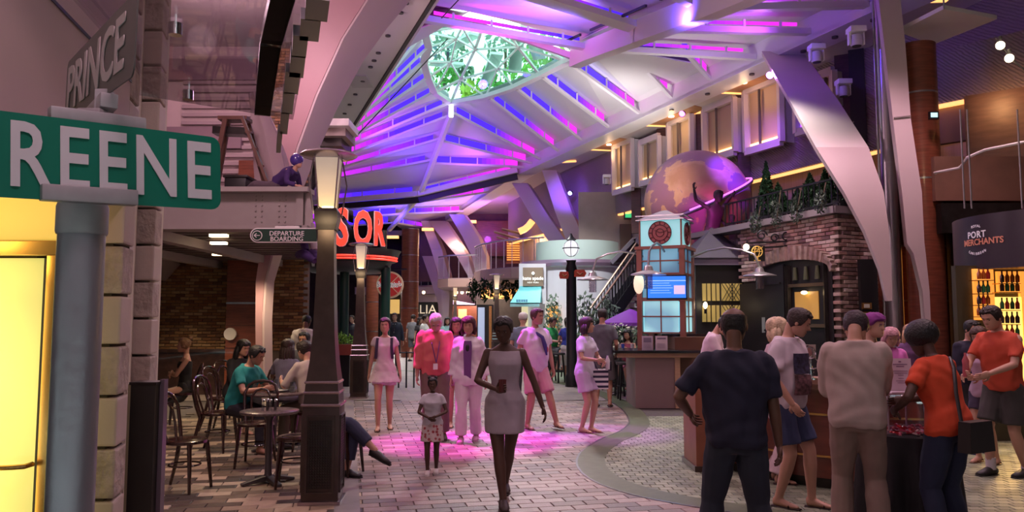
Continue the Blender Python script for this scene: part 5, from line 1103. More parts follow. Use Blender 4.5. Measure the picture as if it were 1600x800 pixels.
for y in (442.5, 456.5, 484.5, 506.5, 526.5): MB().bbox(*B2(1561, y, 1595, y+1.2, 10.25, .15)).build('shelf', GOLD, bs_, world=True, smooth=0)
lamp('AREA', tuple(PY(1580, 520, 10.1)), (1, .6, .2), 45, (5.5, 7.6, .9), 1.0)
# upper railing at the right
ur_ = thing('curved_railing', 'curved white steel railing on the upper deck over the drum sign', 'railing', tuple(PY(1530, 330, 10.4)))
rp2 = [(1460, 270, 12.5), (1500, 262, 11.8), (1512, 246, 11.2), (1540, 234, 10.7), (1600, 222, 10.2), (1660, 212, 9.9)]
MB().tube([PY(*q) for q in rp2], .022, 6).build('handrail', FR, ur_, world=True)
for px, py, Y in ((1462, 270, 12.5), (1500, 262, 11.8), (1512, 246, 11.2), (1588, 224, 10.3)): p = PY(px, py, Y); MB().tube([p, V(p.x, p.y, 4.0)], .018, 6).build('post', FR, ur_, world=True)
# bare bulbs on a wire, top right
bw_ = thing('bulb_wire', 'thin wire carrying the bare bulbs at the top right', 'cable', tuple(PY(1580, 100, 9)))
MB().tube([PY(1556, 60, 9), PY(1566, 72, 9), PY(1580, 92, 9), PY(1604, 112, 9), PY(1640, 130, 9)], .008, 5).build('wire', BLACK, bw_, world=True)
for i, (px, py) in enumerate(((1563, 71), (1577, 91))):
    o = thing('bare_bulb', ('upper of the two bare glowing bulbs at the top right', 'lower of the two bare glowing bulbs at the top right')[i], 'lamp', tuple(PY(px, py, 9)), 0, 'bare bulbs on the wire'); MB().ball(PY(px, py, 9), .05, 12, 10).build('bulb', M('glowing bulb'), o, world=True); MB().tube([PY(px, py-4, 9)+V(0, 0, .04), PY(px, py-4, 9)+V(0, 0, .08)], .02, 8).build('socket', BLACK, o, world=True)
lamp('POINT', tuple(PY(1570, 95, 8.8)), (1, .75, .4), 22, size=.1)
# moving head stage lights and coloured spots
def mover(px, py, Y, lab, r=.14):
    p = PY(px, py, Y); t = thing('moving_head_light', lab, 'stage light', tuple(p), 0, 'moving head lights under the right ceiling')
    MB().bbox((-.14, -.12, .1), (.14, .12, .2)).build('base', FR, t, bevel=.01); MB().bbox((-.14, -.03, -.12), (-.11, .05, .12)).build('yoke_arm', FR, t); MB().bbox((.11, -.03, -.12), (.14, .05, .12)).build('yoke_arm', FR, t)
    MB().lathe([(.03, .08), (.09, .06), (.11, -.08), (.095, -.14)], n=16).build('head', M('light grey plastic', (.5, .46, .48), .4), t); MB().cyl((0, 0, -.15), .08, .012, 16).build('lens', BLACK, t)
mover(1276, 86, 14.6, 'white moving head light left of the leaning white beam top'); mover(1338, 60, 13.4, 'white moving head light right of the leaning beam top'); mover(1318, 140, 15.4, 'moving head light in front of the violet window'); mover(948, 282, 27, 'small far moving head light over the blue niche')
for px, py, Y, c, lab in ((1203, 118, 17.2, (.75, .25, 1), 'violet glowing spot lamp at the nearest coffer'), (1066, 178, 21.5, (1, .12, .8), 'magenta glowing spot lamp at the second coffer'), (891, 302, 31, (.4, .5, 1), 'pale blue glowing spot lamp in the blue niche')):
    p = PY(px, py, Y); t = thing('spot_lamp', lab, 'stage light', tuple(p), 0, 'coloured spot lamps'); MB().tube([p, p+V(.06, .14, .06)], [.095, .07], 14).build('housing', BLACK, t, world=True)
    MB().ball(p+V(-.01, -.02, 0), (.085, .03, .085), 12, 8).build('lens', M('lens %.2f' % c[0], c, .4, emit=c, es=7), t, world=True)
lamp('SPOT', tuple(PY(1203, 118, 17)), (.6, .15, 1), 90, (4, 14, 6.5), .1, 100, 1)
for i, (px, py, Y) in enumerate(((1460, 180, 12.6), (982, 337, 28), )):
    o = thing('exit_sign', ('small lit sign box on the wood column at the top right', 'small green exit sign in the taupe wall')[i], 'sign', tuple(PY(px, py, Y))); MB().bbox(*B2(px-7, py-6, px+7, py+6, Y, .05)).build('case', (DARKM, BLACK)[i], o, world=True, smooth=0)
    MB().bbox(*B2(px-5, py-4, px+5, py+3, Y-.01, .02)).build('lit_face', (M('pale cyan face', (.6, .9, .9), .4, emit=(.4, .8, .9), es=1), M('green face', (.05, .5, .2), .4, emit=(.03, .5, .2), es=1))[i], o, world=True, smooth=0)
# ================================================================= PEOPLE
def lerp_tab(tab, t):
    if t <= tab[0][0]: return tab[0][1:]
    for a, b in zip(tab, tab[1:]):
        if t <= b[0]: k = (t-a[0])/(b[0]-a[0]); return tuple(a[i]+(b[i]-a[i])*k for i in range(1, len(a)))
    return tab[-1][1:]
def limb(m, pts, rad, n=12, sub=4, eb=True):
    """tube through joints with radii, smoothly interpolated"""
    P = [Vector(p) for p in pts]; out = []; rr = []
    for i in range(len(P)-1):
        p0, p1, p2, p3 = P[max(i-1, 0)], P[i], P[i+1], P[min(i+2, len(P)-1)]
        for j in range(sub):
            t = j/sub; q = (2*p1+(p2-p0)*t*.7+(-3*p1*1+3*p2-(p2-p0)*1.4-(p3-p1)*.7+0*p0)*t*t*1.0)*.5 if 0 else p1.lerp(p2, t)
            out.append(q); rr.append(rad[i]+(rad[i+1]-rad[i])*t)
    out.append(P[-1]); rr.append(rad[-1]); m.tube(out, rr, n); m.ball(P[0], rad[0]*.98, n, 6); eb and m.ball(P[-1], rad[-1]*.98, n, 6)
def ik(a, b, l1, l2, pole):
    d = b-a; L = min(d.length, (l1+l2)*.999); u = d.normalized(); b = a+u*L
    x = (l1*l1-l2*l2+L*L)/(2*L); h = math.sqrt(max(l1*l1-x*x, 0)); p = Vector(pole); p = p-u*p.dot(u); p = p.normalized() if p.length > 1e-4 else Vector((0, 1, 0))
    return a+u*x+p*h, b
TS = bpy.data.scenes.new('workshop')
def remesh(m, vox, smooth=2, fold=0, seed=0):
    me = bpy.data.meshes.new('t'); me.from_pydata(m.v, [], m.f); bm = bmesh.new(); bm.from_mesh(me); bmesh.ops.recalc_face_normals(bm, faces=bm.faces); bm.to_mesh(me); bm.free()
    o = bpy.data.objects.new('t', me); TS.collection.objects.link(o); md = o.modifiers.new('r', 'REMESH'); md.mode = 'VOXEL'; md.voxel_size = vox
    if smooth: sm = o.modifiers.new('s', 'SMOOTH'); sm.factor = .5; sm.iterations = smooth
    TS.view_layers[0].update(); dg = TS.view_layers[0].depsgraph; r = bpy.data.meshes.new_from_object(o.evaluated_get(dg), depsgraph=dg)
    bpy.data.objects.remove(o); bpy.data.meshes.remove(me); n = len(r.vertices)
    co = np.empty(n*3); r.vertices.foreach_get('co', co); co = co.reshape(-1, 3)
    if fold:
        no = np.empty(n*3); r.vertices.foreach_get('normal', no); no = no.reshape(-1, 3); s = seed*1.7
        f = np.sin(co[:, 0]*31+s+3*np.sin(co[:, 2]*11+s))*np.sin(co[:, 2]*23+2.5*np.sin(co[:, 0]*9+co[:, 1]*13+s))+.6*np.sin(co[:, 1]*44+co[:, 2]*17+s+2*np.sin(co[:, 0]*21))
        co = co+no*(f*fold)[:, None]
    F = np.empty(len(r.loops), int); r.loops.foreach_get('vertex_index', F); ls = np.empty(len(r.polygons), int); r.polygons.foreach_get('loop_total', ls)
    bpy.data.meshes.remove(r)
    mm = MB(); mm.v = [tuple(v) for v in co]; k = 0
    F = F.tolist()
    for q in ls.tolist(): mm.f.append(tuple(F[k:k+q])); k += q
    return mm
def qbuild(m, name, mat, parent, label=None):
    me = bpy.data.meshes.new(name); me.from_pydata(m.v, [], m.f); me.polygons.foreach_set('use_smooth', [True]*len(me.polygons)); me.materials.append(mat)
    o = bpy.data.objects.new(name, me); COL.objects.link(o); o.parent = parent
    if label: o['label'] = label
    return o
SK = {}
def skin(c): return M('skin %.2f' % c[0], c, .5, var=.05, ns=6)
FAIR, TAN, BROWNS, DARKS = (.52, .29, .21), (.40, .21, .14), (.13, .06, .038), (.075, .034, .023)
def cloth(name, c, var=.08): return M('cloth '+name, c, .85, var=var, ns=5, bump=.12, bs=14)
# head profile: z (0 chin .. 1 top), half width, front depth, back depth  (in units of head height)
HT = [(0, .10, .26, .02), (.04, .17, .33, .06), (.12, .24, .36, .14), (.22, .285, .365, .24), (.34, .31, .36, .34), (.5, .335, .365, .43), (.62, .345, .37, .455), (.75, .335, .345, .45), (.86, .285, .28, .38), (.94, .19, .18, .26), (1.0, .03, .02, .05)]
def head_surface(z, a, grow=0, hh=.225):
    w, f, b = lerp_tab(HT, z); d = f if math.cos(a) > 0 else b; c, s = math.cos(a), math.sin(a)
    x = math.copysign(abs(s)**.92, s)*(w+grow); y = -math.copysign(abs(c)**.92, c)*(d+grow)
    if grow == 0 and c > 0:
        g = lambda z0, a0, sz, sa: math.exp(-((z-z0)/sz)**2-((abs(a)-a0)/sa)**2)
        y += .035*g(.50, .33, .045, .13)      # eye sockets
        y -= .022*g(.60, .25, .035, .4)       # brow
        y -= .12*g(.37, 0, .045, .09)+.075*g(.44, 0, .07, .07)   # nose
        y -= .03*g(.235, 0, .022, .20)+.026*g(.185, 0, .022, .17)  # lips
        y += .018*g(.21, 0, .01, .2); y -= .02*g(.06, 0, .05, .2)
        y -= .012*g(.36, .62, .09, .25)
    return Vector((x*hh, y*hh, z*hh))
def make_head(m, M4, hh, hi=True):
    nz, na = (30, 36) if hi else (14, 16); rs = []
    for i in range(nz+1):
        z = i/nz; z = .5-.5*math.cos(math.pi*z)*1.0 if 0 else z
        rs.append([M4@head_surface(z, -math.pi+2*math.pi*j/na, 0, hh) for j in range(na)])
    m.rings(rs)
    for s in (-1, 1):   # ears
        m.ball(M4@Vector((s*.345*hh, .03*hh, .47*hh)), (.035*hh, .075*hh, .13*hh), 8, 6, M4.to_3x3())
def hair_mesh(style, M4, hh, hi=True, seed=0):
    m = MB(); na, nz = (36, 22) if hi else (18, 12); full = []
    g = dict(short=.05, buzz=.022, thin=.025, long=.075, bob=.095, afro=.24, bun=.05, pony=.06, beanie=.11, cap=.07, bald=.02).get(style, .05)
    hl = dict(long=.70, bob=.68, bald=.60, beanie=.70, cap=.70, afro=.74, bun=.76, pony=.74).get(style, .78)
    rnd = random.Random(seed)
    def low(a):
        """height of the hair edge round the head: a=0 face"""
        t = abs(a)/math.pi
        nape = dict(long=.05, bob=.12, afro=.32, cap=.40, beanie=.40).get(style, .20)
        if t < .24: return hl+ (.03*math.sin(a*5) if style not in ('cap', 'beanie') else 0)
        if t < .38: k = (t-.24)/.14; return hl+(((.42 if style in ('short', 'buzz', 'thin', 'bald') else .30 if style not in ('cap', 'beanie') else .55))-hl)*k
        k = (t-.38)/.62; b = (.42 if style in ('short', 'buzz', 'thin', 'bald') else .30 if style not in ('cap', 'beanie') else .55); return b+(nape-b)*min(1, k*1.6)
    zt = .78 if style == 'bald' else 1.0
    rs = []
    for i in range(nz+1):
        r = []
        for j in range(na):
            a = -math.pi+2*math.pi*j/na; z0 = low(a); t = i/nz; z = z0+(zt-z0)*t
            gg = g*min(1, .35+t*3)*(1+.12*math.sin(a*7+t*9+seed)) if i else 0
            v = head_surface(z, a, gg if gg else .002, hh); v.z += gg*hh*.9*max(0, (z-.6)/.4)
            if style == 'afro': v.z += .02*hh
            r.append(M4@v)
        rs.append(r)
    m.rings(rs, caps=style != 'bald')
    if style == 'long':
        for k in range(9):
            a = -2.2+4.4*k/8; s = math.sin(a*.75); c = math.cos(a*.75)
            P = [M4@Vector((s*.33*hh, (c*.30+.06)*hh, .6*hh)), M4@Vector((s*.38*hh, (c*.36+.1)*hh, .2*hh)), M4@Vector((s*.42*hh, (c*.38+.12)*hh, -.18*hh)), M4@Vector((s*.36*hh, (c*.36+.10)*hh, -.55*hh+.08*hh*rnd.random()))]
            m.tube(P, [.12*hh, .13*hh, .11*hh, .04*hh], 8)
    if style == 'bob':
        for k in range(9):
            a = -2.2+4.4*k/8; s = math.sin(a*.75); c = math.cos(a*.75)
            m.tube([M4@Vector((s*.33*hh, (c*.30+.04)*hh, .6*hh)), M4@Vector((s*.40*hh, (c*.34+.06)*hh, .2*hh)), M4@Vector((s*.38*hh, (c*.33+.06)*hh, -.08*hh))], [.12*hh, .13*hh, .05*hh], 8)
    if style == 'bun': m.ball(M4@Vector((0, .42*hh, .98*hh)), .17*hh, 12, 8)
    if style == 'pony': m.tube([M4@Vector((0, .46*hh, .7*hh)), M4@Vector((.05*hh, .60*hh, .4*hh)), M4@Vector((.05*hh, .52*hh, -.1*hh))], [.09*hh, .11*hh, .04*hh], 8)
    if style == 'puffs':
        for s in (-1, 1): m.ball(M4@Vector((s*.26*hh, .1*hh, 1.02*hh)), .14*hh, 10, 8)
    if style == 'cap': m.prism([M4@Vector((x*hh, y*hh, .70*hh)) for x, y in ((-.28, -.33), (-.22, -.62), (0, -.70), (.22, -.62), (.28, -.33))], M4.to_3x3()@Vector((0, 0, .03*hh)))
    if style == 'short':
        for k in range(14):
            a = rnd.uniform(-1.2, 1.2); v = head_surface(rnd.uniform(.84, .97), a, .05, hh); m.ball(M4@v, .07*hh, 6, 4)
    return m
def hand(m, w, d, palm_n, side, s=1, curl=.5, hi=True):
    """w wrist, d direction, palm_n palm normal, side +1 left / -1 right"""
    d = d.normalized(); n = (palm_n-d*palm_n.dot(d)).normalized(); x = d.cross(n).normalized()*side   # x towards the thumb side
    r3 = Matrix((x, n, d)).transposed()
    m.ball(w+d*.045*s, (.040*s, .017*s, .056*s), 10, 8, r3)
    for k, (ox, L) in enumerate(((.028, .072), (.009, .080), (-.010, .075), (-.028, .058))):
        p = w+d*.078*s+x*ox*s; L *= s; c1, c2, c3 = curl*.6, curl*1.5, curl*2.2
        q1 = p+(d*math.cos(c1)+n*math.sin(c1))*L*.42; q2 = q1+(d*math.cos(c2)+n*math.sin(c2))*L*.32; q3 = q2+(d*math.cos(c3)+n*math.sin(c3))*L*.26
        m.tube([p, q1, q2, q3], [.0098*s, .0088*s, .008*s, .006*s], 6)
    p = w+d*.02*s+x*.028*s; q = p+(d*.5+x*.75+n*.3).normalized()*.04*s; q2 = q+(d*.9+x*.2+n*.35).normalized()*.034*s
    m.tube([p, q, q2], [.014*s, .011*s, .008*s], 7)
def person(lab, loc, yaw, H=1.7, sex='m', sk=FAIR, hair='short', hcol=(.03, .018, .012), lean=0, side=0, twist=0, hp=0, hy=0, pelvis=None, feet=None, hands=None, elb=None, knees=None,
           top=None, bottom=None, shoes=None, build=1.0, belly=0, res=.014, group=None, curl=(.5, .5), face=True, hdir=(None, None), palm=(None, None), name='person', hat=None, toes=None, hipw=1.0):
    """top: (kind, colour, opts) bottom: (kind, colour)"""
    s = H/1.752; S_ = Matrix.Scale(s, 4); t = thing(name, lab, 'person', loc, yaw, group)
    P = Vector(pelvis) if pelvis else Vector((0, 0, .90)); fem = sex == 'f'
    ln, sd, tw = R(lean), R(side), R(twist)
    # torso frame: facing -Y, lean tips forward
    RT = Matrix.Rotation(tw, 3, 'Z')@Matrix.Rotation(ln, 3, 'X')@Matrix.Rotation(sd, 3, 'Y')
    up, rt_, fw = RT@Vector((0, 0, 1)), RT@Vector((1, 0, 0)), RT@Vector((0, -1, 0))
    bend = lambda z: P+Vector((0, 0, 1))*min(z, .1)+(up*max(z-.1, 0) if z > .1 else Vector((0, 0, 0))) if z > 0 else P+Vector((0, 0, z))
    b_ = build
    if fem: TT = [(-.10, .115, .085, 0), (-.02, .172, .108, .01), (.05, .165, .105, .008), (.15, .125*b_, .088, 0), (.22, .118*b_, .082, -.004), (.32, .142*b_, .098, -.012), (.39, .150*b_, .108, -.022), (.45, .150, .088, -.006), (.50, .145, .066, 0), (.535, .085, .052, .004), (.56, .052, .048, .004)]
    else: TT = [(-.10, .115, .085, 0), (-.02, .158, .105, .008), (.06, .155, .105, 0), (.17, .148*b_, .105, -.006), (.26, .155*b_, .105, -.008), (.36, .172*b_, .115, -.012), (.44, .180, .105, -.004), (.50, .165, .078, 0), (.535, .105, .060, .006), (.57, .058, .055, .006)]
    TT = [(a, b*(hipw if a < .1 else 1), c+belly*math.exp(-((a-.17)/.12)**2)*.5, d-belly*math.exp(-((a-.17)/.12)**2)*.5) for a, b, c, d in TT]
    def torso(m, z0, z1, gw=0, gd=0, n=24, flare=None):
        rs = []
        for i in range(15):
            z = z0+(z1-z0)*i/14; w, d, oy = lerp_tab(TT, z); w += gw; d += gd
            if flare: f = flare(z); w *= f; d *= f
            c = bend(z)-fw*oy*1.0
            rs.append([c+rt_*math.copysign(abs(math.cos(a))**.85, math.cos(a))*w+fw*math.copysign(abs(math.sin(a))**.9, math.sin(a))*d for a in [2*math.pi*j/n for j in range(n)]])
        m.rings(rs)
    sw = (.158 if fem else .182)*(.5+.5*b_)
    SH = [bend(.478)+rt_*x*sw for x in (-1, 1)]; HP = [P+RT.col[0]*0+Vector((math.cos(tw*.5)*x*.088*hipw, math.sin(tw*.5)*x*.088, -.03)) for x in (-1, 1)]
    fe = feet or [(-.11, 0, 0), (.11, 0, 0)]; to = toes or [(0, -1, 0), (0, -1, 0)]
    AN = [Vector(f)+Vector((0, 0, .075)) for f in fe]; KN = []
    for i in (0, 1):
        k, a = ik(HP[i], AN[i], .415, .405, (knees[i] if knees else (0, -1, 0))); KN.append(k); AN[i] = a
    W_ = [Vector(h) for h in (hands or [(-.27, .02, .80), (.27, .02, .80)])]; EL = []
    for i in (0, 1):
        e, w = ik(SH[i], W_[i], .285, .25, (elb[i] if elb else ((-1, 1)[i]*.35, 1, 0))); EL.append(e); W_[i] = w
    NB = bend(.535); hpR = Matrix.Rotation(tw+R(hy), 3, 'Z')@Matrix.Rotation(ln*.55+R(hp), 3, 'X'); hh = .232
    hu = hpR@Vector((0, 0, 1)); NK = NB+(up*.6+hu*.4)*.072
    M4 = Matrix.Translation(NK+hpR@Vector((0, -.045, -.005)))@hpR.to_4x4()
    # ---------------- body: one surface
    m = MB(); torso(m, -.10, .56); lw = 1.0 if not fem else .97; lw *= (.6+.4*b_)
    for i in (0, 1):
        limb(m, [HP[i]+Vector((0, 0, .02)), HP[i].lerp(KN[i], .45), KN[i], KN[i].lerp(AN[i], .3), AN[i].lerp(KN[i], .12), AN[i]], [r*lw for r in (.092, .078, .054, .056, .036, .036)])
        f = Vector(to[i]).normalized(); f0 = AN[i]
        m.tube([f0-f*.045+Vector((0, 0, -.035)), f0+Vector((0, 0, -.028)), f0+f*.07+Vector((0, 0, -.045)), f0+f*.135+Vector((0, 0, -.055)), f0+f*.175+Vector((0, 0, -.060))], [(.030, .036), (.034, .044), (.038, .030), (.040, .020), (.022, .013)], 10)
        limb(m, [SH[i], SH[i].lerp(EL[i], .5), EL[i], EL[i].lerp(W_[i], .35), W_[i]], [r*(.9 if fem else 1)*(.6+.4*b_) for r in (.050, .043, .036, .036, .025)])
    m.tube([NB-up*.05, NB, NK+hu*.02, NK+hu*.08], [.062, .052 if not fem else .045, .048 if not fem else .042, .050], 12)
    bd = remesh(m, res, 2)
    near = res < .013
    for i in (0, 1):
        d = (W_[i]-EL[i]).normalized(); d = Vector(hdir[i]).normalized() if hdir[i] else d
        pn = Vector(palm[i]) if palm[i] else Vector(((1, -1)[i], 0, 0)); hand(bd, W_[i]-d*.008, d, pn, (-1, 1)[i], 1.0, curl[i])
    make_head(bd, M4, hh, near or res < .018)
    bd.v = [tuple(Vector(v)*s) for v in bd.v]; qbuild(bd, 'body', skin(sk), t)
    def fin(mm, nm, mat, lb=None): mm.v = [tuple(Vector(v)*s) for v in mm.v]; return qbuild(mm, nm, mat, t, lb)
    # ---------------- face
    if face:
        for sx in (-1, 1):
            e = MB(); c = head_surface(.505, sx*.34, 0, hh); e.ball(M4@(c+Vector((0, .004, 0))), (.0135, .008, .007), 8, 6, hpR); eo = fin(e, 'eye', M('eye white', (.55, .5, .48), .3))
            e = MB(); e.ball(M4@(c+Vector((0, -.002, 0))), (.006, .004, .006), 8, 6, hpR); fin(e, 'iris', M('iris', (.03, .015, .01), .2))
            e = MB(); e.tube([M4@(head_surface(.585, sx*a, 0, hh)+Vector((0, -.003, 0))) for a in (.16, .34, .52)], [.003, .0045, .002], 5); fin(e, 'eyebrow', M('brow %.2f' % hcol[0], hcol, .8))
        e = MB(); e.tube([M4@(head_surface(.212, a, 0, hh)+Vector((0, .001, 0))) for a in (-.24, -.1, 0, .1, .24)], [.002, .006, .0065, .006, .002], 6); fin(e, 'lips', M('lips %.2f' % sk[0], (sk[0]*.85, sk[1]*.5, sk[2]*.5), .45))
    hst = hair
    if hair: fin(hair_mesh(hst, M4, hh, near or res < .018, int(H*100)), 'cap' if hair in ('cap', 'beanie') else 'hair', cloth('cap %.2f' % hcol[0], hcol) if hair in ('cap', 'beanie') else M('hair %.3f %.3f' % hcol[:2], hcol, .55, var=.35, ns=30, stripes=(1, 1, .2), bump=.5, bs=60))
    # ---------------- clothes
    cres = res*1.0
    def sleeves(m, L, g=.016, fl=0):
        for i in (0, 1):
            pts = [SH[i]-rt_*(-1, 1)[i]*.02, SH[i].lerp(EL[i], .5), EL[i], W_[i]]; r0 = [.056, .050, .043, .034]
            if L <= 1: q = SH[i].lerp(EL[i], L); pts = [pts[0], SH[i].lerp(EL[i], L*.5), q]; rr = [.057+g, .050+g, .044+g+fl]
            else: q = EL[i].lerp(W_[i], L-1); pts = [pts[0], pts[1], EL[i], q]; rr = [.057+g, .048+g, .040+g, .032+g+fl]
            limb(m, pts, rr, eb=False)
    def legs(m, L, g=.012, fl=0, base=.092):
        for i in (0, 1):
            if L <= 1: q = HP[i].lerp(KN[i], L); limb(m, [HP[i]+Vector((0, 0, .02)), HP[i].lerp(KN[i], L*.5), q], [base+g, .088*lw+g, .076*lw+g+fl], eb=False)
            else: q = KN[i].lerp(AN[i], L-1); limb(m, [HP[i]+Vector((0, 0, .02)), HP[i].lerp(KN[i], .5), KN[i], KN[i].lerp(AN[i], .35*min(1, L-1)), q], [base+g, .082*lw+g, .060*lw+g, .058*lw+g+fl*.5, .048+g+fl], eb=False)
    if bottom:
        k, c = bottom[0], bottom[1]; m = MB(); o = bottom[2] if len(bottom) > 2 else {}
        if k in ('trousers', 'shorts'):
            torso(m, -.10, o.get('waist', .10), .012, .012); legs(m, o.get('L', 1.93 if k == 'trousers' else .85), o.get('g', .012), o.get('fl', .012 if k == 'shorts' else .006))
        else:
            z1 = -o.get('len', .45); fl = o.get('flare', .25); K = (KN[0]+KN[1])/2; rs = []
            torso(m, -.06, .12, .012, .012)
            for i in range(11):
                z = .1-(.1-z1)*i/10; w, d, oy = lerp_tab(TT, max(z, -.02)); tt = max(0, -z)/max(.01, -z1); kk = min(1, max(0, -z)/.42); w = (w+.014)*(1+fl*tt)+kk*max(0, abs(KN[0].x-KN[1].x)/2-.09); d = (d+.016)*(1+fl*1.2*tt)+kk*max(0, abs(KN[0].y-KN[1].y)/2-.02)
                c0 = P+Vector((0, 0, z)); hm = (HP[0]+HP[1])/2; c0 = c0+(Vector((K.x, K.y, 0))-Vector((hm.x, hm.y, 0)))*min(1, max(0, -z)/.42)*.8
                rs.append([c0+rt_*math.cos(a)*w*(1+.02*tt*math.sin(a*9))+fw*math.sin(a)*d*(1+.03*tt*math.sin(a*9)) for a in [2*math.pi*j/28 for j in range(28)]])
            m.rings(rs)
        fin(remesh(m, cres, 2, .0028, H*10), k if k != 'dress_skirt' else 'skirt', cloth('b%.3f%.3f%.3f' % c, c))
    if top:
        k, c = top[0], top[1]; o = top[2] if len(top) > 2 else {}; m = MB(); g = o.get('g', .022); z0 = o.get('z0', -.07); z1 = o.get('z1', .556)
        torso(m, z0, z1, g, g, flare=(lambda z: 1+o.get('flare', .0)*max(0, (.3-z)/.36)))
        if o.get('sl', 0): sleeves(m, o['sl'], o.get('sg', .012), o.get('sf', .006))
        if o.get('skirt'):
            zl = -o['skirt']; fl = o.get('sfl', .1); K = (KN[0]+KN[1])/2; rs = []
            for i in range(11):
                z = .12-(.12-zl)*i/10; w, d, oy = lerp_tab(TT, max(z, -.02)); tt = max(0, -z)/max(.01, -zl); kk = min(1, max(0, -z)/.42); w = (w+g)*(1+fl*tt)+kk*max(0, abs(KN[0].x-KN[1].x)/2-.09); d = (d+g+.006)*(1+fl*1.1*tt)+kk*max(0, abs(KN[0].y-KN[1].y)/2-.02)
                hm = (HP[0]+HP[1])/2; c0 = P+Vector((0, 0, z))+(Vector((K.x-hm.x, K.y-hm.y, 0)))*min(1, max(0, -z)/.42)*.8
                rs.append([c0+rt_*math.cos(a)*w*(1+o.get('pl', 0)*tt*math.sin(a*11))+fw*math.sin(a)*d*(1+o.get('pl', 0)*tt*math.sin(a*11)) for a in [2*math.pi*j/32 for j in range(32)]])
            m.rings(rs)
        fin(remesh(m, cres, 2, o.get('fold', .004), H*7), o.get('name', k), cloth('t%.3f%.3f%.3f' % c, c))
    sh = shoes or ('sandal', (.05, .03, .025))
    for i in (0, 1):
        f = Vector(to[i]).normalized(); a = AN[i]; r_ = Vector((-f.y, f.x, 0)); m = MB(); q = Vector((0, 0, 1))
        if sh[0] == 'sandal':
            m.tube([a-f*.06-q*.070, a+f*.02-q*.070, a+f*.12-q*.070, a+f*.19-q*.070], [(.034, .007), (.036, .007), (.046, .007), (.03, .006)], 10)
            m.tube([a+f*.10+r_*.042-q*.062, a+f*.10+q*-.034, a+f*.10-r_*.042-q*.062], [(.006, .014)]*3, 6)
            if len(sh) > 2: m.tube([a-f*.03+r_*.035-q*.05, a+f*.03+q*-.0, a-f*.03-r_*.035-q*.05, a-f*.06-q*.03], .008, 6, loop=True)
        else:
            m.tube([a-f*.062-q*.042, a-f*.02-q*.030, a+f*.05-q*.035, a+f*.12-q*.048, a+f*.195-q*.056], [(.036, .036), (.042, .048), (.044, .042), (.048, .030), (.028, .018)], 12)
            m.tube([a-f*.07-q*.072, a+f*.04-q*.072, a+f*.13-q*.072, a+f*.20-q*.070], [(.038, .011), (.040, .011), (.050, .011), (.03, .01)], 10)
        fin(m, sh[0], M('shoe %.3f %.3f' % sh[1][:2], sh[1], .5))
    J = dict(P=P, NB=NB, SH=SH, EL=EL, W=W_, KN=KN, AN=AN, M4=M4, up=up, rt=rt_, fw=fw, s=s, bend=bend, hh=hh, HP=HP, torso=torso)
    t['_'] = 0; del t['_']
    return t, J
def piece(t, J, name, m, mat, label=None, smooth=40):
    m.v = [tuple(Vector(v)*J['s']) for v in m.v]; return m.build(name, mat, t, smooth=smooth, label=label)
def wpt(t, J, p): return WM(t)@(Vector(p)*J['s'])
def stand(px, top, Y):
    p = PY(px, top, Y); return (p.x, p.y, 0), p.z
# ================================================================= STREET SIGNS (nearest thing)
def blade_matrix(pl, pr):
    """frame with x along the blade (left to right as seen), z up, -y towards the viewer; origin at the left end's lower corner"""
    x = (pr-pl).normalized(); z = V(0, 0, 1); z = (z-x*z.dot(x)).normalized(); y = z.cross(x)
    m = Matrix((x, y, z)).transposed().to_4x4(); m.translation = pl; return m
GREEN = M('street sign green', (.0, .16, .10), .42, bump=.04, bs=9); GREY2 = M('weathered dark sign', (.10, .09, .085), .5, var=.08, ns=6); SW = M('sign lettering white', (.62, .58, .62), .45)
def blade(name, lab, pl, pr, L, h, back, mat, txt, sz, x0, sx, gray=False, off=.006, al='LEFT', sg=1):
    mt = blade_matrix(pl, pr); t = thing(name, lab, 'sign', mat=mt)
    P = []; r = .022
    for cx, cz, a0 in ((L-r, r, -90), (L-r, h-r, 0), (-back+r, h-r, 90), (-back+r, r, 180)):
        for k in range(5): a = R(a0+k*22.5); P.append(V(cx+r*math.cos(a), 0, cz+r*math.sin(a)))
    MB().prism(P, (0, .003, 0)).build('blade', mat, t, smooth=0)
    text(txt, sz, SW if not gray else M('faded lettering', (.42, .36, .36), .5), t, Matrix.Translation((x0, -.002, h/2-.004)), off=off, sx=sx, align=al, ext=.001, spacing=sg)
    return t, mt
# green blade, seen from x=0 to 345
pl, pr = PY(0, 308, 1.46), PY(345, 328, 1.76)
g1, m1 = blade('street_sign', 'green street name blade reading GREENE on the near pole', pl, pr, (pr-pl).length, .168, .14, GREEN, 'GREENE', .182, (pr-pl).length-.020, .70, off=.0025, al='RIGHT', sg=1.14)
# grey blade above, end on
pl, pr = PY(100, 196, 2.05), PY(208, 118, 1.47)
g2, m2 = blade('street_sign', 'dark grey street name blade reading PRINCE above the green one', pl, pr, (pr-pl).length, .172, 0, GREY2, 'PRINCE', .165, .03, 1.16, True, .003)
pole = thing('sign_pole', 'round galvanised pole carrying the two street signs', 'pole', (gx(122, 1.62), 1.62, 0))
ST2 = M('galvanised steel', (.30, .30, .34), .36, .55, var=.14, ns=9, stripes=(1, 1, .3), bump=.1)
MB().cyl((0, 0, 0), .046, PY(135, 345, 1.62).z, 32).build('shaft', ST2, pole); z_ = PY(135, 345, 1.62).z
zt = PY(135, 316, 1.62).z; MB().lathe([(.048, z_-.03), (.050, z_-.025), (.050, zt-.012), (.046, zt)], n=32).build('collar', M('cast grey metal', (.36, .34, .36), .5, .2, var=.1, ns=20), pole)
CAST = M('cast grey metal')
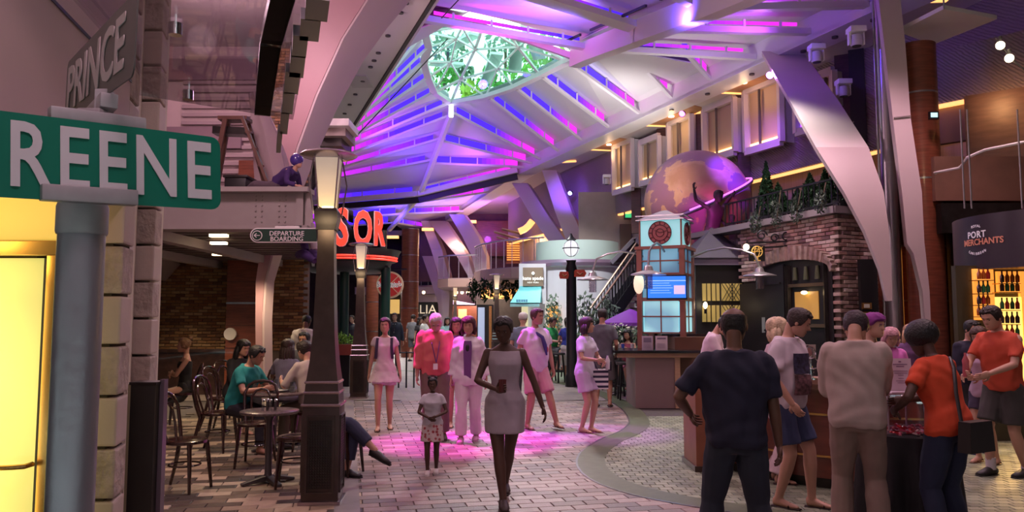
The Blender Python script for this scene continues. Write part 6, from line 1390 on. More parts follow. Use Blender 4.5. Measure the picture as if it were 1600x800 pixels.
def bracket(p0, p1, h, nm='sign_bracket'):
    a, b = Vector(p0)-o1*.04, Vector(p1)-o1*.04; MB().bar(a, b, .03, h).build(nm, CAST, pole, world=True, bevel=.004)
    for t in (.18, .82): q = a.lerp(b, t); MB().tube([q+V(-.012, -.016, 0), q+V(-.016, -.021, 0)], .008, 10).build('bolt_hole', DARKM, pole, world=True)
u1 = (m1.to_3x3()@V(1, 0, 0)); o1 = m1.to_3x3()@V(0, 1, 0)
cb = PY(136, 309, 1.60); bracket(cb-u1*.095, cb+u1*.085, .033); ct = PY(147, 194, 1.63); bracket(ct-u1*.095, ct+u1*.09, .033)
MB().bar(ct+V(0, 0, .012), ct+V(0, 0, .03), .05, .05).build('bracket_boss', CAST, pole, world=True, bevel=.004)
q = PY(163, 162, 1.66); u2 = m2.to_3x3()@V(1, 0, 0); MB().bar(q-u2*.14+V(0, 0, -.015), q+u2*.05+V(0, 0, 0), .035, .032).build('upper_clamp', CAST, pole, world=True, bevel=.003)
MB().bar(q+V(0, 0, -.045), q+V(0, 0, .03), .03, .03).build('upper_post', CAST, pole, world=True, bevel=.003)
# ================================================================= LAMP POSTS
BZ = M('bronze painted lamp metal', (.075, .055, .05), .35, .55, var=.25, ns=5); NICK = M('nickel band', (.38, .32, .36), .25, .9)
SHD = M('frosted lamp shade', (.75, .66, .52), .5); nt = SHD.node_tree; b = nt.nodes['Principled BSDF']
tcn = nt.nodes.new('ShaderNodeTexCoord'); sp_ = nt.nodes.new('ShaderNodeSeparateXYZ'); nt.links.new(tcn.outputs['Object'], sp_.inputs[0]); mr_ = nt.nodes.new('ShaderNodeMapRange'); mr_.inputs[1].default_value = 2.68; mr_.inputs[2].default_value = 3.2; nt.links.new(sp_.outputs['Z'], mr_.inputs[0])
r_ = nt.nodes.new('ShaderNodeValToRGB'); r_.color_ramp.elements[0].position = .0; r_.color_ramp.elements[0].color = (1.0, .66, .26, 1); r_.color_ramp.elements[1].position = .75; r_.color_ramp.elements[1].color = (.36, .29, .25, 1); e = r_.color_ramp.elements.new(.25); e.color = (.60, .43, .26, 1)
nt.links.new(mr_.outputs[0], r_.inputs[0]); nt.links.new(r_.outputs[0], b.inputs['Emission Color']); b.inputs['Emission Strength'].default_value = .7
def lamp_post(px, Y, lab, light=6):
    t = thing('lamp_post', lab, 'lamp post', (gx(px, Y), Y, 0), R(4), 'lamp posts along the walkway')
    q = math.sqrt(2); r45 = Matrix.Rotation(math.pi/4, 4, 'Z')
    sq = lambda prof, n=4: MB().lathe([(r*q, z) for r, z in prof], n=4).xf(r45)
    sq([(.185, 0), (.185, .03), (.165, .035)]).build('foot_plate', NICK, t, smooth=20)
    sq([(.163, .03), (.163, .86)]).build('plinth', BZ, t, smooth=20, bevel=.004)
    for k in range(4):
        mr = Matrix.Rotation(k*math.pi/2, 4, 'Z'); m = MB()
        for i in range(9): m.bbox((-.098+i*.0225, -.172, .14), (-.089+i*.0225, -.163, .74))
        for i in range(26): m.bbox((-.1, -.171, .14+i*.0235), (.1, -.163, .149+i*.0235))
        m.xf(mr).build('grille', DARKM, t, smooth=0, kind='stuff')
        m = MB(); m.bbox((-.125, -.178, .10), (-.112, -.163, .78)); m.bbox((.112, -.178, .10), (.125, -.163, .78)); m.bbox((-.125, -.178, .10), (.125, -.163, .113)); m.bbox((-.125, -.178, .767), (.125, -.163, .78)); m.xf(mr).build('panel_frame', BZ, t, smooth=0)
    for z, r in ((.86, .172), (.97, .155), (1.06, .148)): sq([(r, z), (r+.006, z+.012), (r, z+.024)]).build('nickel_band', NICK, t, smooth=20)
    sq([(.155, .88), (.150, .97), (.142, 1.07), (.118, 1.25), (.098, 1.5), (.088, 1.8), (.080, 2.1), (.074, 2.35), (.074, 2.5)]).build('shaft', BZ, t, smooth=30)
    sq([(.086, 2.46), (.092, 2.5), (.105, 2.56), (.105, 2.63), (.088, 2.66)]).build('capital', DARKM, t, smooth=20)
    sq([(.070, 2.68), (.084, 2.9), (.106, 3.13)]).build('shade', SHD, t, smooth=20)
    m = MB()
    for a, b_ in ((1, 1), (1, -1), (-1, -1), (-1, 1)): m.bar((a*.074, b_*.074, 2.66), (a*.110, b_*.110, 3.14), .012)
    m.build('shade_frame', NICK, t, smooth=0)
    MB().lathe([(.10, 3.13), (.24, 3.15), (.265, 3.165), (.24, 3.185), (.12, 3.21), (.02, 3.22)], n=32).build('brim', NICK, t)
    MB().lathe([(.05, 2.66), (.05, 2.70), (.03, 2.72)], n=12).build('bulb_holder', M('glowing bulb'), t)
    for (a, b_) in ((1, 1), (-1, -1)): MB().tube([V(a*.115, b_*.115, 3.12), V(a*.15, b_*.15, 2.9), V(a*.11, b_*.11, 2.6)], .008, 5).build('stay_wire', NICK, t)
    lamp('POINT', tuple(t.location+V(0, -.4, 2.5)), (1, .72, .4), light*.35, size=.08)
    return t
lamp_post(509, 7.1, 'tall bronze lamp post in front, with square grille base', 12)
lamp_post(563, 16.0, 'second bronze lamp post, left of the walking girl in pink', 16)
lamp_post(776, 27.6, 'slim far lamp post in front of the curved balcony', 14)
lamp_post(711, 37, 'farthest lamp post, left of the curved balcony', 14)
# ================================================================= SIGNS OVER THE CAFE
ds = thing('boarding_sign', 'dark green hanging sign reading DEPARTURE BOARDING with a round arrow', 'sign', tuple(PY(443, 380, 9.3)))
Yd = 9.3; a, b = PY(402, 379, Yd), PY(497, 356, Yd); GD = M('deep green enamel', (.006, .045, .028), .4); WE = M('white enamel', (.85, .8, .8), .5)
def pill(x0, x1, z0, z1, y, th):
    r = (z1-z0)/2; P = [V(x1, y, z0), V(x1, y, z1)]+[V(x0-r*math.sin(t)+0, y, (z0+z1)/2+r*math.cos(t)) for t in np.linspace(0, math.pi, 12)]; return MB().prism(P, (0, th, 0))
pill(a.x, b.x, a.z, b.z, Yd, .05).build('rim', WE, ds, world=True, smooth=0); pill(a.x, b.x-.012, a.z+.014, b.z-.014, Yd-.006, .01).build('panel', GD, ds, world=True, smooth=0)
MB().bbox(*B2(429, 353, 467, 357, Yd, .05)).build('top_tab', WE, ds, world=True, bevel=.01)
c = PY(402, 368, Yd-.01); MB().tube([c, c+V(0, -.005, 0)], .062, 24).build('arrow_disc', WE, ds, world=True); MB().tube([c+V(0, -.005, 0), c+V(0, -.009, 0)], .052, 24).build('arrow_ground', GD, ds, world=True)
m = MB(); m.bar(c+V(-.03, -.012, 0), c+V(.035, -.012, 0), .008); m.bar(c+V(-.035, -.012, 0), c+V(-.005, -.012, .025), .008); m.bar(c+V(-.035, -.012, 0), c+V(-.005, -.012, -.025), .008); m.build('arrow', WE, ds, world=True)
for tx, py in (('DEPARTURE', 365), ('BOARDING', 373.5)): text(tx, .078, WE, ds, Matrix.Translation(PY(448, py, Yd-.01)), off=.0008, world=True, ext=.002)
MB().bar(PY(495, 350, 9.3), PY(499, 384, 9.3), .03).build('bracket', DARKM, ds, world=True)
for px in (436, 460): q = PY(px, 354, 9.33); MB().bar(q, V(q.x, 9.64, 2.80), .02).build('hanger', DARKM, ds, world=True, smooth=0)
# marquee with red letters SOR
mq = thing('marquee', 'round dark marquee with two red neon lines and big red letters SOR', 'sign', (gx(542, 19.4), 19.4, 2.9)); mx = mq.location.x; RM_ = 1.2
zb, zm = PY(545, 414, 18.2).z, PY(545, 386, 18.2).z
MB().lathe([(.9, zb-2.9-.12), (RM_-.15, zb-2.9), (RM_-.1, zb-2.9+.12), (RM_+.02, zb-2.9+.16), (RM_+.1, zm-2.9-.05), (RM_+.14, zm-2.9), (.5, zm-2.9+.02)], n=56).build('canopy_drum', M('charcoal canopy', (.03, .03, .035), .4), mq)
NEO = M('red neon', (1, .1, .05), .4, emit=(1, .035, .02), es=2)
for dz in (.17, .235): MB().tube([V((RM_+.05)*math.cos(t), (RM_+.05)*math.sin(t), zb-2.9+dz) for t in np.linspace(3.3, 6.25, 40)], .024, 6).build('neon_line', NEO, mq)
RL = M('red letter face', (.8, .05, .03), .4, emit=(1, .045, .025), es=1.5); RS = M('letter side black', (.02, .015, .015), .4); WT = M('letter edge white', (.8, .75, .75), .4, emit=(.6, .25, .25), es=.3)
for ch, pxl, pxr, pt, pb, Y, rz in (('S', 517, 552, 328, 388, 18.15, -12), ('O', 552, 582, 332, 388, 18.2, 14), ('R', 583, 600, 334, 387, 18.5, 46)):
    w = (pxr-pxl)/1200*Y/max(.5, math.cos(R(rz))); h = (pb-pt)/1200*Y; c = PY((pxl+pxr)/2, (pt+pb)/2, Y)
    L = thing('sign_letter', 'big red illuminated letter %s standing on the round marquee' % ch, 'letter', tuple(c-V(0, 0, h/2)), R(rz), 'red letters on the marquee')
    for nm, mt, off, y, ex in (('letter_side', RS, .055, .16, .13), ('letter_edge', WT, .046, -.0, .015), ('letter_face', RL, .030, -.03, .012)):
        sz = h/.74; text(ch, sz, mt, L, Matrix.Translation((0, y, h/2))@Matrix.Diagonal((1, 1, 1, 1)), ext=ex, name=nm, off=off, sx=w/(sz*(.60 if ch != 'O' else .70))*.80)
for px in (512, 540, 604): MB().tube([V(gx(px, 19.4), 19.2, 0), V(gx(px, 19.4), 19.2, zb)], .12, 12).build('column', M('dark green column', (.01, .05, .035), .4), mq, world=True)
# round pizza sign
pz = thing('pizza_sign', 'round red pizza wheel sign lettered Sorrento\'s', 'sign', tuple(PY(609, 467, 20.5))); c = PY(609, 445, 20.5); r_ = .36
MB().tube([c, c+V(0, .08, 0)], r_, 36).build('crust', M('crust cream', (.62, .48, .32), .5, emit=(.4, .3, .18), es=.25), pz, world=True)
MB().tube([c+V(0, -.02, 0), c], r_*.87, 36).build('red_face', M('pizza red', (.38, .03, .03), .5, emit=(.30, .02, .02), es=.5), pz, world=True)
for k in range(8): a = k*math.pi/4+.39*0; MB().bar(c+V(0, -.03, 0), c+V(r_*.87*math.cos(a), -.03, r_*.87*math.sin(a)), .02).build('slice_line', M('crust cream'), pz, world=True)
text("Sorrento's", .20, M('white script', (.85, .8, .8), .5, emit=(.7, .65, .65), es=.5), pz, Matrix.Translation(c+V(0, -.065, 0)), off=.012, sx=.78, ext=.004, world=True); text("Sorrento's", .20, BLACK, pz, Matrix.Translation(c+V(0, -.075, 0)), off=-.001, sx=.78, ext=.004, world=True)
MB().bar(c+V(-.35, .04, .42), c+V(.45, .04, .42), .04).build('bracket', IRON, pz, world=True); MB().bar(c+V(0, .04, .34), c+V(0, .04, .42), .02).build('hanger', IRON, pz, world=True)
# planter with flowers by the marquee
fp = thing('flower_planter', 'red planter box with pale flowers beside the second lamp post', 'planter', (gx(535, 19), 18.6, 0)); MB().bbox((-.5, -.2, .75), (.35, .15, 1.0)).build('box', M('brick red planter', (.3, .06, .04), .5), fp, smooth=0); MB().bbox((-.45, -.12, 0), (.3, .1, .75)).build('stand', IRON, fp, smooth=0)
leaves((-.05, 0, 1.12), (.48, .2, .17), 300, .05, 4).build('foliage', LEAF[0], fp, smooth=0, kind='stuff')
# ladder, drop cloth and painter on the mezzanine
ZL = 3.3
ld = thing('stepladder', 'brown wooden stepladder standing on the mezzanine edge', 'ladder', (gx(395, 10.6), 10.6, ZL))
LW2 = M('ladder brown', (.13, .05, .035), .5, var=.2, ns=6)
def LP(px, py, Y=10.5): return PY(px, py, Y)
for a, b in (((352, 185, 10.3), (332, 290, 10.3)), ((358, 186, 10.7), (340, 288, 10.7)), ((378, 182, 10.3), (425, 303, 10.3)), ((386, 184, 10.7), (418, 303, 10.7))): MB().bar(LP(*a), LP(*b), .06, .04).build('rail', LW2, ld, world=True, smooth=0)
MB().bar(LP(345, 187), LP(390, 187), .24, .05).build('top_step', LW2, ld, world=True, smooth=0); MB().bar(LP(336, 205), LP(386, 207), .2, .1).build('paint_shelf', DARKM, ld, world=True, smooth=0)
for k in range(4): t_ = .2+k*.22; a, b = LP(378, 182, 10.3).lerp(LP(425, 303, 10.3), t_), LP(386, 184, 10.7).lerp(LP(418, 303, 10.7), t_); MB().bar(a, b, .08, .025).build('tread', LW2, ld, world=True, smooth=0)
dc = thing('drop_cloth', 'pale pink draped cloth hanging behind the stepladder', 'cloth', tuple(PY(425, 300, 11.2)))
rs = []; dcp = [(402, 150, 10), (408, 180, 14), (415, 210, 20), (420, 240, 24), (425, 262, 26), (430, 290, 30), (432, 304, 34), (433, 332, 35)]
for px, py, w in dcp:
    c = PY(px, py, 11.3); W2 = w/1200*11.3; rs.append([c+V(W2*math.cos(a)*(1+.12*math.sin(a*7+py*.05)), .22*math.sin(a)*(1+.15*math.cos(a*5)), 0) for a in [2*math.pi*j/24 for j in range(24)]])
MB().rings(rs).build('cloth', M('pale pink cloth', (.55, .42, .45), .8, bump=.3, bs=6), dc, world=True)
tb_ = thing('tool_box', 'black box on the mezzanine behind the green sign', 'box', tuple(PY(370, 300, 10.4))); MB().bbox(*B2(350, 276, 384, 302, 10.4, .4)).build('case', BLACK, tb_, world=True, bevel=.01); MB().bbox(*B2(348, 273, 386, 277, 10.38, .44)).build('lid', DARKM, tb_, world=True, bevel=.005)
jl = thing('dangling_legs', 'stockinged dummy legs with big purple shoes dangling under the mezzanine', 'figure legs', tuple(PY(482, 352, 10.2)))
PURM = M('purple felt', (.05, .02, .12), .7)
for dx in (0, 14): 
    MB().tube([PY(470+dx, 352, 10.2), PY(474+dx, 375, 10.1), PY(478+dx, 392, 10.0)], [.07, .06, .045], 10).build('stocking', M('argyle stocking', (.45, .36, .42), .8) if dx else PURM, jl, world=True)
    MB().tube([PY(466+dx, 398, 10.1), PY(474+dx, 396, 10.0), PY(484+dx, 402, 9.9), PY(492+dx, 408, 9.85)], [.05, .065, .055, .04], 10).build('shoe', PURM, jl, world=True)
# marquee-level deck behind, brown pier etc
# ================================================================= CAFE FURNITURE
CHW = M('lacquered dark bentwood', (.028, .008, .006), .22, coat=.6, var=.3, ns=6)
SEATM = M('polished seat', (.10, .06, .045), .14, coat=.8)
def bentwood():
    t = thing('bentwood_chair', 'dark bentwood cafe chair', 'chair', (0, 0, 0), 0, 'bentwood cafe chairs')
    MB().lathe([(.19, .445), (.205, .45), (.205, .475), (.185, .482)], n=32).build('seat_ring', CHW, t); MB().lathe([(.001, .478), (.10, .479), (.178, .484), (.178, .476)], n=28).build('seat', SEATM, t)
    for s in (-1, 1): MB().tube([V(s*.14, -.14, .45), V(s*.155, -.16, .25), V(s*.175, -.18, 0)], [.022, .020, .014], 8).build('leg', CHW, t)
    for s in (-1, 1): MB().tube([V(s*.13, .15, .45), V(s*.15, .20, .22), V(s*.17, .27, 0)], [.022, .020, .014], 8).build('leg', CHW, t)
    P = [V(.145, .145, .44), V(.175, .19, .62), V(.185, .225, .78), V(.15, .255, .87), V(.08, .268, .91), V(0, .272, .92)]; P += [V(-p.x, p.y, p.z) for p in P[-2::-1]]
    MB().tube(P, .018, 8).build('back_frame', CHW, t)
    P = [V(.07, .15, .47), V(.10, .19, .62), V(.105, .225, .74), V(.06, .245, .81), V(0, .25, .83)]; P += [V(-p.x, p.y, p.z) for p in P[-2::-1]]
    MB().tube(P, .013, 8).build('back_loop', CHW, t)
    MB().tube([V(.145*math.cos(a), .145*math.sin(a), .24) for a in np.linspace(0, 6.283, 25)[:-1]], .009, 6, loop=True).build('stretcher_ring', CHW, t)
    return t
BC0 = bentwood()
CH = [((gx(296, 7.55), 7.55), 78, 'empty bentwood chair nearest the dark menu stand'), ((gx(404, 8.75), 8.75), 5, 'bentwood chair facing us behind the small empty table'), ((gx(345, 9.7), 9.7), 82, 'bentwood chair under the person in teal'),
      ((gx(468, 7.75), 7.75), -78, 'bentwood chair half hidden by the near lamp post'), ((gx(352, 11.4), 11.4), 75, 'bentwood chair of the long haired guest in black'), ((gx(448, 11.6), 11.6), 180, 'bentwood chair of the woman in blue grey seen from behind'),
      ((gx(492, 9.75), 9.75), -100, 'bentwood chair of the man in the cream shirt'), ((gx(290, 12.2), 12.2), -65, 'bentwood chair of the woman with crossed arms by the brick wall'), ((gx(536, 8.3), 8.3), 75, 'red brown chair back showing right of the near lamp post'), ((gx(478, 13.1), 13.1), 0, 'bentwood chair of the bearded man'), ((gx(365, 13.0), 13.0), 60, 'rear bentwood chair near the white disc')]
for i, (xy, rz, lab) in enumerate(CH):
    if i == 0: BC0.location = (*xy, 0); BC0.rotation_euler = (0, 0, R(rz)); BC0['label'] = lab
    else: inst(BC0, (*xy, 0), R(rz), lab)
# rz: local -Y (front) direction
TBT = M('dark speckled table top', (.13, .10, .095), .22, var=.35, ns=40); TBB = M('cast iron base', (.10, .09, .10), .4, .5)
def cafe_table(x, y, r, lab, h=.72, group='cafe tables'):
    t = thing('cafe_table', lab, 'table', (x, y, 0), .3, group)
    MB().lathe([(r-.01, h-.028), (r, h-.02), (r, h-.005), (r-.008, h)], n=40).build('table_top', TBT, t); MB().lathe([(.05, .05), (.035, .1), (.032, h-.1), (.07, h-.028)], n=16).build('pedestal', TBB, t)
    for k in range(4): a = k*math.pi/2+.4; c, s = math.cos(a), math.sin(a); MB().bar((0, 0, .06), (c*.27, s*.27, .015), .07, .05, w2=.06, h2=.025).build('foot', TBB, t, bevel=.004)
    return t
GLS = glassmat('drinking glass', (.8, .85, .88), .12); tx_ = gx(425, 7.85)
cafe_table(tx_, 7.85, .29, 'small round empty cafe table in front of the diners')
cafe_table(gx(432, 9.75), 9.75, .40, 'larger dark cafe table between the seated diners')
cafe_table(gx(455, 12.3), 12.3, .36, 'rear cafe table behind the larger one')
for i, (dx, dy, lab) in enumerate(((-.03, 0, 'left shaker on the small empty table'), (.01, .02, 'second shaker on the small empty table'), (.05, -.01, 'third shaker on the small empty table'), (.09, .02, 'right shaker on the small empty table'))):
    s = thing('shaker', lab, 'shaker', (tx_+dx-.04, 7.85+dy, .72), 0, 'shakers on the small table'); MB().lathe([(.014, 0), (.016, .05), (.014, .085)], n=12).build('glass_body', (GLS, M('pepper jar', (.06, .05, .05), .2))[i % 2], s); MB().lathe([(.016, .085), (.016, .105), (.008, .112)], n=12).build('lid', CHROME, s)
tx2, ty2 = gx(432, 9.75), 9.75
for i, (dx, dy, h, lab) in enumerate(((-.22, -.12, .16, 'tall water glass by the person in teal'), (-.05, .1, .13, 'short glass in the middle of the dining table'), (.05, -.15, .17, 'tall glass at the near edge of the dining table'), (.17, .05, .15, 'glass by the man in cream'), (.25, -.08, .13, 'small glass at the right edge of the dining table'), (.02, .22, .14, 'rear glass on the dining table'))):
    s = thing('drinking_glass', lab, 'glass', (tx2+dx, ty2+dy, .72), 0, 'glasses on the dining table'); MB().lathe([(.028, 0), (.036, h), (.033, h), (.026, .01)], n=16).build('tumbler', GLS, s); MB().lathe([(.025, .008), (.030, h*.6)], n=14).build('drink', M('water', (.5, .45, .42), .1, alpha=.6), s)
for i, (dx, dy, lab) in enumerate(((.08, .03, 'white plate in front of the man in cream'), (-.12, .18, 'white plate in front of the woman in blue grey'))):
    s = MB().lathe([(.05, 0), (.11, .014), (.115, .018), (.105, .016), (.05, .006)], (tx2+dx, ty2+dy, .722), 24).build('plate', M('white china', (.6, .58, .55), .2)); tag(s, lab, 'plate', 'plates on the dining table')
# menu stand at the left
ms = thing('menu_stand', 'tall dark menu stand seen edge on beside the stone pillar', 'menu stand', (gx(237, 4.6), 4.6, 0), 0)
zt = PY(235, 597, 4.6).z; BST = M('charcoal stand', (.022, .02, .018), .4)
MB().bbox((-.085, -.05, 0), (.062, .07, zt)).build('cabinet', BST, ms, bevel=.004); MB().bbox((-.115, -.02, .42), (-.088, .02, zt-.01)).build('side_board', M('pale yellow board', (.55, .5, .32), .5), ms); MB().bbox((.064, .0, .48), (.09, .05, zt+.015)).build('glass_leaf', M('mauve acrylic', (.16, .12, .16), .2), ms)
MB().bbox((-.09, -.06, zt-.012), (.07, .08, zt+.004)).build('top_trim', DARKM, ms, smooth=0)
# bar stools and bistro furniture of the terrace (dark, far)
def stool(x, y, lab, grp='dark terrace stools'):
    t = thing('bar_stool', lab, 'stool', (x, y, 0), random.random(), grp); MB().lathe([(.17, .70), (.18, .72), (.17, .75)], n=16).build('seat', BLACK, t)
    for k in range(4): a = k*math.pi/2+.7; MB().bar((.11*math.cos(a), .11*math.sin(a), .7), (.17*math.cos(a), .17*math.sin(a), 0), .03).build('leg', IRON, t)
    MB().tube([V(.15*math.cos(a), .15*math.sin(a), .28) for a in np.linspace(0, 6.283, 17)[:-1]], .012, 5, loop=True).build('foot_ring', IRON, t); return t
for px, Y, lab in ((858, 20.2, 'stool under the man in green'), (872, 19.6, 'empty stool right of the man in green'), (886, 21.4, 'stool of the person in red')): stool(gx(px, Y), Y, lab)
for px, Y, lab in ((962, 16.2, 'black stool left of the round terrace table'), (975, 15.6, 'black stool at the near side of the terrace table'), (990, 17.2, 'black stool right of the terrace table'), (952, 17.6, 'black stool behind the man in grey')): stool(gx(px, Y), Y, lab)
t = cafe_table(gx(968, 16.6), 16.6, .5, 'round terrace table set with cups left of the counter', .98, 'terrace tables')
for i, (dx, lab, c) in enumerate(((-.2, 'white cup on the left of the terrace table', (.6, .6, .6)), (.05, 'blue can on the terrace table', (.05, .1, .5)), (.25, 'white cup on the right of the terrace table', (.55, .5, .55)), (-.05, 'small bowl on the terrace table', (.6, .4, .3)))):
    s = MB().lathe([(.03, 0), (.04, .1), (.036, .1), (.028, .01)], (gx(968, 16.6)+dx, 16.5, .98), 12).build('cup', M('cup %.2f' % c[0], c, .4)); tag(s, lab, 'cup', 'things on the terrace table')
# barrier rail behind the walkers
br_ = thing('barrier_rail', 'low black barrier rail behind the girl in pink', 'barrier', (gx(640, 18), 18.2, 0))
for x in (gx(622, 18), gx(634, 18), gx(646, 18)): MB().tube([V(x, 18.2, 0), V(x, 18.2, .85)], .02, 6).build('post', IRON, br_, world=True)
MB().tube([V(gx(618, 18), 18.2, .82), V(gx(650, 18), 18.2, .82)], .018, 6).build('rail', IRON, br_, world=True)
# ================================================================= RIGHT FOREGROUND: DESK, TABLE, BOX
MAH = M('mahogany veneer', (.12, .028, .018), .3, var=.3, ns=3, stripes=(1, 1, 6), coat=.3)
dk = thing('curved_desk', 'curved mahogany desk with two brass lines in the right foreground', 'desk', (3.1, 8.8, 0)); cx, cy, r = 4.2, 9.2, 2.0
def arcband(r0, r1, z0, z1, a0, a1, n=24):
    rs = []
    for a in np.linspace(a0, a1, n): c, s = math.cos(a), math.sin(a); rs.append([V(cx+r0*c, cy+r0*s, z0), V(cx+r1*c, cy+r1*s, z0), V(cx+r1*c, cy+r1*s, z1), V(cx+r0*c, cy+r0*s, z1)])
    return MB().rings(rs)
a0, a1 = R(172), R(265)
arcband(r-.05, r-.1, 0, .14, a0, a1).build('toe_kick', DARKM, dk, world=True, smooth=30); arcband(r, r-.06, .10, .95, a0, a1).build('front_panel', MAH, dk, world=True, smooth=30)
arcband(r+.012, r, .30, .32, a0, a1).build('brass_line', GOLD, dk, world=True); arcband(r+.012, r, .70, .72, a0, a1).build('brass_line', GOLD, dk, world=True)
arcband(r+.06, r-.45, .95, 1.0, a0, a1).build('desk_top', M('reddish stone top', (.16, .07, .05), .2, var=.2, ns=30), dk, world=True, smooth=30); arcband(r+.0, r-.25, 1.0, 1.06, a0, a1).build('upper_ledge', M('tan ledge', (.35, .2, .15), .4), dk, world=True, smooth=30)
ep = thing('wood_end_panel', 'upright chestnut end panel left of the man in navy', 'panel', (gx(1094, 8.4), 8.4, 0))
MB().bbox((-.07, 0, 0), (.09, .6, PY(1090, 592, 8.4).z)).build('panel', M('chestnut panel', (.26, .09, .05), .4, var=.15, ns=4), ep, smooth=0, bevel=.005); MB().bbox((-.09, -.015, .0), (.11, .62, .06)).build('plinth', DWOOD, ep, smooth=0)
# objects on the desk
for px, py, Y, w, h, lab, c in ((1266, 548, 7.5, .12, .13, 'small framed card on a stand at the desk', (.5, .4, .36)), ):
    s = thing('card_stand', lab, 'card stand', tuple(PY(px, 604, Y))); p = PY(px, py, Y); MB().bbox((p.x-.055, Y, p.z-.07), (p.x+.055, Y+.01, p.z+.06)).build('card', M('card', c, .5), s, world=True); MB().bbox((p.x-.035, Y-.004, p.z-.04), (p.x+.03, Y, p.z+.04)).build('print', M('pink print', (.45, .2, .2), .5), s, world=True, smooth=0)
    MB().tube([V(p.x, Y+.01, 1.06), V(p.x, Y+.01, p.z-.06)], .012, 6).build('stem', CHROME, s, world=True); MB().cyl(V(p.x, Y+.01, 1.055), .06, .015, 16).build('foot', CHROME, s, world=True)
jw = thing('wire_display', 'shiny metal and glass tableware piled on the desk behind the man in white', 'display', tuple(PY(1256, 600, 7.4))); rnd = random.Random(5)
for k in range(7): p = PY(1243+k*4.5, 585-rnd.random()*38, 7.35+rnd.random()*.2); MB().tube([p+V(.055*math.cos(a), .02*math.sin(2*a), .055*math.sin(a)) for a in np.linspace(0, 6.283, 17)[:-1]], .006, 5, loop=True).build('ring', CHROME, jw, world=True)
for k in range(4): p = PY(1246+k*7, 603, 7.45); MB().lathe([(.03, 0), (.035, .09), (.012, .14), (.03, .22)], V(p.x, p.y, 1.06), 12).build('vase', GLS, jw, world=True)
# black draped table with acrylic box
Yt = 6.15; tcx = gx(1408, Yt); zt = .76
bt_ = thing('draped_table', 'round table under a black cloth in the right foreground', 'table', (tcx, Yt, 0))
rs = []
for z, rr_, am in ((0, .38, .04), (.3, .365, .03), (.55, .35, .02), (.70, .345, .006), (.752, .34, 0), (.762, .32, 0)): rs.append([V((rr_+am*math.sin(a*13))*math.cos(a), (rr_+am*math.sin(a*13))*math.sin(a), z) for a in [2*math.pi*j/104 for j in range(104)]])
MB().rings(rs).build('black_cloth', M('black table cloth', (.010, .009, .012), .75), bt_)
ab = thing('acrylic_box', 'clear acrylic entry box standing on the black draped table', 'box', (tcx-.06, Yt, zt))
AC = glassmat('acrylic', (.93, .90, .93), .07); bw2, bh2 = .14, PY(1400, 614, Yt).z-zt
for a, b in (((-bw2, -bw2, .01), (bw2, -bw2+.006, bh2)), ((-bw2, bw2-.006, .01), (bw2, bw2, bh2)), ((-bw2, -bw2, .01), (-bw2+.006, bw2, bh2)), ((bw2-.006, -bw2, .01), (bw2, bw2, bh2))): MB().bbox(a, b).build('side_pane', AC, ab, smooth=0)
m = MB()
for a in (-1, 1):
    for b in (-1, 1): m.bbox((a*bw2-.005, b*bw2-.005, 0), (a*bw2+.005, b*bw2+.005, bh2))
m.build('bright_edges', M('acrylic edge', (.5, .42, .5), .2), ab, smooth=0); MB().bbox((-bw2-.01, -bw2-.01, bh2), (bw2+.01, bw2+.01, bh2+.012)).build('lid', M('mauve white acrylic', (.55, .42, .52), .3), ab, smooth=0); MB().bbox((-bw2-.03, -bw2-.03, 0), (bw2+.03, bw2+.03, .01)).build('tray', M('mauve white acrylic'), ab, smooth=0)
rnd = random.Random(8); SWM = [M('sweet %d' % i, c, .3) for i, c in enumerate(((.5, .02, .03), (.6, .15, .2), (.45, .3, .3), (.35, .01, .06)))]
for k in range(90):
    while True:
        x, y = rnd.uniform(-.27, .24), rnd.uniform(-.29, -.02)
        if x*x+y*y < .3*.3: break
    z = zt+.008+rnd.random()*.035 if y < -.17 else zt+.012+rnd.random()*.05; s = MB().box((0, 0, 0), (.045, .02, .012), taper=.8).build('wrapped_sweet', SWM[k % 4], smooth=0, base=False); s.location = (tcx+x, Yt+y, z); s.rotation_euler = (rnd.uniform(-.4, .4), rnd.uniform(-.4, .4), rnd.uniform(0, 3)); tag(s, 'small red wrapped sweet heaped on the black draped table', 'sweet', 'red wrapped sweets')
ns = thing('notice_sheet', 'white printed notice standing on the acrylic box', 'notice', (tcx-.04, Yt-.05, zt+bh2+.012), R(-4)); hs = PY(1413, 560, Yt-.05).z-(zt+bh2+.012); MB().bbox((-.085, 0, 0), (.085, .006, hs)).xf(Matrix.Rotation(R(-6), 4, 'X')).build('sheet', M('mauve lit paper', (.66, .56, .66), .5), ns, smooth=0)
MB().bbox((-.12, -.10, 0), (.02, -.0, .008)).build('paper_pad', M('mauve lit paper'), ns, smooth=0)
PRT = M('grey lilac print', (.25, .16, .28), .6)
for z, w, h in ((.9, .01, .012), (.82, .055, .008), (.76, .03, .008), (.62, .055, .005), (.56, .05, .005), (.50, .02, .005), (.40, .02, .004), (.33, .04, .004), (.27, .03, .004)): MB().bbox((-w, -.0015, hs*z-h/2), (w, 0, hs*z+h/2)).xf(Matrix.Rotation(R(-6), 4, 'X')).build('print_line', PRT, ns, smooth=0)
# ================================================================= THE CAST
K = dict
WLK = lambda a=.3, w=.07: [(-w, -a/2, 0), (w, a/2, 0)]
def at(px, Y): return (gx(px, Y), Y, 0)
def hgt(px, top, Y, extra=0): return PY(px, top, Y).z+extra
BLK, DBR, BRN, GRYH = (.008, .007, .008), (.018, .009, .006), (.06, .028, .015), (.35, .33, .33)
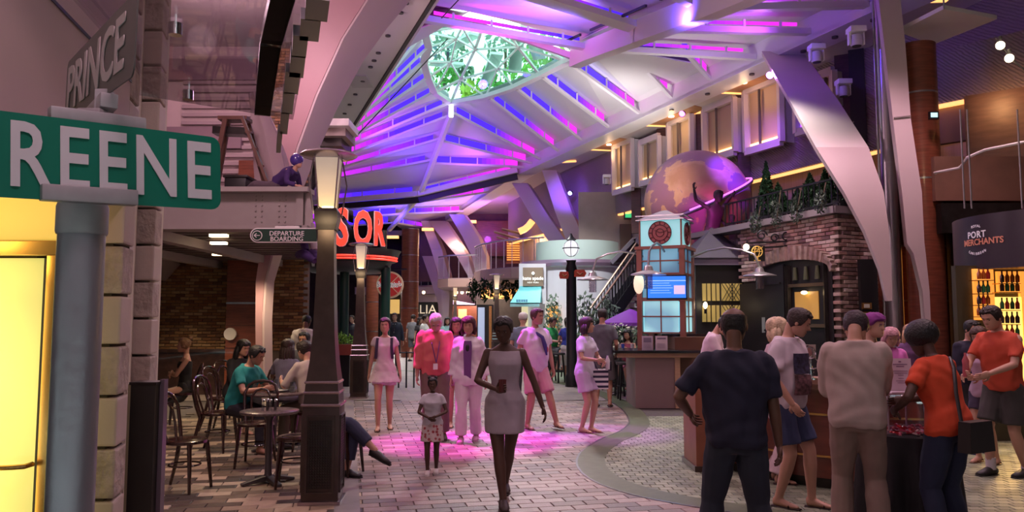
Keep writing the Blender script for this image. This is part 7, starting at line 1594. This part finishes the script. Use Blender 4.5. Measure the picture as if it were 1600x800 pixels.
# --- walkers in the middle
t, J = person('young woman in a short pink white romper with dark backpack straps, walking', at(602, 11.5), R(4), hgt(602, 495, 11.5), 'f', FAIR, 'pony', DBR, res=.013, feet=WLK(.22, .08), hands=[(-.25, .03, .82), (.25, -.02, .82)], top=('romper', (.60, .50, .55), K(sl=.3, skirt=.16, sfl=.28, pl=.05, g=.02, z1=.53)), bottom=('shorts', (.60, .50, .55), K(L=.45, g=.02)), build=.92, toes=[(0, -1, 0), (.2, -1, 0)])
m = MB()
for s in (-1, 1): m.tube([J['bend'](.50)+J['rt']*s*.10+J['fw']*-.05, J['bend'](.52)+J['rt']*s*.11+J['fw']*.06, J['bend'](.40)+J['rt']*s*.115+J['fw']*.13, J['bend'](.2)+J['rt']*s*.13+J['fw']*.10], [(.022, .006)]*4, 6)
piece(t, J, 'backpack_strap', m, M('navy strap', (.03, .02, .06), .7)); piece(t, J, 'backpack', MB().ball(J['bend'](.3)-J['fw']*.17, (.13, .09, .19), 14, 10), M('navy strap'))
t, J = person('elderly man in a pink shirt with white hair, looking down', at(680, 10.7), R(8), 1.78, 'm', FAIR, 'thin', (.62, .55, .55), hp=30, lean=8, belly=.05, res=.012, feet=[(-.08, .08, 0), (.12, -.1, 0)], hands=[(-.24, -.06, .84), (.25, .0, .84)], elb=[(-1, .6, 0), (1, .6, 0)], top=('shirt', (.62, .14, .14), K(sl=1.6, sg=.022, g=.035, fold=.007, z0=-.04)), bottom=('trousers', (.16, .10, .09), K(g=.025)), shoes=('shoe', (.06, .04, .03)), build=1.08)
m = MB()
for s in (-1, 1): m.tube([J['bend'](.52)+J['rt']*s*.06+J['fw']*.03, J['bend'](.40)+J['rt']*s*.05+J['fw']*.17, J['bend'](.15)+J['rt']*.01+J['fw']*.20], .006, 5)
piece(t, J, 'lanyard', m, M('purple lanyard', (.12, .04, .2), .6)); piece(t, J, 'card', MB().bar(J['bend'](.14)+J['fw']*.20, J['bend'](.06)+J['fw']*.2, .06, .008), WE)
piece(t, J, 'spectacles', MB().tube([J['M4']@V(x*.075, -.088, .5*J['hh']) for x in (-1, -.3, .3, 1)], .003, 5), BLACK)
t, J = person('little girl in a white tee and flowered skirt, hair in puffs', at(677, 8.3), R(3), 1.02, 'f', DARKS, 'puffs', BLK, res=.014, feet=[(-.08, -.06, 0), (.07, .12, 0)], hands=[(-.05, -.21, 1.03), (.06, -.20, 1.05)], elb=[(-1, .3, -.3), (1, .3, -.3)], top=('t_shirt', (.52, .50, .56), K(sl=.5, g=.025, z0=-.03)), bottom=('skirt', (.42, .27, .28), K(len=.30, flare=.16)), shoes=('shoe', (.6, .55, .55)), build=1.0, face=True)
p_ = t; mw = [c for c in t.children if c.name.startswith('skirt')][0].data.materials[0]
nt = mw.node_tree; vo = nt.nodes.new('ShaderNodeTexVoronoi'); vo.inputs['Scale'].default_value = 22; tcn = nt.nodes.new('ShaderNodeTexCoord'); nt.links.new(tcn.outputs['Object'], vo.inputs['Vector']); r_ = nt.nodes.new('ShaderNodeValToRGB'); r_.color_ramp.elements[0].position = .3; r_.color_ramp.elements[0].color = (.30, .05, .06, 1); r_.color_ramp.elements[1].position = .38; r_.color_ramp.elements[1].color = (.5, .4, .4, 1); nt.links.new(vo.outputs['Distance'], r_.inputs[0]); nt.links.new(r_.outputs[0], nt.nodes['Principled BSDF'].inputs['Base Color'])
person('woman in a purple top half hidden behind the elderly man', at(713, 11.7), R(5), 1.66, 'f', TAN, 'long', DBR, res=.015, feet=WLK(-.2, .08), top=('t_shirt', (.28, .10, .42), K(sl=.4)), bottom=('shorts', (.4, .2, .35), K(L=.5)), build=.9)
t, J = person('woman in an open white cardigan and pale trousers with reddish fringe', at(733, 10.45), R(-4), hgt(732, 493, 10.4), 'f', FAIR, 'bob', (.06, .012, .02), res=.012, hp=6, feet=WLK(.26, .09), hands=[(-.25, -.05, .80), (.25, .02, .82)], top=('cardigan', (.70, .62, .70), K(sl=1.75, sg=.022, g=.035, z0=-.12, flare=.22, fold=.008)), bottom=('trousers', (.60, .50, .56), K(g=.022, fl=.012)), shoes=('shoe', (.45, .2, .35)))
m = MB(); rs = [[J['bend'](z)+J['fw']*(.125+.02*math.sin(z*6))+J['rt']*x for x in (-w, 0, w)]+[J['bend'](z)+J['fw']*.10+J['rt']*x for x in (w, 0, -w)] for z, w in ((-.02, .05), (.15, .05), (.3, .055), (.42, .06), (.5, .05))]
piece(t, J, 'inner_top', MB().rings([[p+J['fw']*.03 for p in r] for r in rs]), cloth('purple inner', (.16, .06, .22))); piece(t, J, 'sunglasses', MB().ball(J['bend'](.40)+J['fw']*.165, (.03, .012, .055), 10, 6), BLACK)
t, J = person('woman in a fitted pale dress walking towards us with a drink', at(789, 7.0), R(-3), 1.70, 'f', DARKS, 'short', BLK, hp=20, hy=-6, res=.010, feet=[(.0, -.22, 0), (-.02, .32, .02)], toes=[(.15, -1, 0), (.1, -1, 0)], hands=[(-.06, -.24, 1.06), (.36, -.05, .86)], elb=[(-1, .35, -.4), (.8, 1, 0)], top=('dress', (.36, .31, .36), K(skirt=.25, sfl=-.05, g=.008, z1=.495, fold=.0015)), shoes=('shoe', (.03, .018, .015)), build=1.0, hipw=1.08, palm=[(0, -1, .2), None], hdir=[(.9, -.3, .1), None], curl=(.9, .5))
w_ = J['W'][0]; piece(t, J, 'drink_cup', MB().lathe([(.030, -.05), (.036, .06), (.033, .06), (.028, -.04)], w_+V(.055, -.035, .03), 16), M('dark red drink', (.12, .03, .03), .2))
t, J = person('man in a white tee and pink shorts with a dark blue scarf, striding', at(836, 11.7), R(28), 1.80, 'm', TAN, 'short', BRN, hy=20, res=.012, feet=[(-.16, -.05, 0), (.20, -.28, 0)], hands=[(-.28, .08, .84), (.26, -.08, .84)], belly=.05, top=('t_shirt', (.62, .52, .60), K(sl=.6, g=.03, fold=.006, z0=-.09)), bottom=('shorts', (.52, .26, .30), K(L=.9, g=.014)), shoes=('sandal', (.12, .05, .05)), build=1.1)
piece(t, J, 'scarf', MB().tube([J['bend'](.52)-J['rt']*.07+J['fw']*.04, J['bend'](.42)+J['fw']*.18+J['rt']*.02, J['bend'](.30)+J['rt']*.05+J['fw']*.20, J['bend'](.16)+J['rt']*.08+J['fw']*.20], [.02, .028, .035, .012], 8), M('navy scarf', (.04, .03, .16), .7))
piece(t, J, 'shirt_print', MB().ball(J['bend'](.24)+J['rt']*.09+J['fw']*.175, (.035, .012, .05), 8, 6), M('flag red print', (.5, .04, .05), .6))
person('man in a grey blue shirt and white cap seen from behind, by the awning', at(817, 15.5), R(170), 1.76, 'm', FAIR, 'cap', (.55, .52, .48), res=.016, top=('shirt', (.16, .20, .27), K(sl=.7)), bottom=('trousers', (.06, .06, .07)), face=False)
# --- the group by the globe lamp
SIT = K(pelvis=(0, 0, .80), feet=[(-.12, -.30, .28), (.12, -.32, .28)])
person('man in a green tee sitting on a stool left of the globe lamp', at(860, 20.3), R(50), 1.78, 'm', FAIR, 'short', DBR, res=.018, hp=15, hands=[(-.1, -.36, 1.0), (.14, -.34, 1.0)], top=('t_shirt', (.03, .38, .10), K(sl=.6)), bottom=('shorts', (.07, .08, .09), K(L=.9)), belly=.06, build=1.1, **SIT)
person('person in a red tee sitting behind the woman in a blue top', at(887, 21.6), R(-10), 1.74, 'm', TAN, 'short', BLK, res=.018, top=('t_shirt', (.60, .05, .04), K(sl=.6)), bottom=('shorts', (.05, .05, .06)), **SIT)
person('woman in a blue top and long white skirt, side on, at the globe lamp', at(886, 19.8), R(150), 1.66, 'f', FAIR, 'pony', DBR, res=.016, feet=[(-.1, .08, 0), (.12, -.14, 0)], hands=[(-.2, -.25, 1.0), (.2, -.2, 1.0)], top=('blouse', (.03, .05, .32), K(sl=.5, z0=.08)), bottom=('skirt', (.62, .60, .58), K(len=.46, flare=.22)))
t, J = person('woman in a white tee and lilac shorts holding a striped tote bag', at(914, 11.25), R(55), 1.66, 'f', FAIR, 'bob', (.03, .008, .012), hy=20, hp=-4, res=.012, feet=[(-.07, .03, 0), (.08, -.05, 0)], hands=[(-.08, -.26, 1.10), (.10, -.26, 1.06)], elb=[(-1, .5, -.5), (1, .5, -.5)], top=('t_shirt', (.60, .56, .68), K(sl=.65, g=.03)), bottom=('shorts', (.56, .42, .66), K(L=.62, g=.03)), shoes=('sandal', (.22, .07, .09)))
bg = MB(); c = V(.13, -.17, .80)
STW, STB = M('tote white', (.7, .66, .7), .7), M('tote navy stripe', (.02, .015, .05), .7)
MB_ = [piece(t, J, 'tote_bag', MB().box(c, (.26, .09, .30), rz=R(-50)), STW)]
mz = Matrix.Rotation(R(-50), 3, 'Z'); m = MB()
for k in range(4): m.box(c+V(0, 0, -.11+k*.075), (.264, .094, .034), rz=R(-50))
piece(t, J, 'tote_stripes', m, STB); piece(t, J, 'bag_handle', MB().tube([c+V(-.05, 0, .14), V(.02, -.1, 1.15), V(.0, .0, 1.40), V(.07, .08, 1.2), c+V(.05, .05, .14)], .008, 5), STB)
piece(t, J, 'water_bottle', MB().lathe([(.032, 0), (.035, .15), (.015, .19), (.015, .21)], V(.16, -.30, .95), 12), M('clear bottle', (.6, .55, .62), .2)); piece(t, J, 'phone', MB().box(V(.22, -.3, 1.0), (.012, .07, .14)), BLACK)
person('man in a dark grey polo and shorts with his back to us', at(941, 14.4), R(165), hgt(941, 481, 14.4), 'm', TAN, 'short', DBR, res=.013, feet=[(-.12, 0, 0), (.11, .05, 0)], hands=[(-.22, -.18, .95), (.25, -.05, .85)], top=('polo', (.10, .095, .12), K(sl=.7, g=.03)), bottom=('shorts', (.13, .12, .13), K(L=.95, g=.03)), shoes=('sandal', (.02, .02, .02), 1), face=False, build=1.05)
person('woman in maroon sitting beyond the terrace table', at(981, 17.7), R(-30), 1.64, 'f', TAN, 'long', BLK, res=.018, pelvis=(0, 0, .62), feet=[(-.12, -.35, .05), (.12, -.35, .05)], hands=[(-.1, -.35, 1.0), (.12, -.35, 1.0)], top=('vest', (.20, .03, .06), K(z1=.5)), bottom=('shorts', (.3, .1, .15)))
person('person in black standing on the terrace under the parasols', at(975, 20.4), R(20), 1.7, 'f', TAN, 'long', DBR, res=.02, top=('shirt', (.03, .02, .04), K(sl=1.5)), bottom=('trousers', (.02, .02, .03)))
person('person in a light tee far off under the second parasol', at(1002, 20.6), R(40), 1.7, 'm', TAN, 'short', DBR, res=.02, top=('t_shirt', (.5, .35, .45), K(sl=.6)), bottom=('trousers', (.05, .05, .08)))
# --- far figures
FAR = [(617, 24.5, 0, 'm', 'man in a dark suit and white shirt in the far aisle', ('suit_jacket', (.015, .02, .035), K(sl=1.9, z0=-.12)), ('trousers', (.015, .018, .03)), 1.80), (655, 27, 60, 'f', 'far woman in black left of the elderly man', ('top', (.03, .025, .03), K(sl=.5)), ('trousers', (.05, .04, .05)), 1.66),
       (663, 24, 75, 'm', 'far man in a white tee left of the elderly man', ('t_shirt', (.7, .68, .66), K(sl=.6)), ('trousers', (.1, .09, .1)), 1.74), (699, 24.5, 5, 'f', 'far laughing woman in a white and aqua top', ('top', (.35, .62, .6), K(sl=.4)), ('trousers', (.5, .5, .48)), 1.66),
       (551, 26, -20, 'm', 'far dark figure by the marquee columns', ('jacket', (.04, .04, .05), K(sl=1.8)), ('trousers', (.03, .03, .04)), 1.72), (629, 33, 20, 'f', 'tiny far figure in blue beside the brown pillar', ('top', (.08, .12, .3), K(sl=.5)), ('trousers', (.04, .04, .06)), 1.66), (725, 30, -20, 'f', 'tiny far woman in pale clothes in the middle aisle', ('top', (.5, .45, .5), K(sl=.5)), ('trousers', (.3, .3, .35)), 1.64),
       (645, 29, 160, 'm', 'far man in grey walking away', ('shirt', (.2, .2, .22), K(sl=.6)), ('shorts', (.1, .1, .12)), 1.76)]
for px, Y, rz, sx, lab, tp, bt2, H_ in FAR:
    t, J = person(lab, at(px, Y), R(rz), H_, sx, FAIR, 'short' if sx == 'm' else 'long', DBR, res=.022, top=tp, bottom=bt2, shoes=('shoe', (.02, .02, .02)), feet=WLK(.2))
    if tp[0] == 'suit_jacket': piece(t, J, 'shirt_front', MB().prism([J['bend'](.5)+J['rt']*.05+J['fw']*.09, J['bend'](.5)-J['rt']*.05+J['fw']*.09, J['bend'](.22)+J['fw']*.15], J['fw']*.01), M('white shirt', (.8, .8, .8), .6)); piece(t, J, 'tie', MB().bar(J['bend'](.5)+J['fw']*.115, J['bend'](.26)+J['fw']*.165, .035, .01), BLACK)
# --- cafe guests
SEAT = lambda f=.42, w=.12: K(pelvis=(0, .02, .55), feet=[(-w, -f, 0), (w, -f+.04, 0)])
person('woman in a black tank top with crossed arms, by the brick wall', at(291, 12.2), R(-65), 1.68, 'f', FAIR, 'bun', (.22, .12, .06), res=.012, hands=[(.07, -.19, .83), (-.09, -.21, .79)], elb=[(-1, -.1, -.8), (1, -.1, -.8)], top=('tank_top', (.012, .012, .014), K(z1=.46, g=.012)), bottom=('skirt', (.03, .03, .03), K(len=.2, flare=.1)), **SEAT())
person('guest with long dark hair in a black jacket at the cafe', at(372, 11.4), R(55), 1.70, 'f', FAIR, 'long', BLK, res=.013, lean=12, hp=6, hands=[(-.1, -.4, .82), (.15, -.38, .82)], top=('jacket', (.015, .014, .015), K(sl=1.85, g=.03)), bottom=('trousers', (.02, .02, .025)), **SEAT())
person('guest in a teal tee leaning on the cafe table', at(377, 9.7), R(72), 1.72, 'm', TAN, 'short', BLK, res=.011, lean=22, hp=10, hands=[(-.12, -.46, .80), (.12, -.42, .80)], elb=[(-1, .3, -1), (1, .3, -1)], top=('t_shirt', (.01, .22, .22), K(sl=.65, g=.03)), bottom=('trousers', (.02, .02, .03)), **SEAT())
person('woman in a blue grey top seen from behind at the cafe table', at(450, 11.3), R(172), 1.68, 'f', TAN, 'long', (.03, .014, .01), res=.012, hands=[(-.2, -.35, .82), (.2, -.35, .82)], top=('top', (.14, .13, .19), K(sl=.7, g=.03)), bottom=('trousers', (.03, .03, .05)), **SEAT())
person('bearded man facing us behind the woman in blue grey', at(480, 13.0), R(-15), 1.78, 'm', TAN, 'short', BLK, res=.014, lean=6, hands=[(-.15, -.4, .84), (.15, -.4, .84)], top=('shirt', (.08, .08, .10), K(sl=1.5)), bottom=('trousers', (.03, .03, .04)), **SEAT())
person('man in a cream shirt leaning in, left of the near lamp post', at(489, 9.85), R(-125), 1.76, 'm', FAIR, 'short', DBR, res=.012, lean=20, side=-6, hands=[(-.2, -.42, .84), (.14, -.42, .84)], top=('shirt', (.42, .36, .32), K(sl=1.0, g=.03)), bottom=('trousers', (.16, .13, .10)), shoes=('shoe', (.02, .02, .02)), **SEAT())
person('man in a white tee standing with his back to us behind the cafe', at(477, 14.3), R(178), hgt(477, 489, 14.3), 'm', BROWNS, 'buzz', BLK, res=.014, hp=18, top=('t_shirt', (.56, .52, .52), K(sl=.75, g=.04, fold=.007)), bottom=('trousers', (.04, .04, .05)), face=False, build=1.1)
person('guest in dark jeans with crossed legs, behind the near lamp post', at(507, 8.3), R(62), 1.68, 'f', FAIR, 'short', DBR, res=.011, pelvis=(0, .02, .55), feet=[(.10, -.66, .22), (.02, -.34, 0)], toes=[(.2, -1, -.45), (0, -1, 0)], knees=[(0, -.4, 1), (0, -1, .3)], hands=[(-.1, -.18, .70), (.1, -.15, .70)], top=('top', (.04, .04, .06), K(sl=1.2)), bottom=('trousers', (.03, .035, .075), K(L=1.72, g=.016)), shoes=('shoe', (.015, .012, .012)))
# --- right foreground crowd
person('man in a navy tee and dark jeans, back to us, thinning crown', at(1146, 5.0), R(176), 1.74, 'm', BROWNS, 'bald', BLK, res=.010, hy=-14, hp=6, feet=[(-.2, .02, 0), (.19, -.05, 0)], hands=[(-.28, -.02, .80), (.26, -.20, 1.02)], elb=[(-.5, 1, 0), (1, .8, -.2)], belly=.05, top=('t_shirt', (.012, .013, .035), K(sl=.8, g=.036, sg=.02, fold=.007, z0=-.06)), bottom=('trousers', (.020, .026, .045), K(g=.012, fl=.02)), shoes=('shoe', (.02, .02, .02)), face=False, build=1.16)
t, J = person('man in a printed white tee and denim shorts with flip flops, looking down', at(1226, 6.9), R(42), 1.78, 'm', FAIR, 'short', (.025, .014, .012), res=.010, hp=22, hy=22, lean=3, feet=[(-.08, .06, 0), (.12, -.14, 0)], hands=[(-.20, -.16, .90), (.24, -.02, .84)], elb=[(-1, .7, 0), (1, 1, 0)], belly=.03, top=('t_shirt', (.62, .54, .62), K(sl=.72, g=.034, sg=.018, fold=.006, z0=-.05)), bottom=('shorts', (.035, .045, .11), K(L=.80, g=.012)), shoes=('sandal', (.03, .012, .012)), build=1.06, toes=[(.1, -1, 0), (.35, -1, 0)])
PR = M('dark blue print', (.035, .03, .07), .8, var=.8, ns=30); PR2 = M('sepia print', (.13, .06, .07), .8, var=.8, ns=30)
def chest_patch(J, x0, x1, z0, z1, g=.045):
    """curved patch lying just over the chest"""
    T_ = lambda x, z, o: J['bend'](z)+J['rt']*x+J['fw']*((.115+.012+.035*math.exp(-((z-.17)/.12)**2))*math.sqrt(max(.02, 1-(x/.215)**2))+g+o)
    n = 6; rows = []
    for i in range(n+1):
        z = z0+(z1-z0)*i/n; rows.append([T_(x0+(x1-x0)*j/n, z, 0) for j in range(n+1)]+[T_(x0+(x1-x0)*j/n, z, -.012) for j in range(n, -1, -1)])
    return MB().rings(rows)
piece(t, J, 'shirt_print', chest_patch(J, -.15, .03, .26, .43, .055), PR); piece(t, J, 'shirt_print', chest_patch(J, -.15, .03, .08, .25, .055), PR2)
person('blonde woman in pale trousers mostly hidden behind the man in the printed tee', at(1208, 7.9), R(80), 1.66, 'f', FAIR, 'bob', (.6, .45, .3), res=.013, hands=[(-.2, -.1, .9), (.16, -.42, .88)], top=('blouse', (.5, .35, .42), K(sl=.5)), bottom=('trousers', (.6, .45, .5), K(g=.04, fl=.03)), shoes=('sandal', (.03, .01, .01)))
person('man in a pink white tee bending over the counter behind the man in navy', at(1103, 10.8), R(70), 1.74, 'm', FAIR, 'short', BLK, res=.012, lean=16, hp=28, hands=[(-.1, -.45, 1.1), (.1, -.45, 1.1)], top=('t_shirt', (.66, .52, .62), K(sl=.7, g=.03)), bottom=('trousers', (.03, .03, .04)))
t, J = person('man in a crumpled beige linen shirt, head bowed, back to us', at(1334, 5.75), R(158), 1.78, 'm', TAN, 'short', (.02, .008, .014), res=.010, lean=5, hp=38, hy=-8, feet=[(-.13, .03, 0), (.13, -.03, 0)], hands=[(-.12, -.36, 1.02), (.14, -.32, 1.04)], elb=[(-.3, .8, -.8), (.3, .8, -.8)], top=('linen_shirt', (.42, .33, .30), K(sl=1.72, sg=.022, g=.036, fold=.005, z0=-.07, flare=.04)), bottom=('trousers', (.24, .17, .14), K(g=.012, fl=.02)), shoes=('shoe', (.04, .03, .02)), face=False, build=1.06)
t, J = person('woman in an orange top with a black shoulder bag, back to us', at(1474, 5.6), R(-152), 1.66, 'f', DARKS, 'short', BLK, res=.010, lean=13, hp=22, hy=-12, feet=[(-.12, .02, 0), (.13, .02, 0)], hands=[(-.06, -.40, 1.08), (.24, -.26, 1.04)], elb=[(-1, .4, -.6), (1, .5, -.6)], top=('t_shirt', (.62, .065, .02), K(sl=.62, g=.030, sg=.014, fold=.005, z0=-.05)), bottom=('trousers', (.018, .025, .06), K(g=.014)), shoes=('shoe', (.02, .02, .02)), face=False, build=1.2, hipw=1.14)
piece(t, J, 'shoulder_bag', MB().box(J['P']+V(.02, .22, -.02), (.30, .10, .22), taper=.88), M('black leather bag', (.015, .012, .014), .4)); piece(t, J, 'bag_strap', MB().tube([J['P']+V(.14, .20, .02), J['bend'](.25)-J['fw']*.15+J['rt']*.06, J['bend'](.45)-J['fw']*.135-J['rt']*.02, J['bend'](.535)-J['fw']*.08-J['rt']*.09, J['bend'](.5)+J['fw']*.12-J['rt']*.12], [(.014, .006)]*5, 6), M('black leather bag'))
piece(t, J, 'wristwatch', MB().tube([J['W'][0]+Matrix.Rotation(a, 3, 'X')@V(0, .035, 0) for a in np.linspace(0, 6.283, 13)[:-1]], .009, 6, loop=True), CHROME)
hm = MB(); hm.ball(J['M4']@V(0, .04, .155), (.128, .128, .115), 18, 12, J['M4'].to_3x3()); piece(t, J, 'hair', hm, [c for c in t.children if c.name.startswith('hair')][0].data.materials[0])
person('teenage boy in a navy sweater with dark curls facing us', at(1512, 9.6), R(10), 1.64, 'm', FAIR, 'short', BLK, res=.012, hp=10, hands=[(-.15, -.25, 1.0), (.2, -.22, 1.0)], top=('sweater', (.012, .012, .035), K(sl=1.8, g=.03)), bottom=('shorts', (.01, .01, .015), K(L=1)), shoes=('shoe', (.03, .04, .12)))
t, J = person('man in an orange red tee and dark shorts holding a bottle, facing left', at(1562, 8.2), R(-68), hgt(1552, 478, 8.2, .04), 'm', FAIR, 'short', DBR, res=.011, lean=4, hp=18, feet=[(-.10, -.10, 0), (.10, .14, 0)], hands=[(-.10, -.38, 1.06), (.12, -.36, 1.04)], elb=[(-1, .6, -.6), (1, .6, -.6)], top=('t_shirt', (.50, .065, .03), K(sl=.75, g=.034, fold=.006, z0=-.04)), bottom=('shorts', (.055, .05, .05), K(L=.84, g=.018)), shoes=('sneaker', (.02, .02, .022)), build=1.06)
piece(t, J, 'soda_bottle', MB().lathe([(.03, 0), (.033, .03), (.030, .12), (.034, .16), (.013, .21), (.013, .24)], J['W'][0]+V(.03, -.055, -.06), 14), M('pink soda bottle', (.45, .10, .12), .2)); 
for s in (0, 1): piece(t, J, 'sock', MB().tube([J['AN'][s]+V(0, 0, .10), J['AN'][s]-V(0, 0, .02)], .047, 10), M('white sock', (.6, .55, .6), .8))
for s in (0, 1):
    m = MB(); 
    for k in range(3): m.bar(J['AN'][s]+V((-.048, .048)[s], -.03-k*.03, -.065), J['AN'][s]+V((-.048, .048)[s], -.0-k*.03, -.03), .008)
    piece(t, J, 'sneaker_stripes', m, M('white stripes', (.7, .7, .7), .5))
person('child with brown hair between the boy in navy and the man in orange red', at(1533, 8.9), R(-60), 1.56, 'f', FAIR, 'bob', (.05, .02, .012), res=.012, hp=10, hands=[(-.1, -.3, 1.1), (.1, -.3, 1.1)], top=('top', (.45, .32, .45), K(sl=.4)), bottom=('shorts', (.05, .04, .08), K(L=.5)), shoes=('sandal', (.2, .1, .06), 1), build=.9)
person('person in a purple knitted cap behind the man in beige', at(1360, 7.6), R(30), 1.70, 'm', FAIR, 'beanie', (.20, .03, .22), res=.012, top=('jacket', (.02, .015, .04), K(sl=1.8)), bottom=('trousers', (.03, .02, .04)))
person('person with dark hair in violet light behind the desk', at(1345, 8.9), R(-20), 1.60, 'f', TAN, 'short', (.05, .01, .09), res=.014, top=('shirt', (.05, .02, .1), K(sl=1.5)), bottom=('trousers', (.03, .03, .04)))
person('woman in a pink lit top far behind the acrylic box', at(1388, 9.2), R(-10), 1.56, 'f', FAIR, 'bob', (.5, .25, .3), res=.014, hp=20, top=('top', (.6, .15, .5), K(sl=.8)), bottom=('trousers', (.03, .03, .04)))  # pink light put into the colour of her top
person('fair haired person far behind, left of the black cropped hair', at(1419, 11.2), R(0), 1.56, 'f', FAIR, 'long', (.4, .22, .14), res=.016, top=('top', (.12, .05, .15), K(sl=.8)), bottom=('trousers', (.03, .03, .04)))
# painter on the mezzanine, lying on the edge with a purple ball cap
t, J = person('dummy painter with a shiny purple round cap lying at the mezzanine edge', (gx(440, 10.25), 10.25, 3.30), R(75), 1.15, 'm', FAIR, None, res=.014, pelvis=(0, .15, .16), lean=58, hp=-40, feet=[(-.15, .75, .0), (.15, .7, .0)], knees=[(-1, 0, .2), (1, 0, .2)], hands=[(-.25, -.45, .12), (.25, -.4, .1)], top=('jacket', (.05, .02, .12), K(sl=1.8, g=.04)), bottom=('trousers', (.10, .07, .09), K(g=.03)), shoes=('shoe', (.03, .01, .08)))
piece(t, J, 'ball_cap', MB().ball(J['M4']@V(0, .01, .17), .135, 18, 14), M('shiny purple cap', (.06, .03, .25), .2, coat=.8))
# bronze figures under the globe
for dx, yw, lab in ((.02, 20, 'bronze statue leaning on the globe, left figure'), (.62, -30, 'crouching bronze statue under the globe, right figure')):
    p = PY(1110+dx*55, 400, 18.5); t, J = person(lab, (p.x, 18.3, 2.95), R(yw), 2.1 if dx < .3 else 1.4, 'm', (.06, .035, .045), 'short', (.05, .03, .04), res=.016, lean=18, pelvis=(0, 0, .62), feet=[(-.2, -.3, 0), (.2, .2, 0)], hands=[(-.45, -.05, 1.45), (.4, -.1, 1.35)], bottom=('shorts', (.06, .035, .045)), shoes=('shoe', (.06, .03, .04)), face=False, name='statue')
    t['category'] = 'statue'
MB().bbox((gx(1085, 18.4), 17.9, 2.7), (gx(1150, 18.4), 19.6, 2.95)).build('statue_plinth', M('dark bronze metal'), gs, world=True, smooth=0)
MB().lathe([(.5, 0), (.35, .3), (.6, .7)], V(gc_.x, gc_.y, 2.7), 20).build('globe_pedestal', DARKM, gs, world=True)
bpy.data.scenes.remove(TS); bpy.data.scenes.remove(TX)
